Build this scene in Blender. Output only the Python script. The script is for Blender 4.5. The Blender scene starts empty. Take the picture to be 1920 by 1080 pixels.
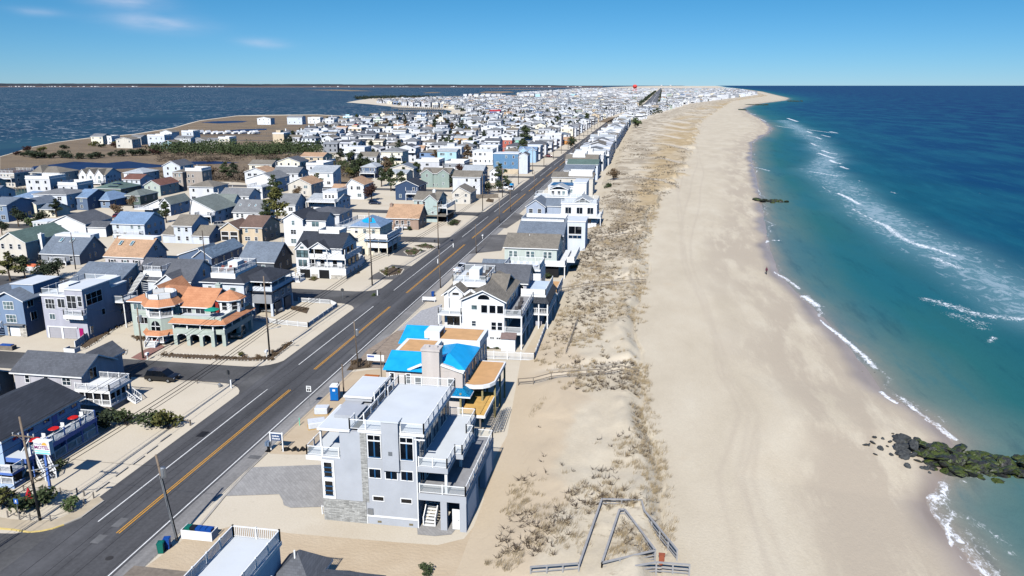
import bpy, math, random
import numpy as np
from mathutils import Vector, Matrix
random.seed(7)
R = math.radians
SC = bpy.context.scene
COL = SC.collection

# ------------------------------------------------------------------ camera, sky, sun, exposure
CAMH = 43.0
PITCH = 0.249229
YAW = R(9.9405)
cam_d = bpy.data.cameras.new("camera"); cam = bpy.data.objects.new("camera", cam_d); COL.objects.link(cam)
cam.location = (0, 0, CAMH); cam.rotation_euler = (math.pi/2-PITCH, R(0.0), YAW)
cam_d.sensor_width = 36; cam_d.lens = 36*1493/1920; cam_d.clip_start = 0.5; cam_d.clip_end = 200000
SC.camera = cam
SUN_EL, SHADOW_X = R(41), 0.03          # shadows fall along +Y, a touch to the right
world = bpy.data.worlds.new("World"); SC.world = world; world.use_nodes = True
nt = world.node_tree; nt.nodes.clear()
wo = nt.nodes.new("ShaderNodeOutputWorld"); bg = nt.nodes.new("ShaderNodeBackground")
sky = nt.nodes.new("ShaderNodeTexSky"); sky.sky_type = 'NISHITA'; sky.sun_disc = False
sky.sun_elevation = SUN_EL; sky.sun_rotation = math.pi+SHADOW_X; sky.altitude = 60
sky.air_density = 0.7; sky.dust_density = 0.0; sky.ozone_density = 10
bg.inputs[1].default_value = 0.095
# three faint wisps of cirrus, placed by sky direction
tc = nt.nodes.new("ShaderNodeTexCoord")
def mth(op, a, b=None, c=None):
    n = nt.nodes.new("ShaderNodeMath"); n.operation = op
    for i, q in enumerate((a, b, c)):
        if q is None: continue
        if isinstance(q, (int, float)): n.inputs[i].default_value = q
        else: nt.links.new(q, n.inputs[i])
    return n.outputs[0]
sep = nt.nodes.new("ShaderNodeSeparateXYZ"); nt.links.new(tc.outputs['Generated'], sep.inputs[0])
az = mth('ARCTAN2', sep.outputs[0], sep.outputs[1]); el = mth('ARCSINE', sep.outputs[2])
nz = nt.nodes.new("ShaderNodeTexNoise"); nz.inputs['Scale'].default_value = 1.0; nz.inputs['Detail'].default_value = 5
cmb = nt.nodes.new("ShaderNodeCombineXYZ"); nt.links.new(mth('MULTIPLY', az, 22), cmb.inputs[0]); nt.links.new(mth('MULTIPLY', el, 90), cmb.inputs[1])
nt.links.new(cmb.outputs[0], nz.inputs['Vector'])
tot = None
for (a0, e0, sa, se, k) in ((-.602, .088, .036, .0075, 1.0), (-.575, .0665, .045, .0085, .95), (-.463, .0475, .024, .0045, .9), (-.690, .074, .022, .004, .5)):
    da = mth('DIVIDE', mth('SUBTRACT', az, a0), sa); de = mth('DIVIDE', mth('SUBTRACT', el, mth('MULTIPLY_ADD', mth('SUBTRACT', az, a0), -.05, e0)), se)
    gg = mth('MULTIPLY', mth('EXPONENT', mth('MULTIPLY', mth('ADD', mth('MULTIPLY', da, da), mth('MULTIPLY', de, de)), -1.0)), k)
    tot = gg if tot is None else mth('ADD', tot, gg)
cl = mth('MULTIPLY', tot, mth('MULTIPLY', mth('SUBTRACT', nz.outputs['Fac'], .12), .95))
rp = nt.nodes.new("ShaderNodeValToRGB"); nt.links.new(sep.outputs[2], rp.inputs[0]); ee = rp.color_ramp.elements
while len(ee) < 4: ee.new(.5)
for e_, (p_, c_) in zip(ee, ((0, (.53, .67, .75, 1)), (.115, (.32, .70, .71, 1)), (.24, (.62, .95, 1.0, 1)), (.6, (.95, 1.18, 1.28, 1)))): e_.position = p_; e_.color = c_
tn = nt.nodes.new("ShaderNodeMix"); tn.data_type = 'RGBA'; tn.blend_type = 'MULTIPLY'; tn.inputs['Factor'].default_value = 1
nt.links.new(sky.outputs[0], tn.inputs['A']); nt.links.new(rp.outputs[0], tn.inputs['B'])
mx = nt.nodes.new("ShaderNodeMix"); mx.data_type = 'RGBA'
nt.links.new(cl, mx.inputs['Factor']); nt.links.new(tn.outputs['Result'], mx.inputs['A']); mx.inputs['B'].default_value = (6.2, 6.6, 8.0, 1)
nt.links.new(mx.outputs['Result'], bg.inputs[0]); nt.links.new(bg.outputs[0], wo.inputs[0])
sun_d = bpy.data.lights.new("sun", 'SUN'); sun = bpy.data.objects.new("sun", sun_d); COL.objects.link(sun)
sun_d.energy = 5.0; sun_d.angle = R(0.5); sun_d.color = (1.0, 0.968, 0.915)
sdir = Vector((SHADOW_X*math.cos(SUN_EL), math.cos(SUN_EL), -math.sin(SUN_EL)))
sun.rotation_euler = sdir.to_track_quat('-Z', 'Y').to_euler(); sun.location = (0, -50, 90)
SC.view_settings.view_transform = 'Standard'; SC.view_settings.look = 'None'
SC.view_settings.exposure = 0.27; SC.view_settings.gamma = 1
SC.cycles.max_bounces = 6; SC.cycles.diffuse_bounces = 0; SC.cycles.transparent_max_bounces = 8

# ------------------------------------------------------------------ survey: photo pixel -> point of the real place
_f = 1493.0
_F = np.array([-math.sin(YAW)*math.cos(PITCH), math.cos(YAW)*math.cos(PITCH), -math.sin(PITCH)])
_R = np.array([math.cos(YAW), math.sin(YAW), 0.0]); _U = np.cross(_R, _F); _C = np.array([0, 0, CAMH])
def _ray(px, py): return _F+_R*(px-960)/_f-_U*(py-540)/_f
def G(px, py, z=0.0):
    d = _ray(px, py); return _C+d*((z-CAMH)/d[2])
def GY(px, py, Y):
    d = _ray(px, py); return _C+d*(Y/d[1])
def GX(px, py, X):
    d = _ray(px, py); return _C+d*(X/d[0])
def PX(X, Y, Z=0.0):
    v = np.array([X, Y, Z])-_C; return 960+_f*(v@_R)/(v@_F), 540-_f*(v@_U)/(v@_F)

# ------------------------------------------------------------------ noise for terrain
def vnoise(x, y, seed=0):
    x = np.asarray(x, float); y = np.asarray(y, float)
    ix = np.floor(x).astype(np.int64); iy = np.floor(y).astype(np.int64); fx = x-ix; fy = y-iy
    def h(a, b):
        v = (a*374761393+b*668265263+seed*974634777) & 0xffffffff
        v = ((v ^ (v >> 13))*1274126177) & 0xffffffff
        return ((v ^ (v >> 16)) & 0xffff)/65535.0
    u = fx*fx*(3-2*fx); w = fy*fy*(3-2*fy)
    return (h(ix, iy)*(1-u)+h(ix+1, iy)*u)*(1-w)+(h(ix, iy+1)*(1-u)+h(ix+1, iy+1)*u)*w
def fbm(x, y, oct=4, seed=0):
    s = 0; a = .5; t = 0
    for o in range(oct):
        s = s+a*vnoise(x*2**o, y*2**o, seed+o*17); t += a; a *= .5
    return s/t

# ------------------------------------------------------------------ materials
def lin(c):
    return tuple(((v/255.0)/12.92 if v/255.0 <= .04045 else ((v/255.0+.055)/1.055)**2.4) for v in c)
_mats = {}
class NT:
    def __init__(s, name):
        s.m = bpy.data.materials.new(name); s.m.use_nodes = True; s.t = s.m.node_tree
        s.b = s.t.nodes['Principled BSDF']; s.b.inputs['Roughness'].default_value = .7
        s.b.inputs['Specular IOR Level'].default_value = .3
    def n(s, ty, **k):
        nd = s.t.nodes.new(ty)
        for a, v in k.items(): setattr(nd, a, v)
        return nd
    def set(s, sock, v):
        if hasattr(v, 'is_linked') or isinstance(v, bpy.types.NodeSocket): s.t.links.new(v, sock)
        else:
            if isinstance(v, tuple) and len(v) == 3 and sock.type == 'RGBA': v = v+(1,)
            sock.default_value = v
    def pos(s, obj=False):
        if obj: return s.n("ShaderNodeTexCoord").outputs['Object']
        return s.n("ShaderNodeNewGeometry").outputs['Position']
    def map(s, v, scale=(1, 1, 1), rot=(0, 0, 0)):
        m = s.n("ShaderNodeMapping"); s.t.links.new(v, m.inputs[0]); m.inputs['Scale'].default_value = scale; m.inputs['Rotation'].default_value = rot
        return m.outputs[0]
    def noise(s, v, scale, detail=4, rough=.55, dist=0, out='Fac'):
        m = s.n("ShaderNodeTexNoise"); s.t.links.new(v, m.inputs['Vector']); m.inputs['Scale'].default_value = scale
        m.inputs['Detail'].default_value = detail; m.inputs['Roughness'].default_value = rough; m.inputs['Distortion'].default_value = dist
        return m.outputs[out]
    def math(s, op, a, b=0.0, c=None, clamp=False):
        m = s.n("ShaderNodeMath", operation=op, use_clamp=clamp)
        s.set(m.inputs[0], a); s.set(m.inputs[1], b)
        if c is not None: s.set(m.inputs[2], c)
        return m.outputs[0]
    def ramp(s, fac, stops):
        r = s.n("ShaderNodeValToRGB"); s.t.links.new(fac, r.inputs[0]); e = r.color_ramp.elements
        while len(e) < len(stops): e.new(.5)
        for el_, (p, c) in zip(e, stops): el_.position = p; el_.color = tuple(c)+(1,) if len(c) == 3 else c
        return r.outputs[0]
    def step(s, fac, a, b):
        m = s.n("ShaderNodeMapRange"); m.interpolation_type = 'SMOOTHSTEP'; s.t.links.new(fac, m.inputs[0])
        m.inputs[1].default_value = a; m.inputs[2].default_value = b
        return m.outputs[0]
    def mix(s, f, a, b, mode='MIX'):
        m = s.n("ShaderNodeMix", data_type='RGBA', blend_type=mode)
        s.set(m.inputs['Factor'], f); s.set(m.inputs['A'], a); s.set(m.inputs['B'], b)
        return m.outputs['Result']
    def attr(s, name):
        return s.n("ShaderNodeAttribute", attribute_name=name).outputs['Fac']
    def bump(s, h, strength=.3, dist=.1):
        b = s.n("ShaderNodeBump"); b.inputs['Strength'].default_value = strength; b.inputs['Distance'].default_value = dist
        s.t.links.new(h, b.inputs['Height']); s.t.links.new(b.outputs[0], s.b.inputs['Normal']); return b
    def col(s, v): s.set(s.b.inputs['Base Color'], v)
    def rough(s, v): s.set(s.b.inputs['Roughness'], v)

def var_mat(name, c, rough=.7, amt=.12, scale=.6, spec=.3, metal=0.0):
    """plain painted / built surface with soft patchy variation"""
    key = (name, c, rough)
    if key in _mats: return _mats[key]
    t = NT(name); p = t.pos(); c = lin(c)
    n = t.noise(p, scale, 5)
    lo = tuple(v*(1-amt) for v in c); hi = tuple(min(1, v*(1+amt*.7)) for v in c)
    t.col(t.ramp(n, [(.3, lo), (.7, hi)])); t.rough(rough); t.b.inputs['Specular IOR Level'].default_value = spec; t.b.inputs['Metallic'].default_value = metal
    _mats[key] = t.m; return t.m
def siding(c, pitch=.18):
    """lapped boards: a fine horizontal ridge every board, streaky weathering"""
    key = ('siding', c)
    if key in _mats: return _mats[key]
    t = NT('siding'); p = t.pos(); c = lin(c)
    sp = t.n("ShaderNodeSeparateXYZ"); t.t.links.new(p, sp.inputs[0])
    w = t.math('FRACT', t.math('DIVIDE', sp.outputs[2], pitch))
    n = t.noise(t.map(p, (1.2, 1.2, .25)), .9, 5)
    base = t.ramp(n, [(.3, tuple(v*.86 for v in c)), (.72, tuple(min(1, v*1.05) for v in c))])
    line = t.step(w, .0, .16)
    t.col(t.mix(t.math('SUBTRACT', 1, line), base, tuple(v*.62 for v in c)))
    t.bump(w, .35, .02); t.rough(.6); _mats[key] = t.m; return t.m
def stucco(c):
    key = ('stucco', c)
    if key in _mats: return _mats[key]
    t = NT('stucco'); p = t.pos(); c = lin(c)
    n = t.noise(p, .5, 6, .62); n2 = t.noise(p, 14, 3)
    t.col(t.mix(.25, t.ramp(n, [(.3, tuple(v*.88 for v in c)), (.7, tuple(min(1, v*1.06) for v in c))]), t.ramp(n2, [(.3, tuple(v*.8 for v in c)), (.7, c)])))
    t.bump(n2, .25, .01); t.rough(.85); _mats[key] = t.m; return t.m
def shingle(c, var=.3):
    key = ('shingle', c)
    if key in _mats: return _mats[key]
    t = NT('shingles'); p = t.pos(); c = lin(c)
    br = t.n("ShaderNodeTexBrick"); t.t.links.new(t.map(t.pos(), (1, 1, 1.35)), br.inputs['Vector'])
    sp = t.n("ShaderNodeSeparateXYZ"); t.t.links.new(p, sp.inputs[0])
    cv = t.n("ShaderNodeCombineXYZ"); t.t.links.new(t.math('ADD', sp.outputs[0], t.math('MULTIPLY', sp.outputs[1], .37)), cv.inputs[0]); t.t.links.new(t.math('MULTIPLY', sp.outputs[2], 1.4), cv.inputs[1])
    t.t.links.new(cv.outputs[0], br.inputs['Vector'])
    br.inputs['Scale'].default_value = 1.0; br.inputs['Brick Width'].default_value = .34; br.inputs['Row Height'].default_value = .2; br.inputs['Mortar Size'].default_value = .012
    br.inputs['Color1'].default_value = tuple(v*(1-var) for v in c)+(1,); br.inputs['Color2'].default_value = tuple(min(1, v*(1+var)) for v in c)+(1,); br.inputs['Mortar'].default_value = tuple(v*.45 for v in c)+(1,)
    n = t.noise(p, .35, 5)
    t.col(t.mix(.55, br.outputs['Color'], t.ramp(n, [(.3, tuple(v*.75 for v in c)), (.7, tuple(min(1, v*1.15) for v in c))])))
    t.bump(br.outputs['Fac'], -.3, .02); t.rough(.85); _mats[key] = t.m; return t.m
def glass(c=(26, 34, 44), rough=.06):
    key = ('glass', c)
    if key in _mats: return _mats[key]
    t = NT('window_glass'); n = t.noise(t.pos(), .8, 3); c = lin(c)
    t.col(t.ramp(n, [(.35, tuple(v*.5 for v in c)), (.65, tuple(v*1.7 for v in c))])); t.rough(rough); t.b.inputs['Specular IOR Level'].default_value = .6
    _mats[key] = t.m; return t.m
def clear_glass():
    if 'cg' in _mats: return _mats['cg']
    t = NT('clear_glass_panel'); t.col((.75, .82, .84)); t.rough(.1); t.b.inputs['Alpha'].default_value = .13; _mats['cg'] = t.m; return t.m
WHITE = var_mat('white_paint', (232, 233, 232), .5, .05)
TRIM = WHITE
GL = [glass((26, 34, 44)), glass((40, 52, 62)), glass((88, 108, 112)), glass((16, 20, 26))]
GLBLUE = glass((18, 42, 66))
ROOFM = var_mat('roof_membrane', (208, 213, 216), .6, .06, .3)
DECKG = var_mat('grey_decking', (150, 150, 152), .7, .15, 1.5)
WOOD = var_mat('weathered_wood', (128, 118, 106), .85, .25, 2.0)
PLY = var_mat('plywood', (204, 160, 112), .8, .12, .8)
NEWWOOD = var_mat('new_lumber', (206, 166, 96), .8, .15, 1.5)
BLACK = var_mat('black_matt', (22, 22, 24), .6, .2)
DARK = var_mat('painted_shade_dark', (30, 30, 33), .9, .2)  # near-black that paints shade under porches and in recesses
METAL = var_mat('galvanised_metal', (150, 155, 160), .4, .1, 1, .5, .6)
CONC = var_mat('concrete', (176, 170, 160), .9, .12, .8)
POLE = var_mat('pole_wood', (122, 108, 94), .9, .25, 1.2)
RUBBER = var_mat('rubber', (20, 20, 20), .8, .1)

# ------------------------------------------------------------------ mesh builder
class MB:
    def __init__(s): s.v = []; s.f = []; s.m = []
    def face(s, pts, mi=0):
        i = len(s.v); s.v += [tuple(map(float, p)) for p in pts]; s.f.append(tuple(range(i, i+len(pts)))); s.m.append(mi); return s
    def solid(s, verts, faces, mi=0):
        i = len(s.v); s.v += [tuple(map(float, p)) for p in verts]
        for k, f in enumerate(faces):
            s.f.append(tuple(i+a for a in f)); s.m.append(mi[k] if isinstance(mi, (list, tuple)) else mi)
        return s
    def box(s, x0, y0, z0, x1, y1, z1, mi=0):
        if x1 < x0: x0, x1 = x1, x0
        if y1 < y0: y0, y1 = y1, y0
        if z1 < z0: z0, z1 = z1, z0
        return s.solid([(x0, y0, z0), (x1, y0, z0), (x1, y1, z0), (x0, y1, z0), (x0, y0, z1), (x1, y0, z1), (x1, y1, z1), (x0, y1, z1)],
                [(0, 3, 2, 1), (4, 5, 6, 7), (0, 1, 5, 4), (1, 2, 6, 5), (2, 3, 7, 6), (3, 0, 4, 7)], mi)
    def prism(s, poly, z0, z1, mi=0, mtop=None):
        n = len(poly)
        a = sum(poly[i][0]*poly[(i+1) % n][1]-poly[(i+1) % n][0]*poly[i][1] for i in range(n))
        if a < 0: poly = poly[::-1]
        vs = [(p[0], p[1], z0) for p in poly]+[(p[0], p[1], z1) for p in poly]
        fs = [tuple(range(n))[::-1], tuple(range(n, 2*n))]+[(i, (i+1) % n, n+(i+1) % n, n+i) for i in range(n)]
        return s.solid(vs, fs, [mi, mi if mtop is None else mtop]+[mi]*n)
    def extr(s, prof, axis, a, b, mi=0):
        """profile [(u,z)] extruded along axis 'x' (u=y) or 'y' (u=x)"""
        n = len(prof)
        P = (lambda u, z, t: (t, u, z)) if axis == 'x' else (lambda u, z, t: (u, t, z))
        vs = [P(u, z, a) for u, z in prof]+[P(u, z, b) for u, z in prof]
        fs = [tuple(range(n)), tuple(range(2*n-1, n-1, -1))]+[(i, n+i, n+(i+1) % n, (i+1) % n) for i in range(n)]
        return s.solid(vs, fs, mi if not isinstance(mi, (list, tuple)) else list(mi))
    def bar(s, p, q, w, h=None, mi=0):
        p = Vector(p); q = Vector(q); d = q-p
        if d.length < 1e-6: return s
        h = h or w; d.normalize()
        sd = d.cross(Vector((0, 0, 1)))
        if sd.length < 1e-3: sd = Vector((1, 0, 0))
        sd.normalize(); up = sd.cross(d)
        vs = []
        for c in (p, q):
            for a, b in ((-1, -1), (1, -1), (1, 1), (-1, 1)): vs.append(c+sd*(a*w/2)+up*(b*h/2))
        return s.solid(vs, [(0, 1, 2, 3), (7, 6, 5, 4), (0, 4, 5, 1), (1, 5, 6, 2), (2, 6, 7, 3), (3, 7, 4, 0)], mi)
    def tube(s, p, q, r0, r1=None, n=8, mi=0):
        r1 = r0 if r1 is None else r1
        p = Vector(p); q = Vector(q); d = (q-p).normalized(); a = d.cross(Vector((0, 0, 1)))
        if a.length < 1e-3: a = Vector((1, 0, 0))
        a.normalize(); b = d.cross(a)
        vs = [p+(a*math.cos(2*math.pi*i/n)+b*math.sin(2*math.pi*i/n))*r0 for i in range(n)]+[q+(a*math.cos(2*math.pi*i/n)+b*math.sin(2*math.pi*i/n))*r1 for i in range(n)]
        return s.solid(vs, [tuple(range(n))[::-1], tuple(range(n, 2*n))]+[(i, (i+1) % n, n+(i+1) % n, n+i) for i in range(n)], mi)
    def lathe(s, c, prof, n=14, mi=0):
        vs = []; fs = []
        for r, z in prof: vs += [(c[0]+r*math.cos(2*math.pi*i/n), c[1]+r*math.sin(2*math.pi*i/n), c[2]+z) for i in range(n)]
        for k in range(len(prof)-1):
            for i in range(n): fs.append((k*n+i, k*n+(i+1) % n, (k+1)*n+(i+1) % n, (k+1)*n+i))
        fs.append(tuple(range(n))[::-1]); fs.append(tuple(range((len(prof)-1)*n, len(prof)*n)))
        return s.solid(vs, fs, mi)
    def mesh(s, name, mats, off=(0, 0, 0), smooth=False):
        me = bpy.data.meshes.new(name)
        me.from_pydata([(v[0]-off[0], v[1]-off[1], v[2]-off[2]) for v in s.v], [], s.f)
        if not isinstance(mats, (list, tuple)): mats = [mats]
        for m in mats: me.materials.append(m)
        if len(mats) > 1: me.polygons.foreach_set('material_index', s.m)
        if smooth: me.polygons.foreach_set('use_smooth', [True]*len(s.f))
        me.update(); return me
    def build(s, name, mats, parent=None, smooth=False, off=None):
        if off is None: off = org(parent) if parent is not None else (0, 0, 0)
        o = bpy.data.objects.new(name, s.mesh(name, mats, off, smooth)); COL.objects.link(o)
        if parent is not None: o.parent = parent
        return o
def org(o):
    v = Vector((0, 0, 0))
    while o is not None: v = v+o.location; o = o.parent
    return v
def tag(o, label=None, cat=None, group=None, kind=None):
    if label: o['label'] = label
    if cat: o['category'] = cat
    if group: o['group'] = group
    if kind: o['kind'] = kind
    return o
def thing(name, label, cat, loc, group=None):
    o = bpy.data.objects.new(name, None); COL.objects.link(o); o.location = loc; o.empty_display_size = .5
    return tag(o, label, cat, group)
def solo(mb, name, mats, label, cat, loc=(0, 0, 0), group=None, smooth=False):
    """a thing that is one mesh; mb is in world coordinates, loc its base"""
    o = mb.build(name, mats, None, smooth, off=loc); o.location = loc
    return tag(o, label, cat, group)
def struct(mb, name, mats, smooth=False):
    return tag(mb.build(name, mats, None, smooth), kind='structure')
def np_mesh(name, verts, faces, mat, smooth=True, attrs=None):
    me = bpy.data.meshes.new(name); nv = len(verts); nf = len(faces); k = faces.shape[1]
    me.vertices.add(nv); me.vertices.foreach_set('co', np.asarray(verts, np.float32).ravel())
    me.loops.add(nf*k); me.loops.foreach_set('vertex_index', faces.astype(np.int32).ravel())
    me.polygons.add(nf); me.polygons.foreach_set('loop_start', np.arange(0, nf*k, k, dtype=np.int32)); me.polygons.foreach_set('loop_total', np.full(nf, k, np.int32))
    me.polygons.foreach_set('use_smooth', np.full(nf, smooth)); me.update(calc_edges=True)
    for a, v in (attrs or {}).items():
        at = me.attributes.new(a, 'FLOAT', 'POINT'); at.data.foreach_set('value', np.asarray(v, np.float32).ravel())
    if mat: me.materials.append(mat)
    me.validate()
    o = bpy.data.objects.new(name, me); COL.objects.link(o); return o
def grid_faces(nr, nc):
    i = np.arange(nr-1)[:, None]*nc+np.arange(nc-1)[None, :]; i = i.ravel()
    return np.stack([i, i+1, i+nc+1, i+nc], 1)
def seg_dist(X, Y, pts):
    """distance from points to a polyline"""
    d = np.full(X.shape, 1e9)
    for (a, b) in zip(pts[:-1], pts[1:]):
        ax, ay = a[0], a[1]; bx, by = b[0], b[1]; L = (bx-ax)**2+(by-ay)**2+1e-9
        t = np.clip(((X-ax)*(bx-ax)+(Y-ay)*(by-ay))/L, 0, 1)
        d = np.minimum(d, np.hypot(X-ax-t*(bx-ax), Y-ay-t*(by-ay)))
    return d
# ================================================================== THE SETTING
def interp(pts):
    pts = sorted(pts); ys = np.array([p[0] for p in pts]); xs = np.array([p[1] for p in pts])
    return lambda Y: np.interp(Y, ys, xs)
def traced(px, z): return [(float(G(a, b, z)[1]), float(G(a, b, z)[0])) for a, b in px]
SEA = -1.0
XS = interp([(0, 36), (40, 34)]+traced([(1846, 1073), (1800, 1020), (1765, 975), (1745, 945), (1768, 905), (1790, 825), (1735, 780), (1690, 755), (1655, 735), (1600, 655), (1535, 585), (1490, 545), (1460, 510), (1445, 470), (1437, 430), (1430, 390), (1420, 340), (1410, 300), (1410, 268), (1440, 250), (1448, 240), (1430, 225), (1405, 212), (1395, 203), (1420, 195), (1475, 188), (1480, 184), (1450, 177), (1430, 172), (1400, 168), (1360, 163)], SEA)+[(60000, 4500), (130000, 9000)])
XDE = interp([(0, 3), (50, 3)]+traced([(1245, 1000), (1240, 960), (1230, 880), (1215, 790), (1200, 720), (1205, 650), (1205, 540), (1210, 470), (1230, 400), (1280, 330), (1295, 290), (1300, 260), (1320, 225), (1350, 205), (1375, 190), (1440, 180)], 0)+[(7000, 760), (60000, 4400)])
XTE = interp([(0, -13), (60, -14), (90, -14.5)]+traced([(1000, 672), (1040, 600), (1075, 500), (1125, 380), (1155, 290), (1185, 235), (1235, 215), (1295, 195), (1385, 183), (1420, 178)], 0)+[(7000, 700), (60000, 4300)])

def road_x(Y):
    Y = np.asarray(Y, float); t = np.clip((Y-950)/950, 0, 1); t = t*t*(3-2*t)
    return -50.6+t*38+np.clip(Y-1900, 0, None)*.0085

def choppy(t, k=.16, ro=.28):
    """wind-roughened water: body colour plus a sky reflection weaker than a flat mirror's at grazing angles"""
    src = t.b.inputs['Base Color'].links[0].from_socket; nl = t.b.inputs['Normal'].links[0].from_socket
    d = t.n("ShaderNodeBsdfDiffuse"); g = t.n("ShaderNodeBsdfGlossy"); g.inputs['Roughness'].default_value = ro; lw = t.n("ShaderNodeLayerWeight"); mx_ = t.n("ShaderNodeMixShader")
    t.t.links.new(src, d.inputs['Color']); t.t.links.new(nl, d.inputs['Normal']); t.t.links.new(nl, g.inputs['Normal'])
    f = t.math('MULTIPLY_ADD', t.math('POWER', lw.outputs['Facing'], 5.0), k, .02); t.t.links.new(f, mx_.inputs[0]); t.t.links.new(d.outputs[0], mx_.inputs[1]); t.t.links.new(g.outputs[0], mx_.inputs[2])
    t.t.links.new(mx_.outputs[0], t.t.nodes['Material Output'].inputs[0])
# --- ocean: one sheet to the horizon; attributes carry offshore distance, bar and foam
rowsY = [18.0]
while rowsY[-1] < 130000: rowsY.append(rowsY[-1]+max(.45, rowsY[-1]*(.0058 if rowsY[-1] < 1500 else .03)))
rowsY = np.array(rowsY)
dcol = list(np.arange(-7, 14, .45))+list(np.arange(14, 110, 1.0)); s = 1.0
while dcol[-1] < 130000: s *= 1.09; dcol.append(dcol[-1]+s)
dcol = np.array(dcol)
YY, DD = np.meshgrid(rowsY, dcol, indexing='ij'); XX = XS(YY)+DD
foam = np.zeros_like(XX); bar = np.zeros_like(XX)
near = (YY < 1400) & (DD < 260)
def px_line(pts): return [tuple(G(a, b, SEA)[:2]) for a, b in pts]
FOAM = [  # (half width in m, strength, photo trace)
 (1.0, 1.0, [(1520, 322), (1545, 326), (1572, 331)]), (.6, .6, [(1540, 349), (1560, 362)]), (1.1, 1.0, [(1572, 363), (1590, 371), (1611, 383)]), (.7, .75, [(1598, 392), (1620, 404), (1643, 415), (1662, 428), (1682, 443)]),
 (1.3, .8, [(1640, 415), (1665, 425), (1690, 446), (1712, 456), (1740, 466)]), (1.0, .9, [(1712, 456), (1745, 464), (1770, 474), (1790, 480)]), (1.5, .7, [(1750, 483), (1775, 494), (1799, 503)]), (.5, .5, [(1790, 480), (1803, 485), (1815, 491)]),
 (2.2, .62, [(1741, 562), (1786, 575), (1835, 590), (1880, 596), (1916, 598)]), (2.2, .5, [(1786, 590), (1820, 601), (1840, 607)]), (1.2, .55, [(1825, 612), (1845, 617)]), (.6, .8, [(1852, 641), (1866, 634)]), (.8, .5, [(1870, 545), (1900, 552)]),
 (1.5, 1.0, [(1477, 222), (1486, 225), (1495, 228)]), (1.5, .9, [(1513, 243), (1535, 246), (1558, 249), (1572, 250)]), (2.0, 1.0, [(1556, 247), (1568, 249)]), (1.2, .9, [(1513, 246), (1522, 250)]), (1.4, .9, [(1513, 254), (1530, 257), (1540, 261)]), (1.4, .9, [(1540, 253), (1556, 257)]), (1.2, .9, [(1520, 268), (1530, 273), (1538, 274)]),
 (1.3, 1.0, [(1541, 282), (1555, 287), (1568, 289)]), (1.3, 1.0, [(1534, 287), (1550, 293), (1565, 297)]), (1.4, 1.0, [(1556, 300), (1565, 305), (1577, 307)]), (1.2, 1.0, [(1576, 312), (1583, 315), (1590, 317)]), (1.0, .8, [(1416, 314), (1430, 317), (1443, 321)]), (.8, .7, [(1610, 339), (1619, 341)]), (.8, .8, [(1670, 360), (1680, 363)]), (.7, .5, [(1730, 423), (1740, 426)]),
 (1.6, .8, [(1405, 213), (1418, 215)]), (1.6, .8, [(1455, 236), (1475, 239), (1490, 241)]), (2, .8, [(1468, 194), (1485, 197)]), (3, .9, [(1480, 179), (1500, 180)]), (3, .9, [(1500, 184), (1515, 183)]), (1.6, .7, [(1420, 221), (1436, 228)]),
 (.45, .95, [(1436, 455), (1440, 452), (1458, 450), (1462, 452)]), (.4, .7, [(1436, 458), (1440, 480), (1443, 495)]), (.5, .95, [(1441, 505), (1460, 516), (1475, 524), (1490, 535), (1498, 541)]), (1.0, 1.0, [(1508, 557), (1522, 566), (1534, 575)]), (.5, .7, [(1534, 575), (1540, 588), (1530, 597)]), (.6, 1.0, [(1530, 597), (1550, 612), (1575, 630), (1592, 645), (1620, 668), (1640, 690)]),
 (.55, 1.0, [(1652, 736), (1664, 748), (1680, 757)]), (.6, .8, [(1690, 748), (1708, 760), (1724, 778), (1742, 788), (1760, 800), (1780, 818), (1792, 826)]), (.5, .8, [(1765, 902), (1772, 915), (1765, 935), (1770, 942)]), (.8, .8, [(1746, 938), (1755, 932), (1768, 936)]), (.7, .62, [(1746, 940), (1755, 965), (1775, 990), (1795, 1012), (1812, 1035), (1838, 1062), (1860, 1085)]),
 (.7, .5, [(1790, 1000), (1815, 1022), (1838, 1050), (1870, 1075)]), (.8, .4, [(1782, 956), (1810, 968), (1840, 985), (1870, 1008), (1890, 1030)]), (.7, .4, [(1800, 990), (1840, 1020), (1880, 1060)]), (.5, .4, [(1800, 905), (1825, 898), (1850, 900)])]
Xn, Yn = XX[near], YY[near]
fo = np.zeros(Xn.shape)
wob = (fbm(Xn*.5, Yn*.5, 3, 5)-.5)*1.6
for w, k, tr in FOAM:
    L = px_line(tr); ys = [p[1] for p in L]; xs = [p[0] for p in L]
    sel = (Yn > min(ys)-8-w*3) & (Yn < max(ys)+8+w*3) & (Xn > min(xs)-8-w*3) & (Xn < max(xs)+8+w*3)
    if not sel.any(): continue
    d = seg_dist(Xn[sel], Yn[sel]+wob[sel], L); w2 = max(w*.8, .0016*np.mean(ys))
    fo[sel] = np.maximum(fo[sel], k*np.exp(-(d/(w2*1.25))**2))
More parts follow.
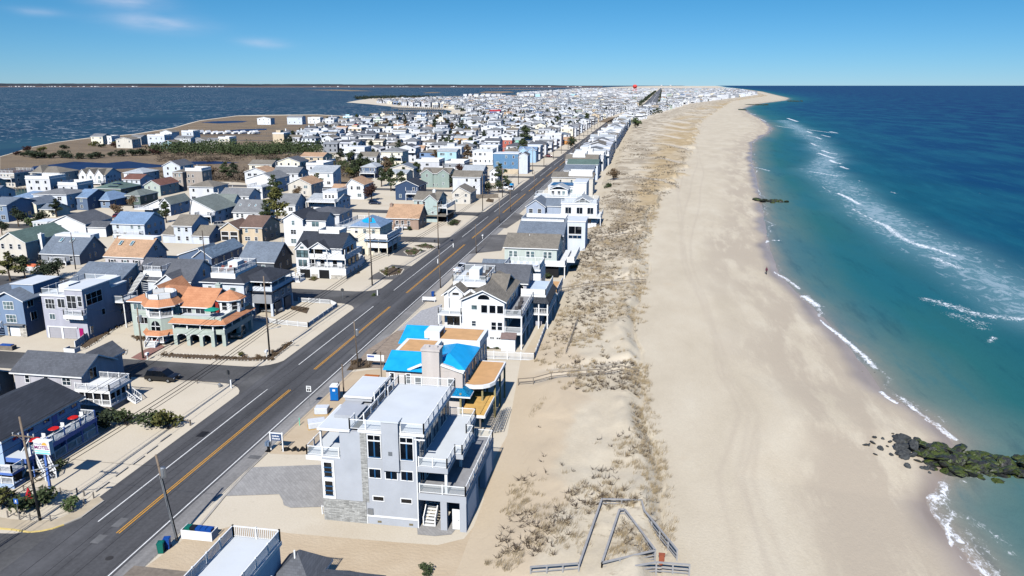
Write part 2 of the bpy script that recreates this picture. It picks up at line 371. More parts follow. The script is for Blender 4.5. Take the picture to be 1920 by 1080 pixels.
# thin swash lace all along the water's edge
edge = DD[near]+(fbm(Yn*.12, Xn*0, 3, 9)-.5)*5
fo = np.maximum(fo, np.exp(-((edge-.6)/.45)**2)*np.clip(fbm(Yn*.06, Xn*.02, 3, 3)*2.4-.75, 0, 1)*.8)
foam[near] = fo
BARL = px_line([(1470, 226), (1500, 243), (1528, 262), (1556, 297), (1535, 318), (1585, 355), (1640, 400), (1700, 440), (1770, 480), (1830, 510), (1905, 555), (1960, 600)])
bd = seg_dist(Xn, Yn, BARL); bar[near] = np.exp(-(bd/(7+fbm(Xn*.05, Yn*.03, 3, 21)*7))**2)*np.clip(.45+.8*fbm(Xn*.04, Yn*.02, 3, 8), 0, 1)
t = NT('sea_water'); p = t.pos()
off = t.attr('offshore'); fa = t.attr('foam'); ba = t.attr('bar')
wp = t.map(p, (.11, .05, 1), (0, 0, R(14)))
n1 = t.noise(wp, .35, 5, .6)
n0 = t.noise(t.map(p, (.02, .006, 1), (0, 0, R(-12))), 1, 4)
o2 = t.math('MULTIPLY', off, t.math('MULTIPLY_ADD', n0, 1.1, .45))
deep = t.ramp(t.math('POWER', t.math('MULTIPLY', o2, .0025, None, True), .4), [(0, (.34, .28, .23)), (.09, (.25, .24, .20)), (.18, (.11, .18, .165)), (.28, (.022, .125, .130)), (.42, (.004, .082, .122)), (.60, (.001, .043, .115)), (1.0, (.0004, .021, .098))])
streak = t.noise(t.map(p, (.045, .011, 1), (0, 0, R(8))), 1, 6, .6)
st2 = t.noise(t.map(p, (.22, .035, 1), (0, 0, R(12))), 1, 5, .65)
deep = t.mix(t.step(streak, .40, .66), deep, t.mix(.45, deep, (.010, .12, .17)))
deep = t.mix(t.math('MULTIPLY', t.step(st2, .52, .70), .28), deep, (.003, .042, .072)); deep = t.mix(t.math('MULTIPLY', t.step(st2, .47, .30), .3), deep, (.016, .135, .17))
shal = t.mix(t.math('MULTIPLY', ba, .8), deep, (.14, .27, .31))
bn = t.noise(t.map(p, (.35, .16, 1), (0, 0, R(10))), 1, 7, .7, 1.2)
shal = t.mix(t.math('MULTIPLY', t.step(t.math('MULTIPLY_ADD', ba, .22, bn), .62, .78), t.math('MULTIPLY', t.step(ba, .1, .5), .5)), shal, (.40, .49, .55))
lace = t.noise(t.map(p, (1, .55, 1)), 1.7, 9, .78, 1.0)
ffac = t.step(t.math('ADD', fa, t.math('MULTIPLY', t.math('SUBTRACT', lace, .5), 3.2)), .40, 1.0)
ffac = t.math('MULTIPLY', ffac, t.step(fa, .03, .16))
flecks = t.math('MULTIPLY', t.step(t.noise(t.map(p, (.35, .10, 1)), 1, 6, .7), .70, .76), t.step(t.noise(t.map(p, (.012, .006, 1)), 1, 3), .52, .62))
flecks = t.math('MULTIPLY', flecks, .35)
t.col(t.mix(t.math('MAXIMUM', ffac, flecks), shal, (.86, .88, .9)))
t.rough(t.math('ADD', t.math('MULTIPLY', ffac, .4), .32)); t.b.inputs['Specular IOR Level'].default_value = .06; t.b.inputs['IOR'].default_value = 1.33
h1 = t.noise(t.map(p, (.9, .35, 1), (0, 0, R(10))), 1.0, 6, .62)
wv = t.n("ShaderNodeTexWave", wave_type='BANDS', bands_direction='X'); t.t.links.new(t.map(p, (.018, .003, 1), (0, 0, R(3))), wv.inputs[0]); wv.inputs['Scale'].default_value = 1.6; wv.inputs['Distortion'].default_value = 5; wv.inputs['Detail'].default_value = 3
t.bump(t.math('ADD', t.math('ADD', t.math('MULTIPLY', h1, .7), t.math('MULTIPLY', wv.outputs['Fac'], .45)), t.math('MULTIPLY', streak, 2.2)), .55, .35)
choppy(t); MSEA = t.m
ZZ = SEA+.16*np.exp(-((DD-2)/6)**2)*0+np.where(near, foam*.12, 0)
oc = np_mesh('ocean', np.stack([XX.ravel(), YY.ravel(), ZZ.ravel()], 1), grid_faces(len(rowsY), len(dcol)), MSEA, True, dict(offshore=np.maximum(DD, 0), foam=foam, bar=bar))
tag(oc, kind='structure')

# --- bay
t = NT('bay_water'); p = t.pos()
n = t.noise(t.map(p, (.02, .006, 1)), 1, 6, .6); f = t.noise(t.map(p, (.10, .22, 1), (0, 0, R(20))), 1, 5, .6); f2 = t.noise(t.map(p, (.008, .008, 1)), 1, 2)
base = t.ramp(n, [(.3, (.006, .036, .074)), (.5, (.010, .050, .090)), (.7, (.020, .072, .105))])
caps = t.math('MULTIPLY', t.step(f, .60, .65), t.step(f2, .34, .5))
t.col(t.mix(t.math('MULTIPLY', caps, .8), base, (.75, .78, .8))); t.rough(.4); t.b.inputs['Specular IOR Level'].default_value = .06
t.bump(t.noise(t.map(p, (.5, .9, 1), (0, 0, R(20))), 1, 6, .65), .8, .5)
choppy(t, .14, .4); MBAY = t.m
mb = MB(); mb.face([(-150000, -50, -.5), (-60, -50, -.5), (-55, 1500, -.5), (60, 3000, -.5), (190, 6000, -.5), (1500, 50000, -.5), (4500, 130000, -.5), (-150000, 130000, -.5)])
struct(mb, 'bay_water', MBAY)

# --- beach and dunes, one sheet from the back of the dunes to under the sea
rY = [16.0]
while rY[-1] < 9000: rY.append(rY[-1]+max(.42, rY[-1]*.0062))
rY = np.array(rY); tt = np.concatenate([np.linspace(0, 1, 110), 1+np.linspace(0, 1, 112)[1:]])
BY, BT = np.meshgrid(rY, tt, indexing='ij')
xw, xd, xs = XTE(BY)-2.0, XDE(BY), XS(BY)+6
BX = np.where(BT <= 1, xw+(xd-xw)*BT, xd+(xs-xd)*(BT-1))
ud = BX-XDE(BY)+(fbm(BX*.1, BY*.08, 3, 4)-.5)*5*np.clip(BY/120, .5, 3); us = XS(BY)-BX
wd = np.maximum(xd-xw, 1); inl = np.clip(-ud/wd, 0, 1)
sst = lambda a, b, x: (lambda q: q*q*(3-2*q))(np.clip((x-a)/(b-a), 0, 1))
bz = SEA+np.clip(us*.075, -.8, 1.55)+(fbm(BX*.06, BY*.03, 3, 31)-.5)*.25*sst(6, 16, us)
dune = sst(.8, -3, ud)*sst(0, 7, BX-xw)
hum = fbm(BX*.16, BY*.12, 4, 12)
PATHS = [[(1200, 297), (1245, 300), (1287, 310)], [(1210, 269), (1255, 274), (1297, 283)], [(1220, 252), (1250, 256), (1277, 262)], [(1226, 241), (1260, 246), (1287, 249)], [(1241, 233), (1262, 238), (1288, 243)], [(1127, 342), (1190, 333), (1240, 341), (1275, 352)], [(1252, 226), (1290, 232)], [(1280, 213), (1310, 217)], [(1300, 207), (1330, 209)],
         [(945, 702), (1000, 698), (1205, 682)], [(1040, 535), (1120, 530), (1210, 520)], [(1085, 449), (1195, 438)], [(972, 716), (1198, 702)], [(1030, 548), (1210, 532)], [(1085, 458), (1192, 446)]]
pd = np.full(BX.shape, 1e9)
for P in PATHS: pd = np.minimum(pd, seg_dist(BX, BY+(fbm(BX*.12, BY*.1, 2, 77)-.5)*3, [tuple(G(a, b, .3)[:2]) for a, b in P]))
onpath = np.exp(-(pd/np.maximum(1.2, BY*.0045))**2)
bz = np.where(ud < 0, np.maximum(bz*dune, .027), bz)
bz = bz+dune*(1-onpath*.8)*(.15+.95*np.clip(hum-.25, 0, 1)+.75*np.exp(-((ud+2.2)/2.2)**2)*(.4+fbm(BX*.3, BY*.22, 3, 2))+np.clip(BY-150, 0, 400)/400*.6)
veg = dune*np.clip(fbm(BX*.22, BY*.13, 4, 50)*2.2-.75, 0, 1)*(1-onpath)
veg *= np.clip(.35+.95*sst(120, 260, BY)+.5*np.exp(-((ud+2)/2)**2), 0, 1.35)
veg *= 1-.9*np.exp(-(((BX+9)/5.5)**2+((BY-90)/13)**2))
bare = np.exp(-(((BX+4.6)/3.3)**2+((BY-98)/8)**2))+np.exp(-(((BX+4)/3)**2+((BY-131)/13)**2)); veg *= np.clip(1-bare, 0, 1)
gold = .85*dune*sst(210, 320, BY)*sst(.62, .3, inl)*np.clip(fbm(BX*.04, BY*.016, 3, 61)*3.4-1.15, 0, 1)*(1-onpath)
wet = sst(7.2, 3.4, us+2.6+(fbm(BY*.07, BX*.05, 3, 71)-.5)*5)
damp = sst(24, 9, us+(fbm(BY*.03, BX*.08, 4, 72)-.5)*22)*(1-wet)
track = np.zeros_like(BX)
for k, x0 in enumerate((7.5, 9.4, 12.2, 14.0)):
    c = x0+(XS(BY)-33)*.45+3*np.sin(BY*.011+k)+np.sin(BY*.05+k*2)*.4; track = np.maximum(track, np.exp(-((BX-c)/.35)**2)*(.5+.5*vnoise(BY*.1, BX*0, k)))
track *= sst(8, 16, us)
t = NT('sand'); p = t.pos()
a = t.noise(t.map(p, (.12, .05, 1)), 1, 6, .6); b2 = t.noise(p, 3.5, 5, .65)
sand = t.ramp(a, [(.28, (.50, .43, .315)), (.5, (.57, .495, .37)), (.72, (.63, .56, .43))])
sand = t.mix(.16, sand, t.ramp(b2, [(.3, (.33, .28, .20)), (.7, (.68, .60, .47))]))
tan = t.step(t.math('MULTIPLY_ADD', t.noise(p, .09, 4), 1.0, t.math('MULTIPLY', t.attr('back'), .62)), .62, .84)
sand = t.mix(t.math('MULTIPLY', tan, .7), sand, (.54, .43, .295))
da = t.attr('damp'); dn = t.noise(t.map(p, (.16, .035, 1)), 1, 6, .65)
sand = t.mix(t.math('MULTIPLY', da, t.step(dn, .40, .56)), sand, (.46, .39, .295))
sand = t.mix(t.math('MULTIPLY', t.attr('track'), .35), sand, (.42, .35, .27))
wr = t.noise(t.map(p, (.8, .12, 1)), 1, 5, .7); wl = t.noise(t.map(p, (.35, .02, 1)), 1, 3)
sand = t.mix(t.math('MULTIPLY', t.step(wr, .62, .72), t.math('MULTIPLY', t.step(wl, .60, .66), .4)), sand, (.26, .21, .17))
vg = t.attr('veg'); vn = t.noise(t.map(p, (.5, .9, 1)), 1.1, 8, .74)
vf = t.step(t.math('ADD', vn, t.math('MULTIPLY', vg, .34)), .62, .74)
vf = t.math('MULTIPLY', vf, t.step(vg, .02, .22))
vc = t.ramp(t.noise(p, .5, 4), [(.35, (.22, .18, .135)), (.52, (.33, .26, .17)), (.68, (.27, .235, .19))])
sand = t.mix(t.math('MULTIPLY', vf, .66), sand, vc)
sand = t.mix(t.math('MULTIPLY', t.attr('gold'), t.math('MULTIPLY_ADD', vn, .8, .4)), sand, (.44, .31, .14))
wn = t.noise(t.map(p, (.3, .08, 1)), 1, 5)
sand = t.mix(t.math('MULTIPLY', t.attr('path'), .85), sand, (.60, .53, .42))
sand = t.mix(t.attr('wet'), sand, t.ramp(wn, [(.3, (.27, .22, .18)), (.7, (.37, .31, .26))]))
t.col(sand); t.rough(t.math('MULTIPLY_ADD', t.attr('wet'), -.55, .9)); t.b.inputs['Specular IOR Level'].default_value = .3
rip = t.noise(t.map(p, (2.2, .7, 1), (0, 0, R(-24))), 1, 5, .6)
bp = t.math('ADD', t.math('ADD', t.math('MULTIPLY', b2, .35), t.math('MULTIPLY', rip, .45)), t.math('MULTIPLY', a, .9))
t.bump(t.math('MULTIPLY', bp, t.math('SUBTRACT', 1.0, t.attr('wet'))), .5, .22)
MSAND = t.m
bo = np_mesh('beach', np.stack([BX.ravel(), BY.ravel(), bz.ravel()], 1), grid_faces(len(rY), len(tt)), MSAND, True,
             dict(path=onpath*dune, veg=veg, gold=gold, wet=wet, damp=damp, track=track, back=sst(-5, -14, BX)*sst(150, 100, BY)))
tag(bo, kind='structure')
def beach_z(x, y):
    i = int(np.clip(np.searchsorted(rY, y), 1, len(rY)-1)); return float(np.interp(x, BX[i], bz[i]))

# --- town ground: pale shell gravel, one sheet over the whole island
t = NT('shell_gravel'); p = t.pos()
a = t.noise(p, .055, 5, .6); b2 = t.noise(p, 5, 4, .7); c2 = t.noise(p, .5, 6, .7)
g0 = t.ramp(a, [(.3, (.56, .49, .375)), (.55, (.62, .55, .43)), (.75, (.53, .445, .325))])
g0 = t.mix(.22, g0, t.ramp(b2, [(.3, (.42, .36, .27)), (.7, (.78, .71, .60))]))
g0 = t.mix(t.math('MULTIPLY', t.step(c2, .6, .76), .45), g0, (.35, .29, .21))
t.col(g0); t.rough(.95); t.bump(b2, .4, .04); MGRAVEL = t.m
shore = [(0, 294), (15, 290), (57, 277), (107, 267), (165, 259), (250, 252), (325, 240), (352, 232), (375, 226), (445, 217), (480, 216), (595, 215), (650, 218), (700, 219), (760, 218), (840, 215), (848, 208), (830, 205), (745, 201), (690, 195), (650, 192), (672, 188), (700, 184), (760, 183), (845, 184), (900, 184), (960, 183), (1080, 179), (1082, 177.5), (1000, 176.5), (967, 175.5), (980, 172), (1060, 169.5), (1105, 167.3), (1060, 166.6), (1127, 164.8), (1150, 163.2), (1190, 161.9), (1230, 161.2)]
def smooth_closed(pts): return pts
ISL = [(-440, -50), (-430, 200), (-425, 380)]+[tuple(G(x, y, -.3)[:2]) for x, y in shore]
EAST = [(float(XTE(y))+1.5, y) for y in [60000, 20000, 9000, 6000, 4000, 3000, 2500, 2000, 1700, 1400, 1200, 1000, 900, 800, 700, 600, 520, 450, 400, 350, 300, 260, 230, 200, 170, 150, 130, 110, 90, 60, -50]]
mb = MB(); pts = ISL+EAST; mb.face([(x, y, 0) for x, y in pts]); n = len(ISL)
for i in range(n-1):
    (x0, y0), (x1, y1) = ISL[i], ISL[i+1]; mb.face([(x0, y0, 0), (x0, y0, -2), (x1, y1, -2), (x1, y1, 0)])
struct(mb, 'ground', MGRAVEL)
def poly(name, mat, px, z=.02, world=False):
    mb = MB(); mb.face([(a, b, z) for a, b in px] if world else [tuple(G(a, b, z)) for a, b in px]); return struct(mb, name, mat)
# marsh, ponds, mudflats
t = NT('marsh_reeds'); p = t.pos(); a = t.noise(t.map(p, (.02, .05, 1)), 1, 6, .65); b2 = t.noise(p, 1.2, 5, .7)
m0 = t.ramp(a, [(.3, (.16, .12, .085)), (.5, (.25, .185, .12)), (.7, (.33, .24, .145))])
t.col(t.mix(.4, m0, t.ramp(b2, [(.3, (.07, .055, .04)), (.7, (.31, .24, .16))]))); t.rough(.95); t.bump(b2, 1.0, .8); MMARSH = t.m
poly('marsh', MMARSH, [(0, 294), (15, 290), (57, 277), (107, 267), (165, 259.5), (250, 252.5), (325, 240.5), (375, 226.5), (445, 217.5), (595, 215.6), (648, 218.6), (675, 222), (560, 250), (520, 262), (590, 285), (640, 300), (690, 327), (700, 336), (640, 346), (560, 347), (480, 345), (440, 341), (330, 340), (200, 335), (0, 330)], .03)
MPOND = var_mat('pond_water', (30, 44, 78), .4, .3, .05, .05)
poly('marsh_pond', MPOND, [(55, 320), (62, 312), (100, 308), (140, 303), (200, 306), (240, 302), (270, 306), (300, 309), (345, 303), (400, 302), (450, 305), (420, 307), (380, 308), (330, 311), (290, 314), (240, 316), (190, 318), (120, 319)], .06)
poly('marsh_pond', MPOND, [(375, 229.5), (400, 227.5), (440, 226.5), (465, 227.2), (455, 229.5), (410, 231.5)], .06)
poly('marsh_pond', MPOND, [(420, 245.5), (450, 242.5), (500, 241), (500, 243.5), (460, 246)], .06)
poly('lagoon_water', var_mat('lagoon', (70, 98, 92), .2, .15, .1, .4), [(-40, 372), (-40, 352), (40, 352), (66, 356), (62, 366), (20, 374)], .06)
poly('marsh', MMARSH, [(840, 215), (800, 218), (700, 221), (715, 226), (860, 222), (1000, 222), (1010, 218), (900, 217)], .03)
poly('marsh', MMARSH, [(1110, 222), (1160, 219), (1175, 224), (1160, 231), (1120, 229)], .03)
# low islands in the bay and the far mainland
def islet(px):
    pts = [tuple(G(x, y, 0)[:2]) for x, y in px]; mb = MB(); mb.prism(pts, -1, .25); struct(mb, 'marsh_island', MMARSH)
islet([(878, 181.3), (890, 178.2), (930, 178.0), (1000, 178.6), (990, 180.4), (930, 181.2)])
islet([(898, 173.8), (910, 171.5), (955, 171.2), (965, 173.2), (940, 174.6)])
islet([(916, 167.6), (960, 167.0), (1040, 166.8), (1040, 167.3), (980, 167.9)])
islet([(794, 173.6), (812, 172.6), (828, 173.3), (820, 174.2), (800, 174.3)])
islet([(570, 168.4), (640, 168.0), (700, 170.6), (660, 170.9)])
t = NT('far_woods'); p = t.pos(); a = t.noise(t.map(p, (.0012, .0012, .012)), 1, 6, .65)
sp = t.n("ShaderNodeSeparateXYZ"); t.t.links.new(p, sp.inputs[0])
t.col(t.mix(t.step(sp.outputs[2], 6, 30), (.17, .12, .10), t.ramp(a, [(.35, (.018, .026, .034)), (.65, (.05, .052, .06))]))); t.rough(1); MHILL = t.m
mb = MB(); D0 = 17000
prev = None
for i in range(0, 161):
    px = -120+i*(1130+120)/160.0; dirv = _ray(px, 160); ux, uy = dirv[0]/dirv[1], 1.0
    Y0 = D0; hgt = 43+57*(1-px/1300.0)*(.75+.35*float(fbm(px*.012, 0, 4, 3)))+14*float(fbm(px*.08, 3, 3, 6))-7
    if px > 1000: hgt *= 1-.5*(px-1000)/130
    row = [(ux*Y0, Y0, -1), (ux*Y0*1.004, Y0*1.004, 9), (ux*Y0*1.10, Y0*1.10, 14), (ux*Y0*1.12, Y0*1.12, hgt*.92), (ux*Y0*1.25, Y0*1.25, hgt*1.03), (ux*Y0*1.4, Y0*1.4, -1)]
    if prev:
        for k in range(5): mb.face([prev[k], row[k], row[k+1], prev[k+1]])
    prev = row
struct(mb, 'mainland', MHILL, True)

# --- roads
def asphalt(c=(.078, .078, .081), name='asphalt', streak=True):
    t = NT(name); p = t.pos(); a = t.noise(t.map(p, (.45, .018, 1)), 1, 5, .6); b2 = t.noise(p, 2.5, 5, .7); c3 = t.noise(p, .12, 4)
    lo = tuple(v*.52 for v in c); hi = tuple(v*1.75 for v in c)
    x = t.ramp(a if streak else c3, [(.3, lo), (.52, c), (.75, hi)])
    x = t.mix(.3, x, t.ramp(b2, [(.3, lo), (.7, hi)])); x = t.mix(t.math('MULTIPLY', t.step(c3, .5, .75), .35), x, tuple(v*1.9 for v in c))
    t.col(x); t.rough(.85); t.bump(b2, .25, .02); return t.m
MASPH = asphalt(); MASPH2 = asphalt((.125, .12, .115), 'worn_asphalt', False); MSHO = asphalt((.22, .213, .205), 'pale_shoulder')
MLW = var_mat('white_road_paint', (225, 225, 222), .7, .18, 1.5); MLY = var_mat('yellow_road_paint', (222, 160, 48), .7, .18, 1.5)
def ribbon(name, mat, y0, y1, x0, x1, z, step=30):
    mb = MB(); ys = list(np.arange(y0, y1, step))+[y1]
    for a, b in zip(ys[:-1], ys[1:]):
        ca, cb = float(road_x(a)), float(road_x(b)); mb.face([(ca+x0, a, z), (ca+x1, a, z), (cb+x1, b, z), (cb+x0, b, z)])
    return mb
struct(ribbon('road', MASPH, 20, 1900, -6.6, 4.1, .030), 'road', MASPH)
struct(ribbon('road_shoulder', MSHO, 20, 700, 3.95, 6.0, .024), 'road_shoulder', MSHO)
struct(ribbon('boulevard', MASPH2, 1750, 14000, -14, 16, .06, 300), 'road', asphalt((.12, .122, .128), 'boulevard_asphalt'))
STREETS = [(45, 60.6), (102.4, 109.6), (148.0, 157.6), (213.5, 221), (262.5, 269.5), (322, 328.5), (378, 384.5), (434, 440.5), (490, 496.5), (546, 552.5), (602, 608), (658, 664), (714, 720), (770, 776), (826, 832)]
def west_x(Y):
    return float(np.interp(Y, [0, 200, 330, 400, 480, 560, 700, 900, 1050, 1150], [-240, -260, -190, -205, -260, -330, -420, -500, -430, -480]))
mb = MB()
for k, (a, b) in enumerate(STREETS):
    xe = -57.0; xw_ = max(west_x((a+b)/2), -400)
    mb.face([(xw_, a, .036), (xe, a, .036), (xe, b, .036), (xw_, b, .036)])
    r = 5.0 if k < 3 else 3.5
    for yc, sg in ((a, -1), (b, 1)):
        if yc < 50: continue
        arc = [(xe-r+r*math.cos(q), yc+sg*(r-r*math.sin(q)), .036) for q in np.linspace(0, math.pi/2, 7)]
        mb.face([(xe+.02, yc, .036)]+[(min(x, xe), y, z) for x, y, z in arc])
struct(mb, 'side_street', asphalt((.085, .084, .083), 'side_asphalt', False))
# markings: edge lines and double yellow, broken at the side streets
mw = MB(); my = MB(); z = .046
ys = [62.0]+[v for s_ in STREETS[1:] for v in s_]+[1300]
def strip(mb, x0, w, a, b, z=.046):
    for c, d in zip(list(np.arange(a, b, 40)), list(np.arange(a, b, 40))[1:]+[b]):
        ca, cb = float(road_x(c)), float(road_x(d)); mb.face([(ca+x0-w/2, c, z), (ca+x0+w/2, c, z), (cb+x0+w/2, d, z), (cb+x0-w/2, d, z)])
for a, b in zip(ys[0::2], ys[1::2]):
    strip(mw, -3.35, .14, a+2.2, b-1.2)
    for dx in (-.14, .14): strip(my, dx, .11, a+.6, b-.9)
strip(mw, 3.75, .14, 30, 1300)
for k in range(60):
    for dx in (-6.5, 6.5, -.3, .3): strip(mw, dx+1, .35, 1900+k*40, 1900+k*40+(16 if abs(dx) > 1 else 40), .09)
struct(mw, 'road_marking', MLW); struct(my, 'road_marking', MLY)
ms = MB()
for x0, a, b, w in ((.62, 20, 140, .05), (-1.3, 40, 100, .03), (3.4, 20, 90, .03), (-3.0, 64, 92, .03), (-5.0, 66, 130, .04), (1.9, 110, 260, .035)): strip(ms, x0, w, a, b, .040)
struct(ms, 'tar_seam', var_mat('tar', (34, 34, 36), .7, .1))
MPATCH = asphalt((.115, .115, .115), 'road_patch', False)
for x, y, w, l in ((-52.1, 63.6, .9, 1.7), (-52.2, 60.6, .9, 1.5), (-46.0, 80, 1.6, .9), (-55.4, 84.5, 1.1, 1.6), (-48.5, 118, 1.5, 3)):
    poly('road_patch', MPATCH if y != 84.5 else var_mat('tar', (34, 34, 36), .7, .1), [(x, y), (x+w, y), (x+w, y+l), (x, y+l)], .041, True)
mh_ = MB(); mh_.lathe((-48.6, 58.6, .03), [(.36, 0), (.36, .02), (.0, .021)], 16); solo(mh_, 'manhole_cover', var_mat('cast_iron', (58, 56, 54), .6, .2), 'round iron manhole cover set in the asphalt near the bottom of the photo', 'manhole cover', (-48.6, 58.6, 0))
# kerb at the motel corner (yellow) and low concrete edgings
def kerb(name, mat, px, w=.16, h=.13):
    mb = MB(); P = [G(a, b, 0) for a, b in px]
    for a, b in zip(P[:-1], P[1:]): mb.bar((a[0], a[1], h/2), (b[0], b[1], h/2), w, h)
    struct(mb, name, mat)
kerb('kerb', var_mat('yellow_kerb_paint', (214, 190, 120), .8, .2, 1), [(-60, 984), (0, 992), (25, 994), (55, 999), (77, 997), (100, 992), (120, 985)])
kerb('kerb', CONC, [(120, 985), (127, 982), (153, 971), (180, 951), (195, 940)])
poly('pavement', var_mat('sandy_concrete', (186, 172, 148), .9, .15, .6), [(-60, 960), (-60, 983), (0, 991), (55, 998), (100, 991), (127, 981), (153, 970), (180, 950), (195, 939), (185, 930), (165, 940), (150, 955), (110, 972), (70, 977), (20, 973)], .05)
# drive and yard surfaces
def pavers(c, name, w=.5, h=.25):
    t = NT(name); br = t.n("ShaderNodeTexBrick"); t.t.links.new(t.map(t.pos(), (1, 1, 1), (0, 0, R(45))), br.inputs['Vector']); c = lin(c)
    br.inputs['Scale'].default_value = 1; br.inputs['Brick Width'].default_value = w; br.inputs['Row Height'].default_value = h; br.inputs['Mortar Size'].default_value = .012
    br.inputs['Color1'].default_value = tuple(v*.84 for v in c)+(1,); br.inputs['Color2'].default_value = tuple(v*1.12 for v in c)+(1,); br.inputs['Mortar'].default_value = tuple(v*.5 for v in c)+(1,)
    n = t.noise(t.pos(), .3, 5); t.col(t.mix(.35, br.outputs['Color'], t.ramp(n, [(.3, tuple(v*.75 for v in c)), (.7, tuple(v*1.2 for v in c))]))); t.rough(.9); t.bump(br.outputs['Fac'], -.3, .02); return t.m
MPAVE = pavers((158, 156, 153), 'grey_pavers', .6, .3); MBRICKP = pavers((150, 112, 102), 'brick_pavers')
poly('driveway', MPAVE, [(420, 930), (472, 876), (607, 871), (608, 923), (540, 926)], .04)
poly('driveway', MPAVE, [(523, 926), (608, 922), (609, 950), (545, 952), (532, 947), (530, 938)], .044)
kerb('kerb', CONC, [(372, 990), (420, 932), (470, 878), (500, 850)], .25, .08)
MTAN = NT('graded_sand'); t = MTAN; p = t.pos(); a = t.noise(p, .25, 5); t.col(t.ramp(a, [(.3, (.49, .385, .26)), (.7, (.56, .455, .32))])); t.rough(.95); t.bump(t.noise(p, 3, 5), .5, .1); MTAN = t.m
poly('bare_sand', MTAN, [(505, 850), (545, 800), (580, 770), (640, 700), (720, 690), (750, 715), (640, 830), (590, 852), (540, 852)], .022)
poly('bare_sand', MTAN, [(250, 1080), (345, 1010), (440, 985), (545, 1000), (640, 1008), (760, 1018), (820, 1022), (870, 1010), (910, 960), (905, 900), (960, 800), (1010, 745), (1040, 760), (1000, 900), (990, 1080)], .018)
poly('driveway', var_mat('taupe_gravel', (150, 135, 120), .95, .25, 1.5), [(690, 655), (745, 620), (826, 612), (828, 640), (720, 690), (660, 690)], .034)
poly('driveway', var_mat('grey_stone_gravel', (168, 168, 170), .95, .25, 2.5), [(745, 620), (790, 582), (828, 570), (828, 611)], .038)
poly('driveway', MASPH2, [(860, 478), (905, 440), (955, 440), (940, 470)], .026)
poly('driveway', MASPH2, [(700, 515), (735, 496), (775, 499), (745, 524), (690, 524)], .026)
poly('driveway', MASPH2, [(735, 478), (775, 482), (800, 470), (760, 462)], .026)
poly('driveway', MASPH2, [(905, 425), (950, 428), (985, 405), (955, 395)], .026)
poly('driveway', MBRICKP, [(245, 671), (272, 655), (300, 645), (310, 650), (285, 665), (270, 676)], .03)
poly('driveway', MPAVE, [(782, 990), (805, 975), (850, 975), (856, 990), (846, 1002), (815, 1005), (783, 1002)], .05)
MSOIL = var_mat('planting_soil', (92, 78, 62), .95, .3, 2)
# ================================================================== HOUSE KIT
_wm = {}
def win_mesh(w, h, nx, ny, fw=.09):
    k = (round(w, 2), round(h, 2), nx, ny, fw)
    if k in _wm: return _wm[k]
    m = MB()
    m.box(-w/2, -.06, -h/2, w/2, .01, -h/2+fw); m.box(-w/2, -.06, h/2-fw, w/2, .01, h/2)
    m.box(-w/2, -.06, -h/2+fw, -w/2+fw, .01, h/2-fw); m.box(w/2-fw, -.06, -h/2+fw, w/2, .01, h/2-fw)
    for i in range(1, nx): x = -w/2+w*i/nx; m.box(x-fw*.35, -.05, -h/2+fw, x+fw*.35, .008, h/2-fw)
    for j in range(1, ny): zz = -h/2+h*j/ny; m.box(-w/2+fw, -.046, zz-.03, w/2-fw, .006, zz+.03)
    p = MB(); p.box(-w/2+fw*.9, -.022, -h/2+fw*.9, w/2-fw*.9, .004, h/2-fw*.9)
    _wm[k] = (m, p, {}); return _wm[k]
ROT = dict(S=0, E=math.pi/2, N=math.pi, W=-math.pi/2)
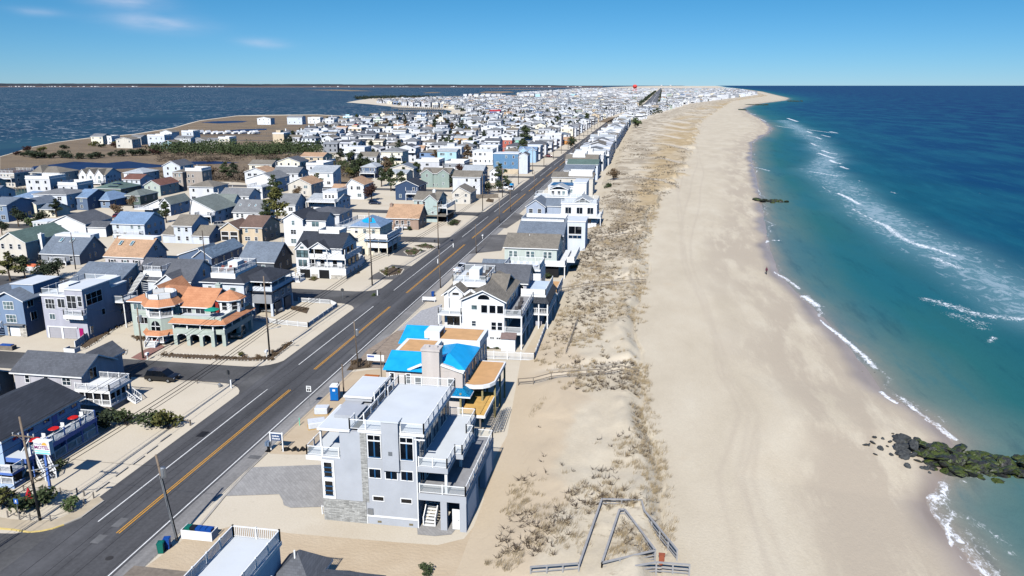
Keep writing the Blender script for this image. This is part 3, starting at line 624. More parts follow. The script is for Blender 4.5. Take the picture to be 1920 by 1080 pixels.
class H:
    def __init__(s, label, x0, y0, x1, y1, name='beach_house', cat='house', group=None):
        s.o = thing(name, label, cat, ((x0+x1)/2, (y0+y1)/2, 0), group); s.oo = org(s.o)
    def part(s, name, mb, mats, parent=None, smooth=False): return mb.build(name, mats, parent or s.o, smooth)
    def box(s, name, mat, x0, y0, z0, x1, y1, z1, parent=None): return s.part(name, MB().box(x0, y0, z0, x1, y1, z1), mat, parent)
    def _two(s, name, key, mf, mp, sub, x, y, z, rot, frame, pane):
        # mesh data shared between equal windows
        kf = ('f', frame.name); kp = ('p', pane.name)
        st = key[2]
        if kf not in st: st[kf] = mf.mesh(name, frame)
        if kp not in st: st[kp] = mp.mesh(sub, pane)
        o = bpy.data.objects.new(name, st[kf]); COL.objects.link(o); o.parent = s.o; o.location = (x-s.oo[0], y-s.oo[1], z-s.oo[2]); o.rotation_euler = (0, 0, rot)
        q = bpy.data.objects.new(sub, st[kp]); COL.objects.link(q); q.parent = o
        return o
    def win(s, face, at, u, z, w, h, nx=1, ny=2, pane=None, frame=None, fw=.09, name='window'):
        k = win_mesh(w, h, nx, ny, fw); x, y = (u, at) if face in 'SN' else (at, u)
        return s._two(name, k, k[0], k[1], 'pane', x, y, z, ROT[face], frame or WHITE, pane or random.choice(GL))
    def wins(s, face, at, u0, u1, zs, n, w=.95, h=1.35, nx=1, ny=2, jit=.1, skip=.12, **k):
        for z in zs:
            for i in range(n):
                if random.random() < skip and n > 1: continue
                u = u0+(u1-u0)*(i+.5)/n+random.uniform(-jit, jit)*(u1-u0)/n
                ww = w*(1.75 if (random.random() < .3 and (u1-u0)/n > w*2.6) else 1)
                s.win(face, at, u, z, ww, h, 2 if ww > w*1.2 else nx, ny, **k)
    def garage(s, face, at, u, w=2.4, h=2.1, mat=None, z0=.03):
        m = MB(); m.box(-w/2, -.05, 0, w/2, .01, h)
        for j in range(1, 4): m.box(-w/2+.05, -.065, h*j/4-.015, w/2-.05, -.045, h*j/4+.015)
        x, y = (u, at) if face in 'SN' else (at, u)
        o = m.build('garage_door', mat or WHITE, s.o, off=(0, 0, 0)); o.location = (x-s.oo[0], y-s.oo[1], z0); o.rotation_euler = (0, 0, ROT[face]); return o
    def door(s, face, at, u, z0=0, w=.95, h=2.05, mat=None):
        m = MB(); m.box(-w/2, -.05, 0, w/2, .01, h); x, y = (u, at) if face in 'SN' else (at, u)
        o = m.build('door', mat or WHITE, s.o, off=(0, 0, 0)); o.location = (x-s.oo[0], y-s.oo[1], z0); o.rotation_euler = (0, 0, ROT[face])
        hb = MB().box(w*.3, -.11, h*.46, w*.38, -.05, h*.5).build('handle', METAL, o, off=(0, 0, 0)); return o
    def gwall(s, x0, y0, x1, y1, z0, ze, zr, axis, mat, frac=.5, zr_f=None):
        u0, u1, a, b = (y0, y1, x0, x1) if axis == 'x' else (x0, x1, y0, y1)
        um = u0+(u1-u0)*frac
        return s.part('wall', MB().extr([(u0, z0), (u1, z0), (u1, ze-.012), (um, zr-.012), (u0, ze-.012)], axis, a, b), mat)
    def gable(s, x0, y0, x1, y1, ze, zr, axis, mat, oh=.35, t=.2, frac=.5, name='roof', og=None):
        u0, u1, a, b = (y0, y1, x0, x1) if axis == 'x' else (x0, x1, y0, y1)
        um = u0+(u1-u0)*frac; og = oh if og is None else og
        sl = (zr-ze)/max(um-u0, .01); sr = (zr-ze)/max(u1-um, .01)
        L = (u0-oh, ze-sl*oh); M = (um, zr); Q = (u1+oh, ze-sr*oh)
        if frac < .02: L = (u0-.01, zr)
        if frac > .98: Q = (u1+.01, zr)
        prof = [(L[0], L[1]+t), (M[0], M[1]+t), (Q[0], Q[1]+t), Q, M, L]
        return s.part(name, MB().extr(prof, axis, a-og, b+og, [1, 1, 0, 0, 1, 1, 1, 1]), [mat, TRIM])
    def house(s, x0, y0, x1, y1, z0, ze, zr, axis, wall, roof, oh=.35, frac=.5):
        s.gwall(x0, y0, x1, y1, z0, ze, zr, axis, wall, frac); return s.gable(x0, y0, x1, y1, ze, zr, axis, roof, oh, frac=frac)
    def hip(s, x0, y0, x1, y1, ze, zr, mat, oh=.4, t=.18, name='roof', ins=None):
        x0 -= oh; x1 += oh; y0 -= oh; y1 += oh; w = x1-x0; d = y1-y0; i = (min(w, d)/2) if ins is None else ins
        if w >= d: r = [(x0+i, (y0+y1)/2, zr), (x1-i, (y0+y1)/2, zr)]
        else: r = [((x0+x1)/2, y0+i, zr), ((x0+x1)/2, y1-i, zr)]
        v = [(x0, y0, ze), (x1, y0, ze), (x1, y1, ze), (x0, y1, ze), (x0, y0, ze+t), (x1, y0, ze+t), (x1, y1, ze+t), (x0, y1, ze+t)]+r
        f = [(0, 3, 2, 1), (0, 1, 5, 4), (1, 2, 6, 5), (2, 3, 7, 6), (3, 0, 4, 7)]
        f += [(4, 5, 9, 8), (5, 6, 9), (6, 7, 8, 9), (7, 4, 8)] if w >= d else [(4, 5, 8), (5, 6, 9, 8), (6, 7, 9), (7, 4, 8, 9)]
        return s.part(name, MB().solid(v, f, [1]*5+[0]*4), [mat, TRIM])
    def flat(s, x0, y0, x1, y1, z, t=.25, mat=None, oh=.15, name='roof'):
        m = MB().box(x0-oh, y0-oh, z, x1+oh, y1+oh, z+t, 1); m.face([(x0-oh+.12, y0-oh+.12, z+t+.012), (x1+oh-.12, y0-oh+.12, z+t+.012), (x1+oh-.12, y1+oh-.12, z+t+.012), (x0-oh+.12, y1+oh-.12, z+t+.012)], 0)
        return s.part(name, m, [mat or ROOFM, TRIM])
    def rail(s, pts, z, h=1.0, style='slat', mat=None, step=.2, parent=None, name='railing'):
        m = MB(); g = MB()
        for (a, b) in zip(pts[:-1], pts[1:]):
            za, zb = (z, z) if len(a) == 2 else (a[2], b[2])
            L = math.hypot(b[0]-a[0], b[1]-a[1])
            if L < .05: continue
            m.bar((a[0], a[1], za+h), (b[0], b[1], zb+h), .09, .07)
            if style != 'solid': m.bar((a[0], a[1], za+.1), (b[0], b[1], zb+.1), .05, .06)
            n = max(1, int(round(L/1.9)))
            for i in range(n+1):
                q = i/n; x = a[0]+(b[0]-a[0])*q; y = a[1]+(b[1]-a[1])*q; zz = za+(zb-za)*q; m.box(x-.06, y-.06, zz, x+.06, y+.06, zz+h+.1)
            if style == 'slat':
                n = int(L/step)
                for i in range(1, n):
                    q = i/n; x = a[0]+(b[0]-a[0])*q; y = a[1]+(b[1]-a[1])*q; zz = za+(zb-za)*q; m.box(x-.025, y-.025, zz+.1, x+.025, y+.025, zz+h-.03)
            elif style == 'solid': m.bar((a[0], a[1], za+h*.48), (b[0], b[1], zb+h*.48), .06, h*.86)
            elif style == 'glass': g.bar((a[0], a[1], za+h*.54), (b[0], b[1], zb+h*.54), .02, h*.74)
        o = s.part(name, m, mat or WHITE, parent)
        if style == 'glass': s.part('glass_panel', g, clear_glass(), o)
        return o
    def deck(s, x0, y0, x1, y1, z, t=.25, mat=None, name='deck', trim=None):
        m = MB().box(x0, y0, z-t, x1, y1, z-.015, 1); m.face([(x0, y0, z), (x1, y0, z), (x1, y1, z), (x0, y1, z)], 0)
        for p, q in (((x0, y0), (x1, y0)), ((x1, y0), (x1, y1)), ((x1, y1), (x0, y1)), ((x0, y1), (x0, y0))): m.face([(p[0], p[1], z-.015), (q[0], q[1], z-.015), (q[0], q[1], z), (p[0], p[1], z)], 1)
        return s.part(name, m, [mat or DECKG, trim or WHITE])
    def posts(s, pts, z0, z1, w=.18, mat=None, name='post'):
        for x, y in pts: s.part(name, MB().box(x-w/2, y-w/2, z0, x+w/2, y+w/2, z1), mat or WHITE)
    def stairs(s, x, y, w, dx, dy, z0, z1, mat=None, rails=True, n=None):
        """flight whose top edge centre is (x,y); (dx,dy) is the way down"""
        n = n or max(2, int(round((z1-z0)/.2))); run = .27; m = MB(); px, py = -dy, dx
        for i in range(n):
            a = i*run; zt = z1-(i+1)*(z1-z0)/n; c0 = (x+dx*a, y+dy*a); c1 = (x+dx*(a+run), y+dy*(a+run))
            m.bar((c0[0], c0[1], zt), (c1[0], c1[1], zt), w, .09)
        L = n*run
        for sg in (-1, 1):
            o = sg*(w/2+.03); m.bar((x+px*o, y+py*o, z1-.2), (x+px*o+dx*L, y+py*o+dy*L, z0-.0), .06, .25)
        st = s.part('stairs', m, mat or WHITE)
        if rails:
            for sg in (-1, 1):
                o = sg*(w/2+.05); s.rail([(x+px*o, y+py*o, z1), (x+px*o+dx*L, y+py*o+dy*L, z0)], 0, .9, 'slat', step=.28, parent=st)
        return st
    def chimney(s, x, y, z0, z1, w=.9, d=.9, mat=None, parent=None):
        m = MB().box(x-w/2, y-d/2, z0, x+w/2, y+d/2, z1); m.box(x-w/2-.07, y-d/2-.07, z1, x+w/2+.07, y+d/2+.07, z1+.14); m.box(x-.2, y-.2, z1+.14, x+.2, y+.2, z1+.4)
        return s.part('chimney', m, mat or WHITE, parent)
    def vent(s, x, y, z, parent): return s.part('vent_pipe', MB().tube((x, y, z-.3), (x, y, z+.45), .07), WHITE, parent)
    def skylight(s, x, y0, z0, y1, z1, w=.8, parent=None):
        """on a south roof slope from (y0,z0) up to (y1,z1)"""
        m = MB(); f = .09
        up = Vector((0, y1-y0, z1-z0)).normalized(); nr = Vector((0, -up[2], up[1])); a = Vector((x, y0, z0)); b = Vector((x, y1, z1))
        m.bar(a+nr*.05, b+nr*.05, w, .14)
        o = s.part('skylight', m, WHITE, parent); g = MB(); g.bar(a+up*f+nr*.07, b-up*f+nr*.07, w-.18, .12); s.part('pane', g, glass((70, 110, 120), .05), o); return o

SAGE = siding((186, 197, 186)); SLATE = siding((98, 116, 142)); NAVYW = siding((58, 78, 108)); CREAM = siding((238, 230, 208)); BEIGE = siding((214, 208, 196)); TAN = siding((212, 194, 166)); WSID = siding((232, 234, 236)); PALEB = siding((212, 219, 228)); GREYS = siding((150, 154, 160)); DGREY = siding((92, 98, 106)); TAUPE = siding((168, 158, 148)); LAV = siding((184, 184, 194)); BLUEW = siding((128, 148, 174)); AQUA = siding((178, 214, 226)); CEDAR = siding((168, 144, 128)); PINKG = siding((204, 200, 202))
RDARK = shingle((90, 93, 99)); RBLACK = shingle((56, 60, 68)); RGREY = shingle((124, 126, 128)); RTAUPE = shingle((124, 118, 108)); RBROWN = shingle((112, 92, 82)); RTAN = shingle((176, 144, 116)); RGREEN = shingle((92, 112, 106)); RBLUE = shingle((116, 140, 168)); RSLATE = shingle((110, 120, 132)); RLIGHT = shingle((168, 174, 178)); RSPECK = shingle((106, 124, 142), .55); RGGREEN = shingle((116, 124, 120))
TERRA = None
def terracotta():
    t = NT('terracotta_tiles'); p = t.pos(); sp = t.n("ShaderNodeSeparateXYZ"); t.t.links.new(p, sp.inputs[0])
    w = t.math('FRACT', t.math('MULTIPLY', t.math('ADD', sp.outputs[0], t.math('MULTIPLY', sp.outputs[1], .15)), 3.6)); r = t.math('FRACT', t.math('MULTIPLY', sp.outputs[2], 3.4))
    n = t.noise(p, .9, 4); c = t.ramp(n, [(.3, (.45, .20, .10)), (.7, (.57, .275, .145))])
    c = t.mix(t.math('MULTIPLY', t.step(w, .75, 1.0), .5), c, (.28, .10, .05)); c = t.mix(t.math('MULTIPLY', t.step(r, .8, 1.0), .4), c, (.30, .11, .05))
    t.col(c); t.rough(.8); t.bump(w, -.4, .03); return t.m
TERRA = terracotta()
STONE = None
def stonework(c=(168, 168, 164), name='ledge_stone', w=.55, h=.14):
    t = NT(name); p = t.pos(); br = t.n("ShaderNodeTexBrick"); sp = t.n("ShaderNodeSeparateXYZ"); t.t.links.new(p, sp.inputs[0]); cv = t.n("ShaderNodeCombineXYZ")
    t.t.links.new(t.math('ADD', sp.outputs[0], sp.outputs[1]), cv.inputs[0]); t.t.links.new(sp.outputs[2], cv.inputs[1]); t.t.links.new(cv.outputs[0], br.inputs['Vector']); c = lin(c)
    br.inputs['Scale'].default_value = 1; br.inputs['Brick Width'].default_value = w; br.inputs['Row Height'].default_value = h; br.inputs['Mortar Size'].default_value = .012; br.inputs['Bias'].default_value = .1; br.offset_frequency = 2
    br.inputs['Color1'].default_value = tuple(v*.45 for v in c)+(1,); br.inputs['Color2'].default_value = tuple(min(1, v*1.35) for v in c)+(1,); br.inputs['Mortar'].default_value = tuple(v*.35 for v in c)+(1,)
    n = t.noise(p, 3, 5, .7); t.col(t.mix(.4, br.outputs['Color'], t.ramp(n, [(.35, tuple(v*.45 for v in c)), (.65, tuple(min(1, v*1.3) for v in c))]))); t.rough(.9); t.bump(n, .6, .06); return t.m
STONE = stonework()
MARSHSTONE = stonework((190, 184, 172), 'field_stone', .5, .3)
HEROW = stucco((178, 182, 188))
BLUETARP = NT('blue_underlayment'); BLUETARP.col(BLUETARP.ramp(BLUETARP.noise(BLUETARP.pos(), .7, 4), [(.3, (.008, .29, .60)), (.7, (.015, .37, .74))])); BLUETARP.rough(.45); BLUETARP = BLUETARP.m

# ================================================================== the modern grey house by the dune
h = H('modern light grey stucco house with flat white roof decks and stone base, nearest the dune', -31.4, 68.7, -16.6, 82.5)
h.box('wall', HEROW, -31.4, 68.7, 0, -21.5, 81.5, 6.9)
h.box('wall', HEROW, -29.4, 68.72, 6.9, -21.52, 81.48, 9.9)
h.box('wall', HEROW, -31.38, 74, 6.9, -29.42, 81.48, 10.2)
h.part('stone_cladding', MB().box(-31.46, 68.62, -.02, -26.9, 69.9, 2.4).box(-27.25, 68.65, 2.41, -26.6, 69.2, 9.88).box(-31.47, 69.91, -.02, -31.35, 74, 2.4), STONE)
h.part('trim_band', MB().box(-26.88, 68.64, .82, -21.5, 68.75, 1.02).box(-26.95, 68.64, 0, -26.8, 68.78, .8), WHITE)
r = h.flat(-27.4, 68.75, -20.75, 81.35, 9.92, .28, None, .06)
h.flat(-31.6, 68.6, -28.3, 74.6, 9.91, .24, None, .05); h.box('wall', HEROW, -31.5, 75.7, 10.2, -28.5, 81.4, 10.55); h.flat(-31.5, 75.7, -28.5, 81.5, 10.55, .22, None, .12)
h.part('stairwell', MB().box(-28.28, 69.2, 9.85, -27.5, 81.3, 9.95), DARK)  # near-black slab paints the shaded depth of the stair slot
h.part('stairs', MB().box(-30.9, 71.2, 10.17, -28.4, 74.2, 10.5), HEROW)
ch = h.part('chimney', MB().box(-24.9, 68.32, 6.2, -23.2, 69.4, 11.35), HEROW); h.part('cap', MB().box(-25.0, 68.24, 11.35, -23.1, 69.5, 11.5), ROOFM, ch); h.part('vent_grille', MB().box(-24.25, 68.27, 7.9, -23.85, 68.33, 8.3), METAL, ch)
for pts in ([(-28.3, 70.2), (-28.3, 68.8), (-25.0, 68.8)], [(-23.1, 68.8), (-20.75, 68.8), (-20.75, 81.3), (-26.5, 81.3), (-27.3, 81.3), (-27.3, 77.6)], [(-27.4, 70.4), (-27.4, 77.0)], [(-28.2, 75.8), (-28.2, 81.3)]):
    h.rail(pts, 10.2, 1.0, 'glass')
BF = dict(frame=WHITE, pane=GL[3])
for x in (-25.8, -22.5): h.win('S', 68.7, x, 8.55, 1.45, 2.55, 2, 1, **BF); h.part('transom', MB().box(x-.62, 68.615, 9.12, x+.62, 68.7, 9.24), WHITE); h.part('sash', MB().box(x-.07, 68.63, 7.4, x+.07, 68.7, 9.1).box(x-.6, 68.63, 7.36, x+.6, 68.7, 7.45), var_mat('blue_sash', (40, 84, 124), .4, .1))
for x in (-25.85, -24.15, -22.55): h.win('S', 68.7, x, 5.65, 1.35, 1.12, 2, 1, **BF); h.part('sash', MB().box(x-.06, 68.63, 5.17, x+.06, 68.7, 6.12), var_mat('blue_sash', (40, 84, 124), .4, .1))
for x in (-25.6, -22.7): h.win('S', 68.7, x, 2.9, 1.25, .62, 1, 1, **BF)
h.part('corner_panel', MB().box(-31.45, 68.64, 2.42, -30.1, 68.75, 6.7), WHITE)
for z in (3.6, 5.65): h.win('S', 68.64, -30.75, z, 1.0, 1.75, 1, 1, frame=WHITE, pane=GL[3]); h.part('sash', MB().box(-31.2, 68.56, z-.3, -30.3, 68.63, z-.2).box(-31.2, 68.56, z+.2, -30.3, 68.63, z+.3).box(-31.2, 68.56, z-.8, -30.3, 68.63, z-.72), var_mat('blue_sash', (40, 84, 124), .4, .1))
h.part('meter_box', MB().box(-26.75, 68.5, 1.15, -26.2, 68.69, 1.75), METAL)
for x in (-25.6, -22.3): h.part('crawl_vent', MB().box(x-.2, 68.66, .22, x+.2, 68.72, .42), var_mat('bronze_vent', (120, 110, 84), .5, .1))
# west balcony under the roof corner
h.deck(-33.1, 68.75, -29.45, 74.4, 7.02, .5, ROOFM); h.rail([(-29.6, 68.85), (-33.0, 68.85), (-33.0, 74.3)], 7.02, .95, 'glass'); h.posts([(-31.45, 68.95), (-31.45, 73.8)], 7.02, 9.9, .16)
h.win('W', -29.4, 71.4, 8.2, 2.6, 2.1, 2, 1, **BF)
# east decks over the porch
h.deck(-21.5, 68.7, -18.4, 81.6, 6.75, .55, ROOFM, trim=HEROW); h.deck(-18.4, 72, -17.65, 77.2, 6.75, .55, ROOFM, trim=HEROW)
h.rail([(-21.35, 68.8), (-18.5, 68.8), (-18.5, 72.0), (-17.75, 72.0), (-17.75, 77.1), (-18.5, 77.1), (-18.5, 81.5), (-21.4, 81.5)], 6.75, .95, 'glass')
h.deck(-21.5, 68.72, -16.6, 82.5, 3.9, .75, DECKG, trim=HEROW)
h.rail([(-21.35, 68.82), (-16.7, 68.82), (-16.7, 82.4), (-18.6, 82.4)], 3.9, .95, 'glass')
h.posts([(-18.65, 69.0), (-18.65, 75), (-18.65, 81)], 3.9, 6.2, .26)
for x, y in ((-18.9, 69.0), (-16.95, 69.05), (-16.95, 74), (-16.95, 78.2), (-16.95, 82.1), (-18.9, 82.1)): h.part('pillar', MB().box(x-.33, y-.33, 0, x+.33, y+.33, 3.15), HEROW)
h.part('slat_screen', MB().box(-16.74, 69.6, .2, -16.66, 73.6, 2.9).box(-16.74, 78.6, .2, -16.66, 81.8, 2.9), WHITE)
h.door('S', 69.1, -17.75, .05, .75, 2.2); h.part('porch_wall', MB().box(-21.4, 75.5, 0, -17.3, 75.7, 3.1), HEROW)
h.stairs(-20.55, 71.6, 1.1, 0, -1, .1, 2.0)
h.deck(-21.4, 71.62, -19.6, 75.4, 2.02, .2, DECKG)
for y, w in ((70.3, 1.6), (72.8, 2.2), (75.6, 2.4), (78.6, 2.4), (80.6, 1.2)): h.win('E', -21.48, y, 8.1, w, 2.4, 2, 1, **BF); h.win('E', -21.5, y, 5.0, w, 2.0, 2, 1, **BF)
h.win('E', -21.5, 72, 1.6, 1.4, 1.2, 1, 1, **BF); h.rail([(-32.1, 69.6, 0), (-31.5, 69.6, .1)], 0, .9, 'slat')
h.part('gutter', MB().box(-21.7, 68.55, 9.6, -20.6, 68.66, 9.72).box(-21.56, 68.6, 0, -21.46, 68.69, 9.6), WHITE)

# ================================================================== house being re-roofed in blue
HWRAP = siding((206, 198, 192))
h = H('house under construction with bright blue roofing membrane, plywood decks and bare timber posts', -33, 93.3, -19, 109, 'house_under_construction')
h.box('wall', HWRAP, -33, 93.4, 0, -22.8, 108.8, 7.45)
h.part('roof', MB().extr([(92.9, 7.3), (96.8, 8.75), (96.8, 7.5), (93.4, 7.3)], 'x', -33.3, -27.6, [1, 1, 0, 1, 1, 1]), [BLUETARP, TRIM])
def plyroof(x0, y0, x1, y1, z): h.part('roof_deck', MB().box(x0, y0, 7.45, x1, y1, z, 1).box(x0+.5, y0+.35, z, x1-.5, y1-.45, z+.03, 0), [PLY, TRIM])
plyroof(-32.9, 96.82, -27.8, 102.4, 8.62); plyroof(-29.8, 103.0, -22.6, 108.9, 8.5)
h.hip(-27.6, 94.0, -22.8, 103.0, 7.46, 8.9, BLUETARP, .25)
h.part('roof', MB().extr([(103.4, 7.4), (107.8, 8.9), (107.8, 7.4)], 'x', -34.6, -30.0, [1, 1, 0, 1, 1]), [BLUETARP, TRIM])
h.box('roof_hatch', WHITE, -30.6, 103.2, 8.5, -28.4, 106.2, 9.5); h.part('hatch_opening', MB().box(-28.42, 103.5, 8.6, -28.36, 105.4, 9.3), BLACK)
ch = h.part('chimney', MB().box(-28.0, 92.9, 0, -25.7, 94.6, 10.2), HWRAP); h.part('cap', MB().box(-28.1, 92.8, 10.2, -25.6, 94.7, 10.5).tube((-27.4, 93.8, 10.5), (-27.4, 93.8, 10.75), .28).tube((-26.3, 93.8, 10.5), (-26.3, 93.8, 10.75), .28), HWRAP, ch)
h.part('gable_trim', MB().bar((-25.6, 93.25, 8.35), (-22.6, 93.25, 7.45), .1, .3), TRIM); h.part('gable_trim', MB().bar((-30.0, 93.2, 7.4), (-28.1, 93.2, 8.3), .1, .3), TRIM)
h.box('porch_shade_fill', DARK, -22.79, 94.5, .1, -22.7, 108.5, 4.2)  # thin dark sheet over the wall paints the shade under the balcony
h.part('wall', MB().extr([(-25.7, 7.45), (-22.85, 7.45), (-25.7, 8.3)], 'y', 93.38, 94.2), HWRAP)
for x, w, z in ((-32.2, .75, 6.1), (-30.0, .75, 6.1), (-28.7, 1.0, 5.7), (-24.3, 1.0, 5.8)): h.win('S', 93.4, x, z, w, 1.6, 1, 2, frame=WHITE, pane=GL[3], fw=.12)
for y in (95, 97, 99.2, 101.2, 103.4, 105.2, 107): h.win('E', -22.8, y, 6.0, 1.1, 2.0, 1, 1, pane=GL[1], fw=.14)
h.part('window_opening', MB().box(-22.85, 99.8, 4.8, -22.74, 100.6, 7.0), PLY)
cr = [(-22.8, 94.6), (-21.6, 94.3), (-20.4, 94.6), (-19.6, 95.3), (-19.1, 96.4), (-19.1, 104.2), (-22.8, 104.2)]
m = MB(); m.prism(cr, 4.9, 5.35, 1); m.face([(x*.93-1.55, (y-99)*.92+99, 5.365) for x, y in cr], 0); h.part('balcony', m, [PLY, TRIM])
h.part('skirt_roof', MB().solid([(-24.6, 92.3, 4.6), (-21.6, 92.3, 4.6), (-21.6, 94.5, 4.6), (-22.8, 93.4, 5.3), (-24.6, 93.4, 5.3), (-22.8, 94.5, 5.3)], [(0, 1, 3, 4), (1, 2, 5, 3), (0, 4, 3, 5, 2, 1)]), BLUETARP); h.part('fascia', MB().box(-24.7, 92.25, 4.4, -21.55, 94.5, 4.59), TRIM)
h.posts([(-22.9, 92.6), (-20.6, 95.2), (-19.3, 97), (-19.3, 100.6), (-19.3, 104), (-21.8, 104)], 0, 4.9, .24, var_mat('green_treated_post', (150, 140, 100), .9, .2, 2))
m = MB()
for i in range(15): m.box(-22.5, 90.9+i*.53, 2.72, -19.5, 91.0+i*.53, 2.98)
m.box(-22.5, 90.75, 2.7, -19.4, 90.89, 3.0); m.box(-22.5, 90.9, 2.99, -20.0, 97.6, 3.03); h.part('deck_framing', m, NEWWOOD)
h.part('rim_board', MB().box(-19.42, 90.7, 2.55, -19.3, 104.2, 3.02).box(-22.6, 90.6, 2.55, -19.42, 90.74, 2.9), WHITE); h.posts([(-20.0, 91.0), (-22.4, 91.0), (-19.5, 97.5)], 0, 2.7, .2, WOOD)

# ================================================================== white gabled house with fenced yard
h = H('big white gabled house with brown-grey roof, balconies and a fenced sand yard', -34, 125, -20.2, 139)
h.house(-30.4, 125, -23.2, 139, 0, 8.3, 10.0, 'y', WSID, RTAUPE, .45)
h.house(-34, 127, -30.42, 137, 0, 8.6, 9.9, 'y', WSID, RTAUPE, .4)
h.house(-32.9, 126.4, -30.6, 131, 5.8, 9.2, 10.2, 'y', WSID, RTAUPE, .3)
r = h.gable(-31.5, 130, -24, 139, 8.7, 10.6, 'x', RTAUPE, .2)
h.part('roof_gable_trim', MB().bar((-30.2, 125.6, 9.0), (-29.0, 125.6, 9.9), .2, .35).bar((-29.0, 125.6, 9.9), (-27.6, 125.6, 9.0), .2, .35), TRIM)
h.deck(-33, 129.5, -27.2, 138, 10.3, .9, ROOFM); h.rail([(-33, 129.5), (-27.2, 129.5), (-27.2, 138), (-33, 138), (-33, 129.5)], 10.3, 1.1, 'glass'); h.box('roof_hatch', WHITE, -30.6, 131.5, 10.31, -28.8, 134.5, 12.0)
for x in (-26.6, -25.2, -23.9): h.win('S', 125, x, 6.9, 1.2, 1.5, 1, 1, pane=GL[3])
h.win('S', 125, -28.3, 7.1, 1.1, .9, 1, 1); h.win('S', 125, -28.4, 4.3, .85, 1.0); h.win('S', 125, -25.0, 4.0, .95, 1.5); h.win('S', 125, -23.95, 4.0, .95, 1.5)
for x in (-25.3, -24.2): h.win('S', 125, x, 1.9, .85, .45, 2, 1)
h.deck(-34.6, 124.9, -30.5, 127, 5.75, .3, ROOFM); h.deck(-34.6, 124.9, -30.5, 127, 2.85, .3, ROOFM); h.rail([(-34.5, 127), (-34.5, 125), (-30.6, 125), (-30.6, 126.9)], 5.75, .95, 'glass'); h.rail([(-34.5, 127), (-34.5, 125), (-30.6, 125)], 2.85, .9, 'glass'); h.posts([(-34.45, 125.05), (-30.7, 125.05)], 0, 5.5, .2)
h.win('S', 127, -32.8, 7.1, .9, 1.9, 1, 1, pane=GL[3]); h.win('S', 127, -31.5, 7.3, .9, 1.4, 1, 1, pane=GL[3]); h.win('S', 127, -32.4, 4.0, 2.4, 2.0, 2, 1, pane=GL[3])
h.win('S', 126.4, -31.8, 8.9, 1.3, .6, 1, 1, pane=GL[3])
h.deck(-23.2, 125.05, -20.2, 138, 5.9, .35, DECKG); h.deck(-23.2, 125.05, -20.2, 138, 2.95, .35, DECKG)
h.rail([(-23.1, 125.15), (-20.3, 125.15), (-20.3, 137.9)], 5.9, .95, 'glass'); h.rail([(-23.1, 125.15), (-20.3, 125.15), (-20.3, 137.9)], 2.95, .95, 'glass')
h.posts([(-20.35, 125.2), (-20.35, 129.5), (-20.35, 133.8), (-20.35, 137.8)], 0, 5.6, .24)
for y in (127, 129.6, 132.4, 135.2): h.win('E', -23.2, y, 7.1, 1.8, 1.9, 2, 1, pane=GL[3]); h.win('E', -23.2, y, 4.1, 1.8, 2.0, 2, 1, pane=GL[3])
sh = h.box('shed', WSID, -23.6, 124.0, 0, -21.2, 125.0, 2.2); h.part('shed_roof', MB().solid([(-23.7, 123.8, 2.2), (-21.1, 123.8, 2.2), (-21.1, 125.05, 3.0), (-23.7, 125.05, 3.0), (-23.7, 125.05, 2.2), (-21.1, 125.05, 2.2)], [(0, 1, 2, 3), (0, 3, 4), (1, 5, 2), (0, 4, 5, 1), (3, 2, 5, 4)]), var_mat('brown_metal', (120, 104, 100), .5, .15, 3))
h.part('arched_window', MB().extr([(-27.7, 8.55), (-25.7, 8.55), (-25.8, 8.95), (-26.2, 9.25), (-26.7, 9.35), (-27.2, 9.25), (-27.6, 8.95)], 'y', 124.94, 125.02), GL[3])
yard_fence_lines = [[(-26.2, 119.8), (-17.4, 120.2)], [(-17.4, 120.2), (-18.05, 147)]]

# ================================================================== wrap-deck house behind it
h = H('dark-roofed lavender house with a pale wraparound upper deck, behind the white gabled house', -34, 140.5, -18, 150)
h.house(-34, 141, -22, 149.5, 0, 7.6, 10.0, 'x', LAV, RDARK, .4)
h.box('wall', LAV, -22, 139.5, 0, -18.9, 149, 5.5)
h.deck(-22.6, 138.2, -18.0, 149, 6.2, .4, var_mat('pale_blue_deck', (196, 212, 228), .6, .08)); h.rail([(-22.5, 138.3), (-18.1, 138.3), (-18.1, 148.9)], 6.2, 1.0, 'solid')
h.part('skirt_roof', MB().solid([(-22.8, 137.2, 4.9), (-17.2, 137.2, 4.9), (-17.2, 149, 4.9), (-18.0, 138.2, 5.8), (-22.8, 138.2, 5.8), (-18.0, 149, 5.8)], [(0, 1, 3, 4), (1, 2, 5, 3), (0, 4, 3, 5, 2, 1)]), RDARK)
h.posts([(-20.6, 137.6), (-19.2, 137.6), (-17.6, 137.6), (-17.6, 143), (-17.6, 148.5)], 0, 4.9, .22)
h.deck(-22, 137.5, -17.4, 149, 2.9, .3, DECKG); h.rail([(-21.8, 137.6), (-17.5, 137.6), (-17.5, 148.8)], 2.9, .95, 'slat', step=.3)
h.wins('S', 139.5, -21.8, -19, (4.2,), 2, .9, 1.7); h.wins('S', 141, -24.5, -22.2, (7.0,), 2, .8, 1.3); h.wins('E', -18.9, 140, 148.5, (1.4, 4.2), 4, 1.2, 1.6, pane=GL[3]); h.win('E', -22, 143, 7.3, 1.6, 1.9, 2, 1, pane=GL[3]); h.win('E', -22, 146.5, 7.3, 1.6, 1.9, 2, 1, pane=GL[3])
rr = h.part('vent_pipe', MB().tube((-29, 144, 8.8), (-29, 144, 9.7), .08).tube((-31, 144.5, 8.8), (-31, 144.5, 9.7), .08), WHITE)
h = H('low dark-roofed house carrying a long white roof deck, between two oceanfront houses', -33, 152, -19, 160)
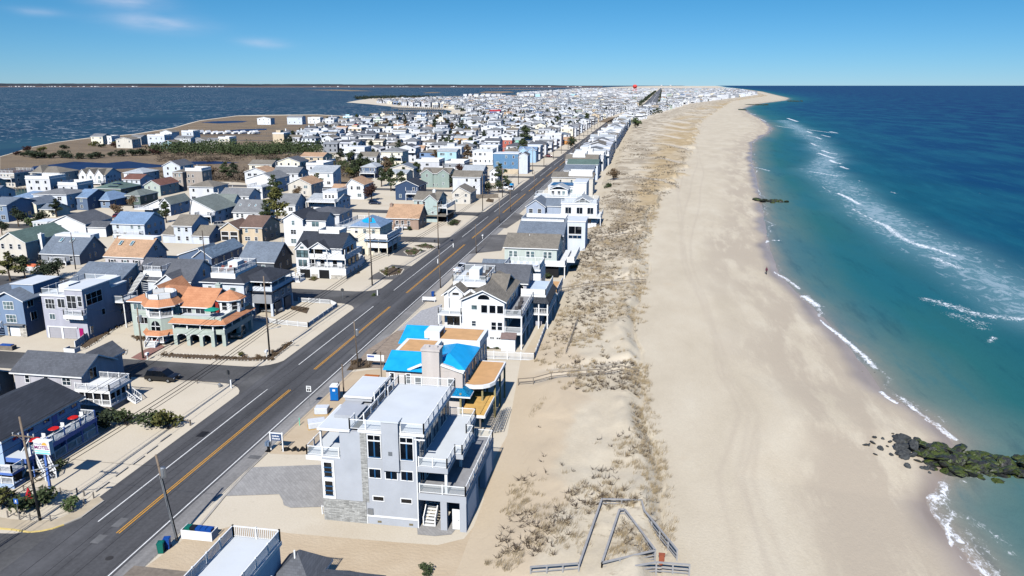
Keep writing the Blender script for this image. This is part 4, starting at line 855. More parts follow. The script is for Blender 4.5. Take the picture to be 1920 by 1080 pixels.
h.house(-33, 152.5, -28.2, 160, 0, 6.6, 8.4, 'x', WSID, RSLATE, .4); h.box('wall', WSID, -28.2, 153, 0, -21, 160, 7.2)
h.deck(-28.4, 152.4, -21.0, 159, 7.6, .4, ROOFM); h.rail([(-28.3, 159), (-28.3, 152.5), (-21.1, 152.5), (-21.1, 159), (-28.3, 159)], 7.6, 1.05, 'slat', step=.3)
h.deck(-21, 152, -17.5, 162, 3.0, .5, PLY); h.rail([(-20.9, 152.1), (-17.6, 152.1), (-17.6, 161.9)], 3.0, 1.0, 'slat', step=.3); h.posts([(-17.8, 152.4), (-17.8, 157), (-17.8, 161.5)], 0, 2.6, .2)
h.wins('S', 153, -27, -21.5, (4.6,), 3, 1.0, 1.4); h.wins('E', -21, 153.5, 159.5, (4.6,), 3, 1.2, 1.8, pane=GL[3])
m = MB()
for k in range(5):
    x = -26.8+k*1.15; m.box(x, 155.2, 7.62, x+.55, 156.9, 7.95); m.box(x, 156.9, 7.62, x+.55, 157.05, 8.5)

# ================================================================== sage house with terracotta roofs
h = H('sage green house with terracotta tiled roofs, arcade and a railed turret deck', -89.3, 117.6, -69.6, 131)
h.box('wall', SAGE, -89.3, 121.3, 0, -80, 131, 6.25); h.box('wall', SAGE, -79.98, 121.6, 0, -74.3, 131, 5.9)
h.gwall(-79.98, 121.62, -74.32, 129, 5.9, 5.92, 8.1, 'x', SAGE); h.gable(-79.98, 121.6, -74.3, 129, 5.9, 8.1, 'x', TERRA, .45)
h.hip(-89.3, 121.3, -80, 131, 6.26, 8.3, TERRA, .5)
h.gable(-87, 124, -84, 131.2, 6.8, 8.5, 'y', TERRA, .4); h.part('skirt_roof', MB().solid([(-90.4, 123, 3.5), (-89.2, 123, 4.2), (-89.2, 127, 4.2), (-90.4, 127, 3.5)], [(0, 1, 2, 3)]), TERRA)
octp = lambda cx, cy, r, n=8, a0=math.pi/8: [(cx+r*math.cos(a0+2*math.pi*i/n), cy+r*math.sin(a0+2*math.pi*i/n)) for i in range(n)]
tc_ = (-82.9, 121.0)
h.part('turret', MB().prism(octp(*tc_, 2.75), 0, 4.3), SAGE); h.part('turret_floor', MB().prism(octp(*tc_, 2.85), 4.3, 4.5), TRIM); h.part('turret_core', MB().prism(octp(*tc_, 1.6), 4.5, 6.3), DGREY)
op = octp(*tc_, 2.65); h.posts(op, 4.5, 6.3, .22); h.rail([op[k] for k in (4, 5, 6, 7)], 4.5, .85, 'slat', step=.22)
a, b = octp(*tc_, 3.5), octp(*tc_, 2.55); m = MB(); m.prism(a, 6.25, 6.42, 1)
for i in range(8): j = (i+1) % 8; m.face([(a[i][0], a[i][1], 6.42), (a[j][0], a[j][1], 6.42), (b[j][0], b[j][1], 7.55), (b[i][0], b[i][1], 7.55)], 0)
h.part('roof', m, [TERRA, TRIM]); h.part('roof_deck', MB().prism(b, 7.4, 7.6), ROOFM); h.rail(b+[b[0]], 7.6, .8, 'solid')
h.part('arched_window', MB().extr([(-83.7, 2.1), (-82.1, 2.1), (-82.1, 3.0), (-82.25, 3.45), (-82.55, 3.75), (-82.9, 3.85), (-83.25, 3.75), (-83.55, 3.45), (-83.7, 3.0)], 'y', 118.36, 118.5), GL[3]); h.part('window_trim', MB().bar((-83.75, 118.38, 2.9), (-82.05, 118.38, 2.9), .1, .12).bar((-82.9, 118.38, 2.1), (-82.9, 118.38, 3.8), .1, .1).bar((-83.8, 118.38, 2.05), (-82, 118.38, 2.05), .12, .12), WHITE)
h.win('S', 121.3, -87.2, 5.35, 3.2, 1.2, 4, 1, pane=GL[2]); h.win('S', 121.3, -87.0, 2.9, 2.9, 1.3, 4, 1, pane=GL[3])
# entry with tiled hood and steps
a, b = octp(-82.4, 119.6, 3.3), octp(-82.4, 119.6, 2.6); m = MB()
for i in (4, 5, 6, 7): j = (i+1) % 8; m.face([(a[i][0], a[i][1], 1.75), (a[j][0], a[j][1], 1.75), (b[j][0], b[j][1], 2.5), (b[i][0], b[i][1], 2.5)], 0)
m.prism(a, 1.6, 1.74, 1); h.part('porch_hood', m, [TERRA, TRIM]); h.deck(-84.2, 116.9, -80.6, 119.5, .75, .3, var_mat('red_porch', (150, 90, 80), .8, .1)); h.posts([(-84, 117.1), (-80.8, 117.1), (-82.9, 117.1)], .75, 1.7, .2)
h.rail([(-84.1, 119), (-84.1, 117), (-83.3, 117)], .75, .8, 'slat', step=.22); h.rail([(-81.5, 117), (-80.6, 117), (-80.6, 118.6)], .75, .8, 'slat', step=.22); h.stairs(-82.4, 116.9, 1.8, 0, -1, 0, .75, None, True, 5); h.door('S', 118.45, -82.4, .76, .8, .85, var_mat('red_door', (140, 50, 44), .5, .1))
# arcade and screened porch
X0, X1, YF = -79.2, -71.6, 117.6
for x in (X0+.35, X0+2.75, X0+5.1, X1-.35): h.part('pillar', MB().box(x-.32, YF, 0, x+.32, YF+.7, 2.1), SAGE); 
for x0, x1 in ((X0+.67, X0+2.43), (X0+3.07, X0+4.78), (X0+5.42, X1-.67)):
    n = 9; ar = [((x0+x1)/2+(x1-x0)/2*math.cos(q), 1.55+.5*math.sin(q)) for q in np.linspace(math.pi, 0, n)]
    h.part('arch', MB().extr([(x0, 2.1), (x0, 1.55)]+ar[1:-1]+[(x1, 1.55), (x1, 2.1)], 'y', YF+.05, YF+.5), TRIM)
h.part('porch_band', MB().box(X0, YF-.02, 2.1, X1, 121.5, 2.95).box(X1, 118.2, 2.1, -70.0, 128, 2.95), SAGE)
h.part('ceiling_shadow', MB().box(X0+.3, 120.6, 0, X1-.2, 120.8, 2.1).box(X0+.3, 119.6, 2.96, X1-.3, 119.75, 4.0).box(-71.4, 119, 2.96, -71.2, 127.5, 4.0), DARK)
h.posts([(X0+.15, YF+.12), (X0+2.7, YF+.12), (X0+5.1, YF+.12), (X1-.15, YF+.12), (-70.15, 118.4), (-70.15, 121), (-70.15, 124), (-70.15, 127.8)], 2.95, 4.05, .22)
for x, y in ((-70.3, 118.6), (-70.3, 123.4), (-70.3, 127.6)): h.part('pillar', MB().box(x-.32, y-.32, 0, x+.32, y+.32, 2.1), SAGE)
h.part('skirt_roof', MB().solid([(X0-.5, YF-.5, 4.05), (X1+.2, YF-.5, 4.05), (-69.4, 117.7, 4.05), (-69.4, 128.2, 4.05), (X0-.1, YF+.6, 4.75), (X1-.1, YF+.6, 4.75), (-70.5, 118.8, 4.75), (-70.5, 128.2, 4.75), (X0-.5, 121.5, 4.05), (X0-.1, 121.5, 4.75)], [(0, 1, 5, 4), (1, 2, 6, 5), (2, 3, 7, 6), (0, 4, 9, 8)]), TERRA)
h.part('porch_ceiling', MB().prism([(X0-.45, YF-.45), (X1+.2, YF-.45), (-69.45, 117.75), (-69.45, 128.1), (X0-.45, 128.1)], 3.92, 4.04), TRIM)
h.part('parapet', MB().box(X0, YF+.5, 4.3, X1, YF+.75, 5.15).box(X1-.2, 118.3, 4.3, -70.5, 118.5, 5.15).box(-70.7, 118.5, 4.3, -70.45, 128, 5.15), SAGE); h.part('roof_deck', MB().box(X0+.1, YF+.76, 4.5, -70.72, 128, 4.62), ROOFM)
for x in (-78.7, -76.2): h.win('S', 121.6, x, 5.0, 1.9, 1.9, 2, 1, pane=GL[0])
h.win('E', -74.3, 124.5, 5.4, 1.6, 1.2, 2, 1)
m = MB(); c = octp(-72.2, 124.8, 2.3); h.part('tower', MB().prism(c, 4.6, 6.7), TRIM); a = octp(-72.2, 124.8, 2.75); m.prism(a, 6.7, 6.86, 1)
for i in range(8): m.face([(a[i][0], a[i][1], 6.86), (a[(i+1) % 8][0], a[(i+1) % 8][1], 6.86), (-72.2, 124.8, 8.3)], 0)
h.part('roof', m, [TERRA, TRIM])
for i in (5, 6, 7, 0): x, y = (c[i][0]+c[(i+1) % 8][0])/2, (c[i][1]+c[(i+1) % 8][1])/2; ang = math.atan2(y-124.8, x+72.2); o = h.win('S', y, x, 5.8, 1.1, 1.5, 1, 2, pane=GL[3]); o.rotation_euler = (0, 0, ang+math.pi/2)
h.door('S', 122.55, -73.6, 4.62, .7, 1.9, var_mat('red_door', (140, 50, 44), .5, .1)); h.chimney(-75.2, 126.5, 6.5, 8.6, .9, .9, SAGE)

# ================================================================== grey hip-roofed house beside it
h = H('grey house with dark hipped roof and white railed roof deck and open carport', -83, 134, -70.3, 146)
h.box('wall', PALEB, -83, 134, 0, -74.6, 146, 6.9); h.hip(-83, 134, -74.6, 146, 6.92, 9.0, RBLACK, .45)
h.box('wall', GREYS, -74.6, 136.6, 2.5, -70.5, 145.4, 5.0); h.hip(-76.5, 136.2, -70.2, 145.2, 6.85, 8.5, RBLACK, .4)
h.part('porch_wall', MB().box(-74.58, 136.4, 5.0, -70.2, 145.6, 5.75), PALEB); h.posts([(-74.4, 136.55), (-72.4, 136.55), (-70.35, 136.55), (-70.35, 139.4), (-70.35, 142.4), (-70.35, 145.2)], 5.75, 6.85, .2); h.box('porch_shade_fill', DARK, -74.5, 138, 5.75, -71.6, 145, 6.8)  # dark box paints the shade behind the upper porch posts
h.part('skirt_roof', MB().box(-74.6, 136.0, 4.8, -69.9, 145.6, 5.0), RBLACK); h.posts([(-70.6, 136.8), (-70.6, 141), (-70.6, 145.2), (-74.4, 136.8)], 0, 2.5, .45, PALEB); h.box('carport_shade_fill', DARK, -74.4, 141, 0, -71.4, 145, 2.5)  # dark box stands for the shade inside the carport
h.rail([(-70.3, 145.6), (-68.8, 145.6), (-68.8, 148.2), (-74, 148.2)], 4.9, .95, 'slat', step=.3); h.deck(-74, 145.6, -68.7, 148.3, 4.9, .3, ROOFM)
h.deck(-81.6, 134.8, -76.6, 143.5, 8.6, 1.0, ROOFM); h.rail([(-81.5, 134.9), (-76.7, 134.9), (-76.7, 143.4), (-81.5, 143.4), (-81.5, 134.9)], 8.6, 1.1, 'slat', step=.2); h.box('roof_hatch', WHITE, -80, 138.5, 8.61, -78, 141, 10.0)
for z in (1.7, 5.2): h.win('E', -74.6, 135.3, z+.4, 1.3, 1.5, 2, 2, pane=GL[2])
h.win('S', 134, -81.5, 5.8, .9, 1.0); h.win('S', 134, -76.8, 5.8, 1.3, .8, 1, 1, pane=GL[2]); h.wins('E', -70.5, 137.2, 145.2, (3.7,), 3, 1.3, 1.3, 2, 2, pane=GL[2])
for y in (138.9, 143): h.garage('E', -70.38, y, 2.6, 2.3, DGREY)

# ================================================================== lavender flat-roofed house
h = H('lavender grey three-storey house with flat white roof decks and two grey garage doors', -103.7, 117.6, -95.4, 129)
h.box('wall', LAV, -103.7, 117.6, 0, -95.4, 129, 7.6); h.box('wall', LAV, -98.8, 117.3, 5.0, -95.38, 124.5, 8.9)
h.flat(-103.7, 117.6, -98.8, 129, 7.6, .35); h.flat(-98.8, 117.3, -95.4, 124.6, 8.9, .25); h.flat(-98.7, 124.8, -95.4, 129, 7.6, .3)
h.rail([(-100.4, 117.7), (-103.6, 117.7), (-103.6, 128.8), (-97, 128.8)], 7.95, .95, 'glass'); h.box('roof_hatch', WHITE, -101.6, 119.5, 7.96, -99.6, 122.5, 9.2); h.part('parapet', MB().box(-99.2, 124.8, 7.9, -96, 128.6, 8.9), WHITE)
h.win('S', 117.6, -102.1, 6.2, 1.9, 1.9, 3, 2, pane=GL[0]); h.win('S', 117.6, -99.9, 6.4, 1.5, 1.7, 2, 1, pane=GL[0]); h.win('S', 117.3, -97.6, 6.8, 1.9, 2.4, 2, 2, pane=GL[0]); h.win('S', 117.3, -96.0, 7.0, .9, 2.0, 1, 2, pane=GL[0]); h.win('E', -95.38, 120.1, 7.0, 4.2, 2.2, 3, 2, pane=GL[3])
h.deck(-98.8, 116.3, -95.0, 117.3, 4.7, .7, ROOFM); h.rail([(-98.7, 117.2), (-98.7, 116.4), (-95.1, 116.4), (-95.1, 117.5)], 4.7, .9, 'glass')
h.win('S', 117.6, -102, 3.9, 1.2, 1.1, 2, 1, pane=GL[2]); h.win('S', 117.6, -98.6, 3.9, 1.7, 1.2, 3, 1, pane=GL[0]); h.win('S', 117.58, -96.2, 3.9, .8, 1.1, 1, 1, pane=GL[0])
for x in (-101.8, -98.9): h.garage('S', 117.6, x, 2.3, 1.9, var_mat('grey_garage_paint', (168, 166, 170), .5, .08))
h.part('garage_trim', MB().box(-103.3, 117.45, 2.0, -97.4, 117.59, 2.2).box(-100.6, 117.48, 0, -100.2, 117.59, 2.0).box(-103.3, 117.48, 0, -103.0, 117.59, 2.0), WHITE); h.door('S', 117.55, -96.7, .05, .75, 2.0, var_mat('magenta_door', (160, 20, 96), .4, .08)); h.win('E', -95.4, 118.6, 1.6, .9, 1.4)
for y, z in ((122, 3.9), (127, 5.2), (127, 2.6)): h.win('E', -95.4, y, z, 1.0, 1.2, 1 if y < 125 else 2, 1, pane=GL[3])
h.deck(-95.4, 125, -93.4, 129.4, 5.0, .3, ROOFM); h.rail([(-95.3, 125.1), (-93.5, 125.1), (-93.5, 129.3)], 5.0, .95, 'glass'); h.posts([(-93.6, 125.3), (-93.6, 129)], 0, 4.7, .2)

# ================================================================== blue house at the left edge
h = H('bright blue three-storey house with white trim at the left edge, beside the lavender house', -116, 117.3, -107.3, 127)
h.house(-113.2, 117.3, -107.3, 127, 0, 6.6, 8.0, 'y', BLUEW, RSLATE, .45); h.house(-118, 118.6, -113.22, 127, 0, 6.2, 7.6, 'y', BLUEW, RSLATE, .4)
h.part('roof_deck_wall', MB().box(-112, 120.5, 7.0, -107.6, 127, 8.6), BLUEW); h.flat(-112, 120.5, -107.6, 127, 8.6, .1)
h.win('S', 117.3, -110.2, 5.6, 2.1, 1.5, 3, 2, pane=GL[2]); h.win('S', 117.3, -110, 3.2, 2.1, 1.5, 3, 2, pane=GL[2]); h.win('E', -107.3, 119, 5.8, 1.5, 1.6, 2, 1, pane=GL[3]); h.win('E', -107.3, 119.4, 3.3, 1.5, 1.6, 2, 1, pane=GL[3]); h.win('S', 117.3, -112.5, 4.0, .7, .5, 1, 1)
h.garage('S', 117.3, -109.6, 1.9, 1.9); h.part('stone_pier', MB().box(-108.5, 117.1, 0, -107.2, 117.29, 2.1).box(-111, 117.1, 0, -110.7, 117.29, 2.1), MARSHSTONE); h.part('skirt_roof', MB().box(-111.2, 116.6, 2.1, -107.4, 117.29, 2.3), RGREY); h.stairs(-112.6, 117.0, 1.3, 0, -1, 0, 1.8)

# ================================================================== grey house with white porch, and the motel
h = H('pale grey gable-roofed house with screened white porch and roof deck by the gravel corner lot', -87, 89.6, -70.8, 98.2)
PG = siding((186, 184, 190))
h.house(-86.6, 91.2, -76.1, 98.2, 0, 4.3, 6.1, 'x', PG, RDARK, .4); h.house(-80.6, 96.5, -77.4, 101.8, 0, 4.3, 5.6, 'y', PG, RDARK, .35)
h.wins('S', 91.2, -86, -77, (3.4,), 3, .8, 1.25, jit=.05, skip=0); h.win('S', 91.2, -84.6, 1.2, .8, 1.0); h.win('E', -76.1, 93.6, 3.9, 1.6, 1.7, 2, 1, pane=GL[3])
h.deck(-76.1, 89.7, -70.8, 94.4, 3.0, .4, WHITE); h.rail([(-76, 89.8), (-70.9, 89.8), (-70.9, 94.3), (-76, 94.3)], 3.0, .85, 'slat', step=.2)
h.box('porch_base', TAUPE, -76.1, 89.8, 0, -70.9, 94.3, .75); h.part('porch_sill', MB().box(-76.1, 89.72, .75, -70.82, 94.38, .95), WHITE)
h.posts([(-75.95, 89.85), (-74.7, 89.85), (-73.45, 89.85), (-72.2, 89.85), (-70.95, 89.85), (-70.95, 91.0), (-70.95, 92.1), (-70.95, 93.2), (-70.95, 94.2)], .95, 2.6, .16)
h.box('porch_shade_fill', DARK, -75.8, 90.15, .95, -71.2, 94, 2.6); h.rail([(-75.9, 89.85), (-71, 89.85), (-71, 94.2)], .95, .65, 'slat', step=.16)  # solid dark fill paints the shaded space within the screened porch
h.stairs(-70.8, 93.6, 1.2, 1, -.02, 0, .95); 
h = H('grey gable-roofed cottage at the left edge beside the screened-porch house', -97, 84, -88.6, 93)
h.house(-97, 86, -88.4, 93, 0, 3.4, 5.0, 'x', TAUPE, RDARK, .4); h.win('E', -88.4, 90, 2.2, .9, 1.0)
MB_ = siding((176, 196, 226))
h = H('blue and white two-level motel with dark roof and railed galleries facing the road', -80, 70, -67.2, 83, 'motel', 'motel')
h.house(-79.6, 70.4, -69.9, 83.0, 0, 4.9, 6.9, 'y', MB_, RBLACK, .5)
BLP = var_mat('blue_trim_paint', (86, 118, 186), .5, .1)
h.deck(-69.88, 70.6, -67.3, 82.4, 2.7, .55, ROOFM, trim=BLP); h.rail([(-67.4, 71.5), (-67.4, 82.3), (-69.7, 82.3)], 2.7, .9, 'slat', step=.2); h.posts([(-67.4, y) for y in (71.6, 74.2, 76.9, 79.6, 82.2)], 0, 3.7, .16, BLP)
h.part('gallery_base', MB().box(-67.5, 73, 0, -67.3, 82.4, .6), siding((196, 196, 200))); h.rail([(-67.4, 73), (-67.4, 82.3)], .6, .9, 'slat', step=.2); h.rail([(-70.5, 68.8), (-67.6, 68.8), (-67.6, 70.4)], 1.9, .8, 'slat', step=.16); h.deck(-70.6, 68.7, -67.5, 70.5, 1.9, .3, WHITE, trim=BLP); h.rail([(-70.5, 68.8), (-67.6, 68.8)], .5, .8, 'slat', step=.16); h.box('porch_base', MB_, -70.6, 68.75, 0, -67.55, 70.4, .5); h.box('porch_shade_fill', DARK, -70.4, 69.4, .5, -67.8, 70.3, 1.6)  # dark fill under the small deck paints its shade
h.stairs(-68.6, 73.4, 1.0, 0, -1, .5, 2.7); h.stairs(-67.2, 72.6, 1.0, .86, -.5, 0, 1.9)
for y in (72.4, 74.6, 77.2, 79.8, 81.9): h.win('E', -69.9, y, 4.25, 1.0, .55, 2, 1, pane=GL[3], frame=BLP)
for y in (73.5, 78.5): h.door('E', -69.9, y, 2.72, .85, 1.75, BLP); h.door('E', -69.9, y+.8, .1, .85, 1.9, BLP)
h.win('S', 70.4, -72, 3.3, 1.2, 1.0)
h.part('wing_roof', MB().box(-88, 76, 2.6, -79.7, 86, 2.85), var_mat('grey_flat_roof', (104, 114, 120), .8, .15))
h.box('wall', MB_, -88, 76.2, 0, -79.9, 85.8, 2.6)

# ================================================================== foreground roofs at the bottom edge
h = H('house at the bottom edge with a white railed roof deck and dark shingled hip roofs', -34, 38, -21, 54)
h.box('wall', PALEB, -31.2, 40, 0, -27.4, 51.3, 8.2); h.deck(-31.4, 39.8, -27.3, 51.5, 8.5, .35, ROOFM); h.rail([(-31.3, 40), (-31.3, 51.4), (-27.4, 51.4), (-27.4, 40)], 8.5, .95, 'slat', step=.16)
h.box('wall', GREYS, -33.4, 40, 0, -31.2, 50.6, 5.5); h.part('roof', MB().solid([(-33.9, 40, 6.4), (-31.25, 40, 7.2), (-31.25, 50.9, 7.2), (-33.9, 50.9, 6.4), (-33.9, 40, 6.2), (-33.9, 50.9, 6.2)], [(0, 1, 2, 3), (4, 0, 3, 5)]), RDARK)
h.box('wall', GREYS, -27.3, 40, 0, -20, 51.6, 5.6); h.hip(-27.0, 44.5, -19.6, 52.0, 5.6, 6.9, RDARK, .4); h.hip(-27.6, 49.8, -24.4, 53.4, 5.7, 7.7, RDARK, .3); h.box('wall', GREYS, -27.1, 49.8, 0, -25.2, 52.3, 5.9)
rf = h.gable(-27.2, 40, -22, 45, 5.6, 7.2, 'x', RDARK, .4); h.vent(-26.1, 51.1, 7.6, rf); h.vent(-26.6, 48.2, 7.2, rf)
h = H('timber deck with white rail at the very bottom edge beside the road', -41, 50, -35, 54, 'raised_deck', 'deck')
h.deck(-42, 49, -36.3, 53.4, 3.4, .3, WOOD, trim=METAL); h.posts([(-41.5, 53.2), (-39.5, 53.2), (-37.5, 53.2), (-36.4, 53.2)], 0, 3.1, .16, WOOD)
# ================================================================== MID-GROUND HOUSES (surveyed one by one)
FOOT = [(-31.4, 68.7, -16.6, 82.5), (-34.6, 91, -19, 109), (-34.6, 124, -20, 139), (-34, 137, -17, 150), (-33, 152, -17.5, 162), (-89.5, 117, -69.5, 131), (-83, 134, -68.7, 148), (-104, 116, -93, 129.5), (-118, 116.5, -107, 127), (-87, 89, -70, 102), (-97, 84, -88, 93), (-88, 68, -66, 86)]
def mh(label, xl, xr, ye, b=None, h=None, D=10, roof='gx', rise=2.0, wall=None, rm=None, nS=3, nE=2, fl=2, frac=.5, oh=.35, top='slat', ww=.95, cat='house', pane=None):
    if b is not None:
        c = G(xr, b, 0); X1, Y0 = c[0], c[1]; h = float(np.clip(GY(xr, ye, Y0)[2], 2.6, 11.5))
    else:
        c = G(xr, ye, h); X1, Y0 = c[0], c[1]
    X0 = GY(xl, ye, Y0)[0]; k = H(label, X0, Y0, X1, Y0+D); k.c = (X0, Y0, X1, Y0+D, h); FOOT.append((X0, Y0, X1, Y0+D))
    if roof in ('gx', 'gy'): k.r = k.house(X0, Y0, X1, Y0+D, 0, h, h+rise, 'x' if roof == 'gx' else 'y', wall, rm, oh, frac)
    elif roof == 'hip': k.box('wall', wall, X0, Y0, 0, X1, Y0+D, h); k.r = k.hip(X0, Y0, X1, Y0+D, h, h+rise, rm, oh)
    elif roof == 'shed': k.gwall(X0, Y0, X1, Y0+D, 0, h, h+rise, 'x', wall, .99); k.r = k.gable(X0, Y0, X1, Y0+D, h, h+rise, 'x', rm, oh, frac=.99)
    else:
        k.box('wall', wall, X0, Y0, 0, X1, Y0+D, h); k.r = k.flat(X0, Y0, X1, Y0+D, h, .3, rm)
        if top: k.rail([(X0, Y0), (X1, Y0), (X1, Y0+D), (X0, Y0+D), (X0, Y0)], h+.3, 1.0, top, step=.35)
    zs = [h*(i+.58)/fl for i in range(fl)]
    if nS: k.wins('S', Y0, X0+.4, X1-.4, zs, nS, ww, min(1.4, h/fl*.52), pane=pane)
    if nE: k.wins('E', X1, Y0+.5, Y0+D-.5, zs, nE, ww, min(1.4, h/fl*.52), pane=pane)
    return k
def sdeck(k, side='S', d=2.6, z=None, u0=0, u1=1, style='slat', under=True):
    """a railed deck on posts against one side"""
    X0, Y0, X1, Y1, h = k.c; z = h*.5 if z is None else z
    a, b = (X0+(X1-X0)*u0, X0+(X1-X0)*u1) if side == 'S' else (Y0+(Y1-Y0)*u0, Y0+(Y1-Y0)*u1)
    r = (a, Y0-d, b, Y0-.02) if side == 'S' else (X1+.02, a, X1+d, b)
    k.deck(*r, z, .3, ROOFM)
    P = [(r[0]+.08, r[3]), (r[0]+.08, r[1]+.08), (r[2]-.08, r[1]+.08), (r[2]-.08, r[3])] if side == 'S' else [(r[0], r[1]+.08), (r[2]-.08, r[1]+.08), (r[2]-.08, r[3]-.08), (r[0], r[3]-.08)]
    k.rail(P, z, .95, style, step=.3); k.posts([P[1], P[2]], 0, z-.3, .2)
    if under: k.posts([P[1], P[2]], z+1, min(z+2.4, h), .14)
def rdeck(k, u0, u1, v0, v1, dz=.9, h=1.0, style='slat'):
    X0, Y0, X1, Y1, e = k.c; a, b, c, d = X0+(X1-X0)*u0, X0+(X1-X0)*u1, Y0+(Y1-Y0)*v0, Y0+(Y1-Y0)*v1; z = e+dz
    k.deck(a, c, b, d, z, dz+.1, ROOFM, 'roof_deck'); k.rail([(a, c), (b, c), (b, d), (a, d), (a, c)], z, h, style, step=.35)
# -- first row behind the second street
k = mh('beige two-storey house with dark green gable roof and white chimney at the left edge', -6, 53, 455, b=494, D=15, roof='gy', rise=2.3, wall=BEIGE, rm=RGREEN, nS=3, nE=2); k.chimney(k.c[2]+.5, k.c[1]+5, 0, k.c[4]+1.2, .9, 1.2)
k = mh('slate blue cape house with two green skylights and white front steps', 77, 151, 478, b=497, D=9.5, roof='gx', rise=3.6, wall=GREYS, rm=RSLATE, nS=3, nE=0, fl=1, frac=.62)
X0, Y0, X1, Y1, e = k.c
for q in (.3, .58): k.skylight(X0+(X1-X0)*q, Y0+3.2, e+2.35, Y0+4.6, e+3.1, .8, k.r)
k.win('E', X1, Y0+5.7, e+1.3, .8, 1.2); k.win('E', X1, Y0+3.8, e-1.0, .8, 1.3); k.win('E', X1, Y0+5.8, e-1.0, .8, 1.3); sdeck(k, 'S', 1.6, 1.1, .3, .75, under=False); k.stairs((X0+X1)/2-.3, Y0-1.6, 1.4, 0, -1, 0, 1.1); k.part('dormer', MB().box(X0+.3, Y0+5.2, e+2.5, X1-.3, Y1-1, e+3.9), WHITE)
k = mh('beige cape house with tan roof, two dark skylights and black shutters', 197, 271, 483, b=506, D=9.5, roof='gx', rise=3.5, wall=PINKG, rm=RTAN, nS=0, nE=0, fl=1, frac=.62)
X0, Y0, X1, Y1, e = k.c
for q in (.2, .5): k.skylight(X0+(X1-X0)*q, Y0+3.0, e+2.2, Y0+4.4, e+3.0, .75, k.r)
for u in (.18, .52, .82): x = X0+(X1-X0)*u; k.win('S', Y0, x, e*.55, 1.0, 1.2); k.part('shutter', MB().box(x-.95, Y0-.05, e*.55-.6, x-.58, Y0, e*.55+.6), BLACK); k.part('shutter', MB().box(x+.58, Y0-.05, e*.55-.6, x+.95, Y0, e*.55+.6), BLACK)
for u, z in ((5.6, e+1.3), (3.0, e*.5), (5.4, e*.5), (7.2, e*.5)): k.win('E', X1, Y0+u, z, .8, 1.2); k.part('shutter', MB().box(X1, Y0+u-.75, z-.6, X1+.05, Y0+u-.45, z+.6), BLACK)
sdeck(k, 'S', 1.5, 1.0, .3, .9, under=False); k.stairs((X0+X1)/2, Y0-1.5, 1.4, 0, -1, 0, 1.0); k.part('dormer', MB().box(X0+.3, Y0+5.3, e+2.5, X1-.3, Y1-1, e+3.8), WHITE)
k = mh('slate blue house with speckled shingle gable roof and white rake trim', 363, 398, 483, b=506, D=15, roof='gy', rise=1.7, wall=SLATE, rm=RSPECK, nS=2, nE=4, fl=1); X0, Y0, X1, Y1, e = k.c
k.house(X0-6.5, Y0+4, X0-.02, Y0+11, 0, e*.8, e+1.2, 'y', SLATE, RSPECK, .3, .85); k.part('fence_panel', MB().box(X0-10.5, Y0+2, 0, X0-6.6, Y0+2.1, 1.6), WHITE)
k = mh('dark grey cape house with plain steep roof beside the roof-deck house', 448, 515, 492, b=518, D=9.5, roof='gx', rise=3.5, wall=DGREY, rm=RSLATE, nS=2, nE=0, fl=1, frac=.6); X0, Y0, X1, Y1, e = k.c; k.win('E', X1, Y0+5.2, e+1.2, .85, 1.3); k.win('E', X1, Y0+3.3, e*.55, .9, 1.2); k.win('E', X1, Y0+7, e*.55, .9, 1.2)
k = mh('white house with dark gables and a teal-furnished roof deck behind the terracotta roofs', 252, 357, 528, h=5.4, D=10, roof='gx', rise=3.2, wall=PALEB, rm=RDARK, nS=0, nE=0, frac=.5); X0, Y0, X1, Y1, e = k.c
k.house(X0+(X1-X0)*.5, Y0-2.2, X0+(X1-X0)*.92, Y0+4, 0, e-.2, e+1.7, 'y', PALEB, RDARK, .35); k.win('S', Y0-2.2, X0+(X1-X0)*.71, e-.6, 1.7, 1.3, 2, 2, pane=GL[2]); k.win('E', X1, Y0+5, e+.6, .9, 1.6)
rdeck(k, .15, .48, .05, .42, 1.7); m = MB(); m.lathe((X0+(X1-X0)*.32, Y0+2.2, e+1.72), [(.5, 0), (.5, .7), (.9, .72), (.9, .78), (0, .79)], 12)
TEAL = var_mat('teal_canvas', (36, 186, 176), .6, .12)
k.stairs(X0+.9+(X1-X0)*.12, Y0-.1, 1.2, -.1, -1, 2.4, e+1.6, None, False)
k = mh('lavender-walled house with a long slate shed roof rising behind the flat-roofed lavender house', 108, 196, 556, h=4.6, D=11, roof='gx', rise=4.0, wall=GREYS, rm=RSLATE, nS=0, nE=0, frac=.92); X0, Y0, X1, Y1, e = k.c; k.win('E', X1, Y0+8, e+1, 1.4, 1.8, 2, 1, pane=GL[3]); k.win('E', X1, Y0+6, 2, 1.2, 1.4)
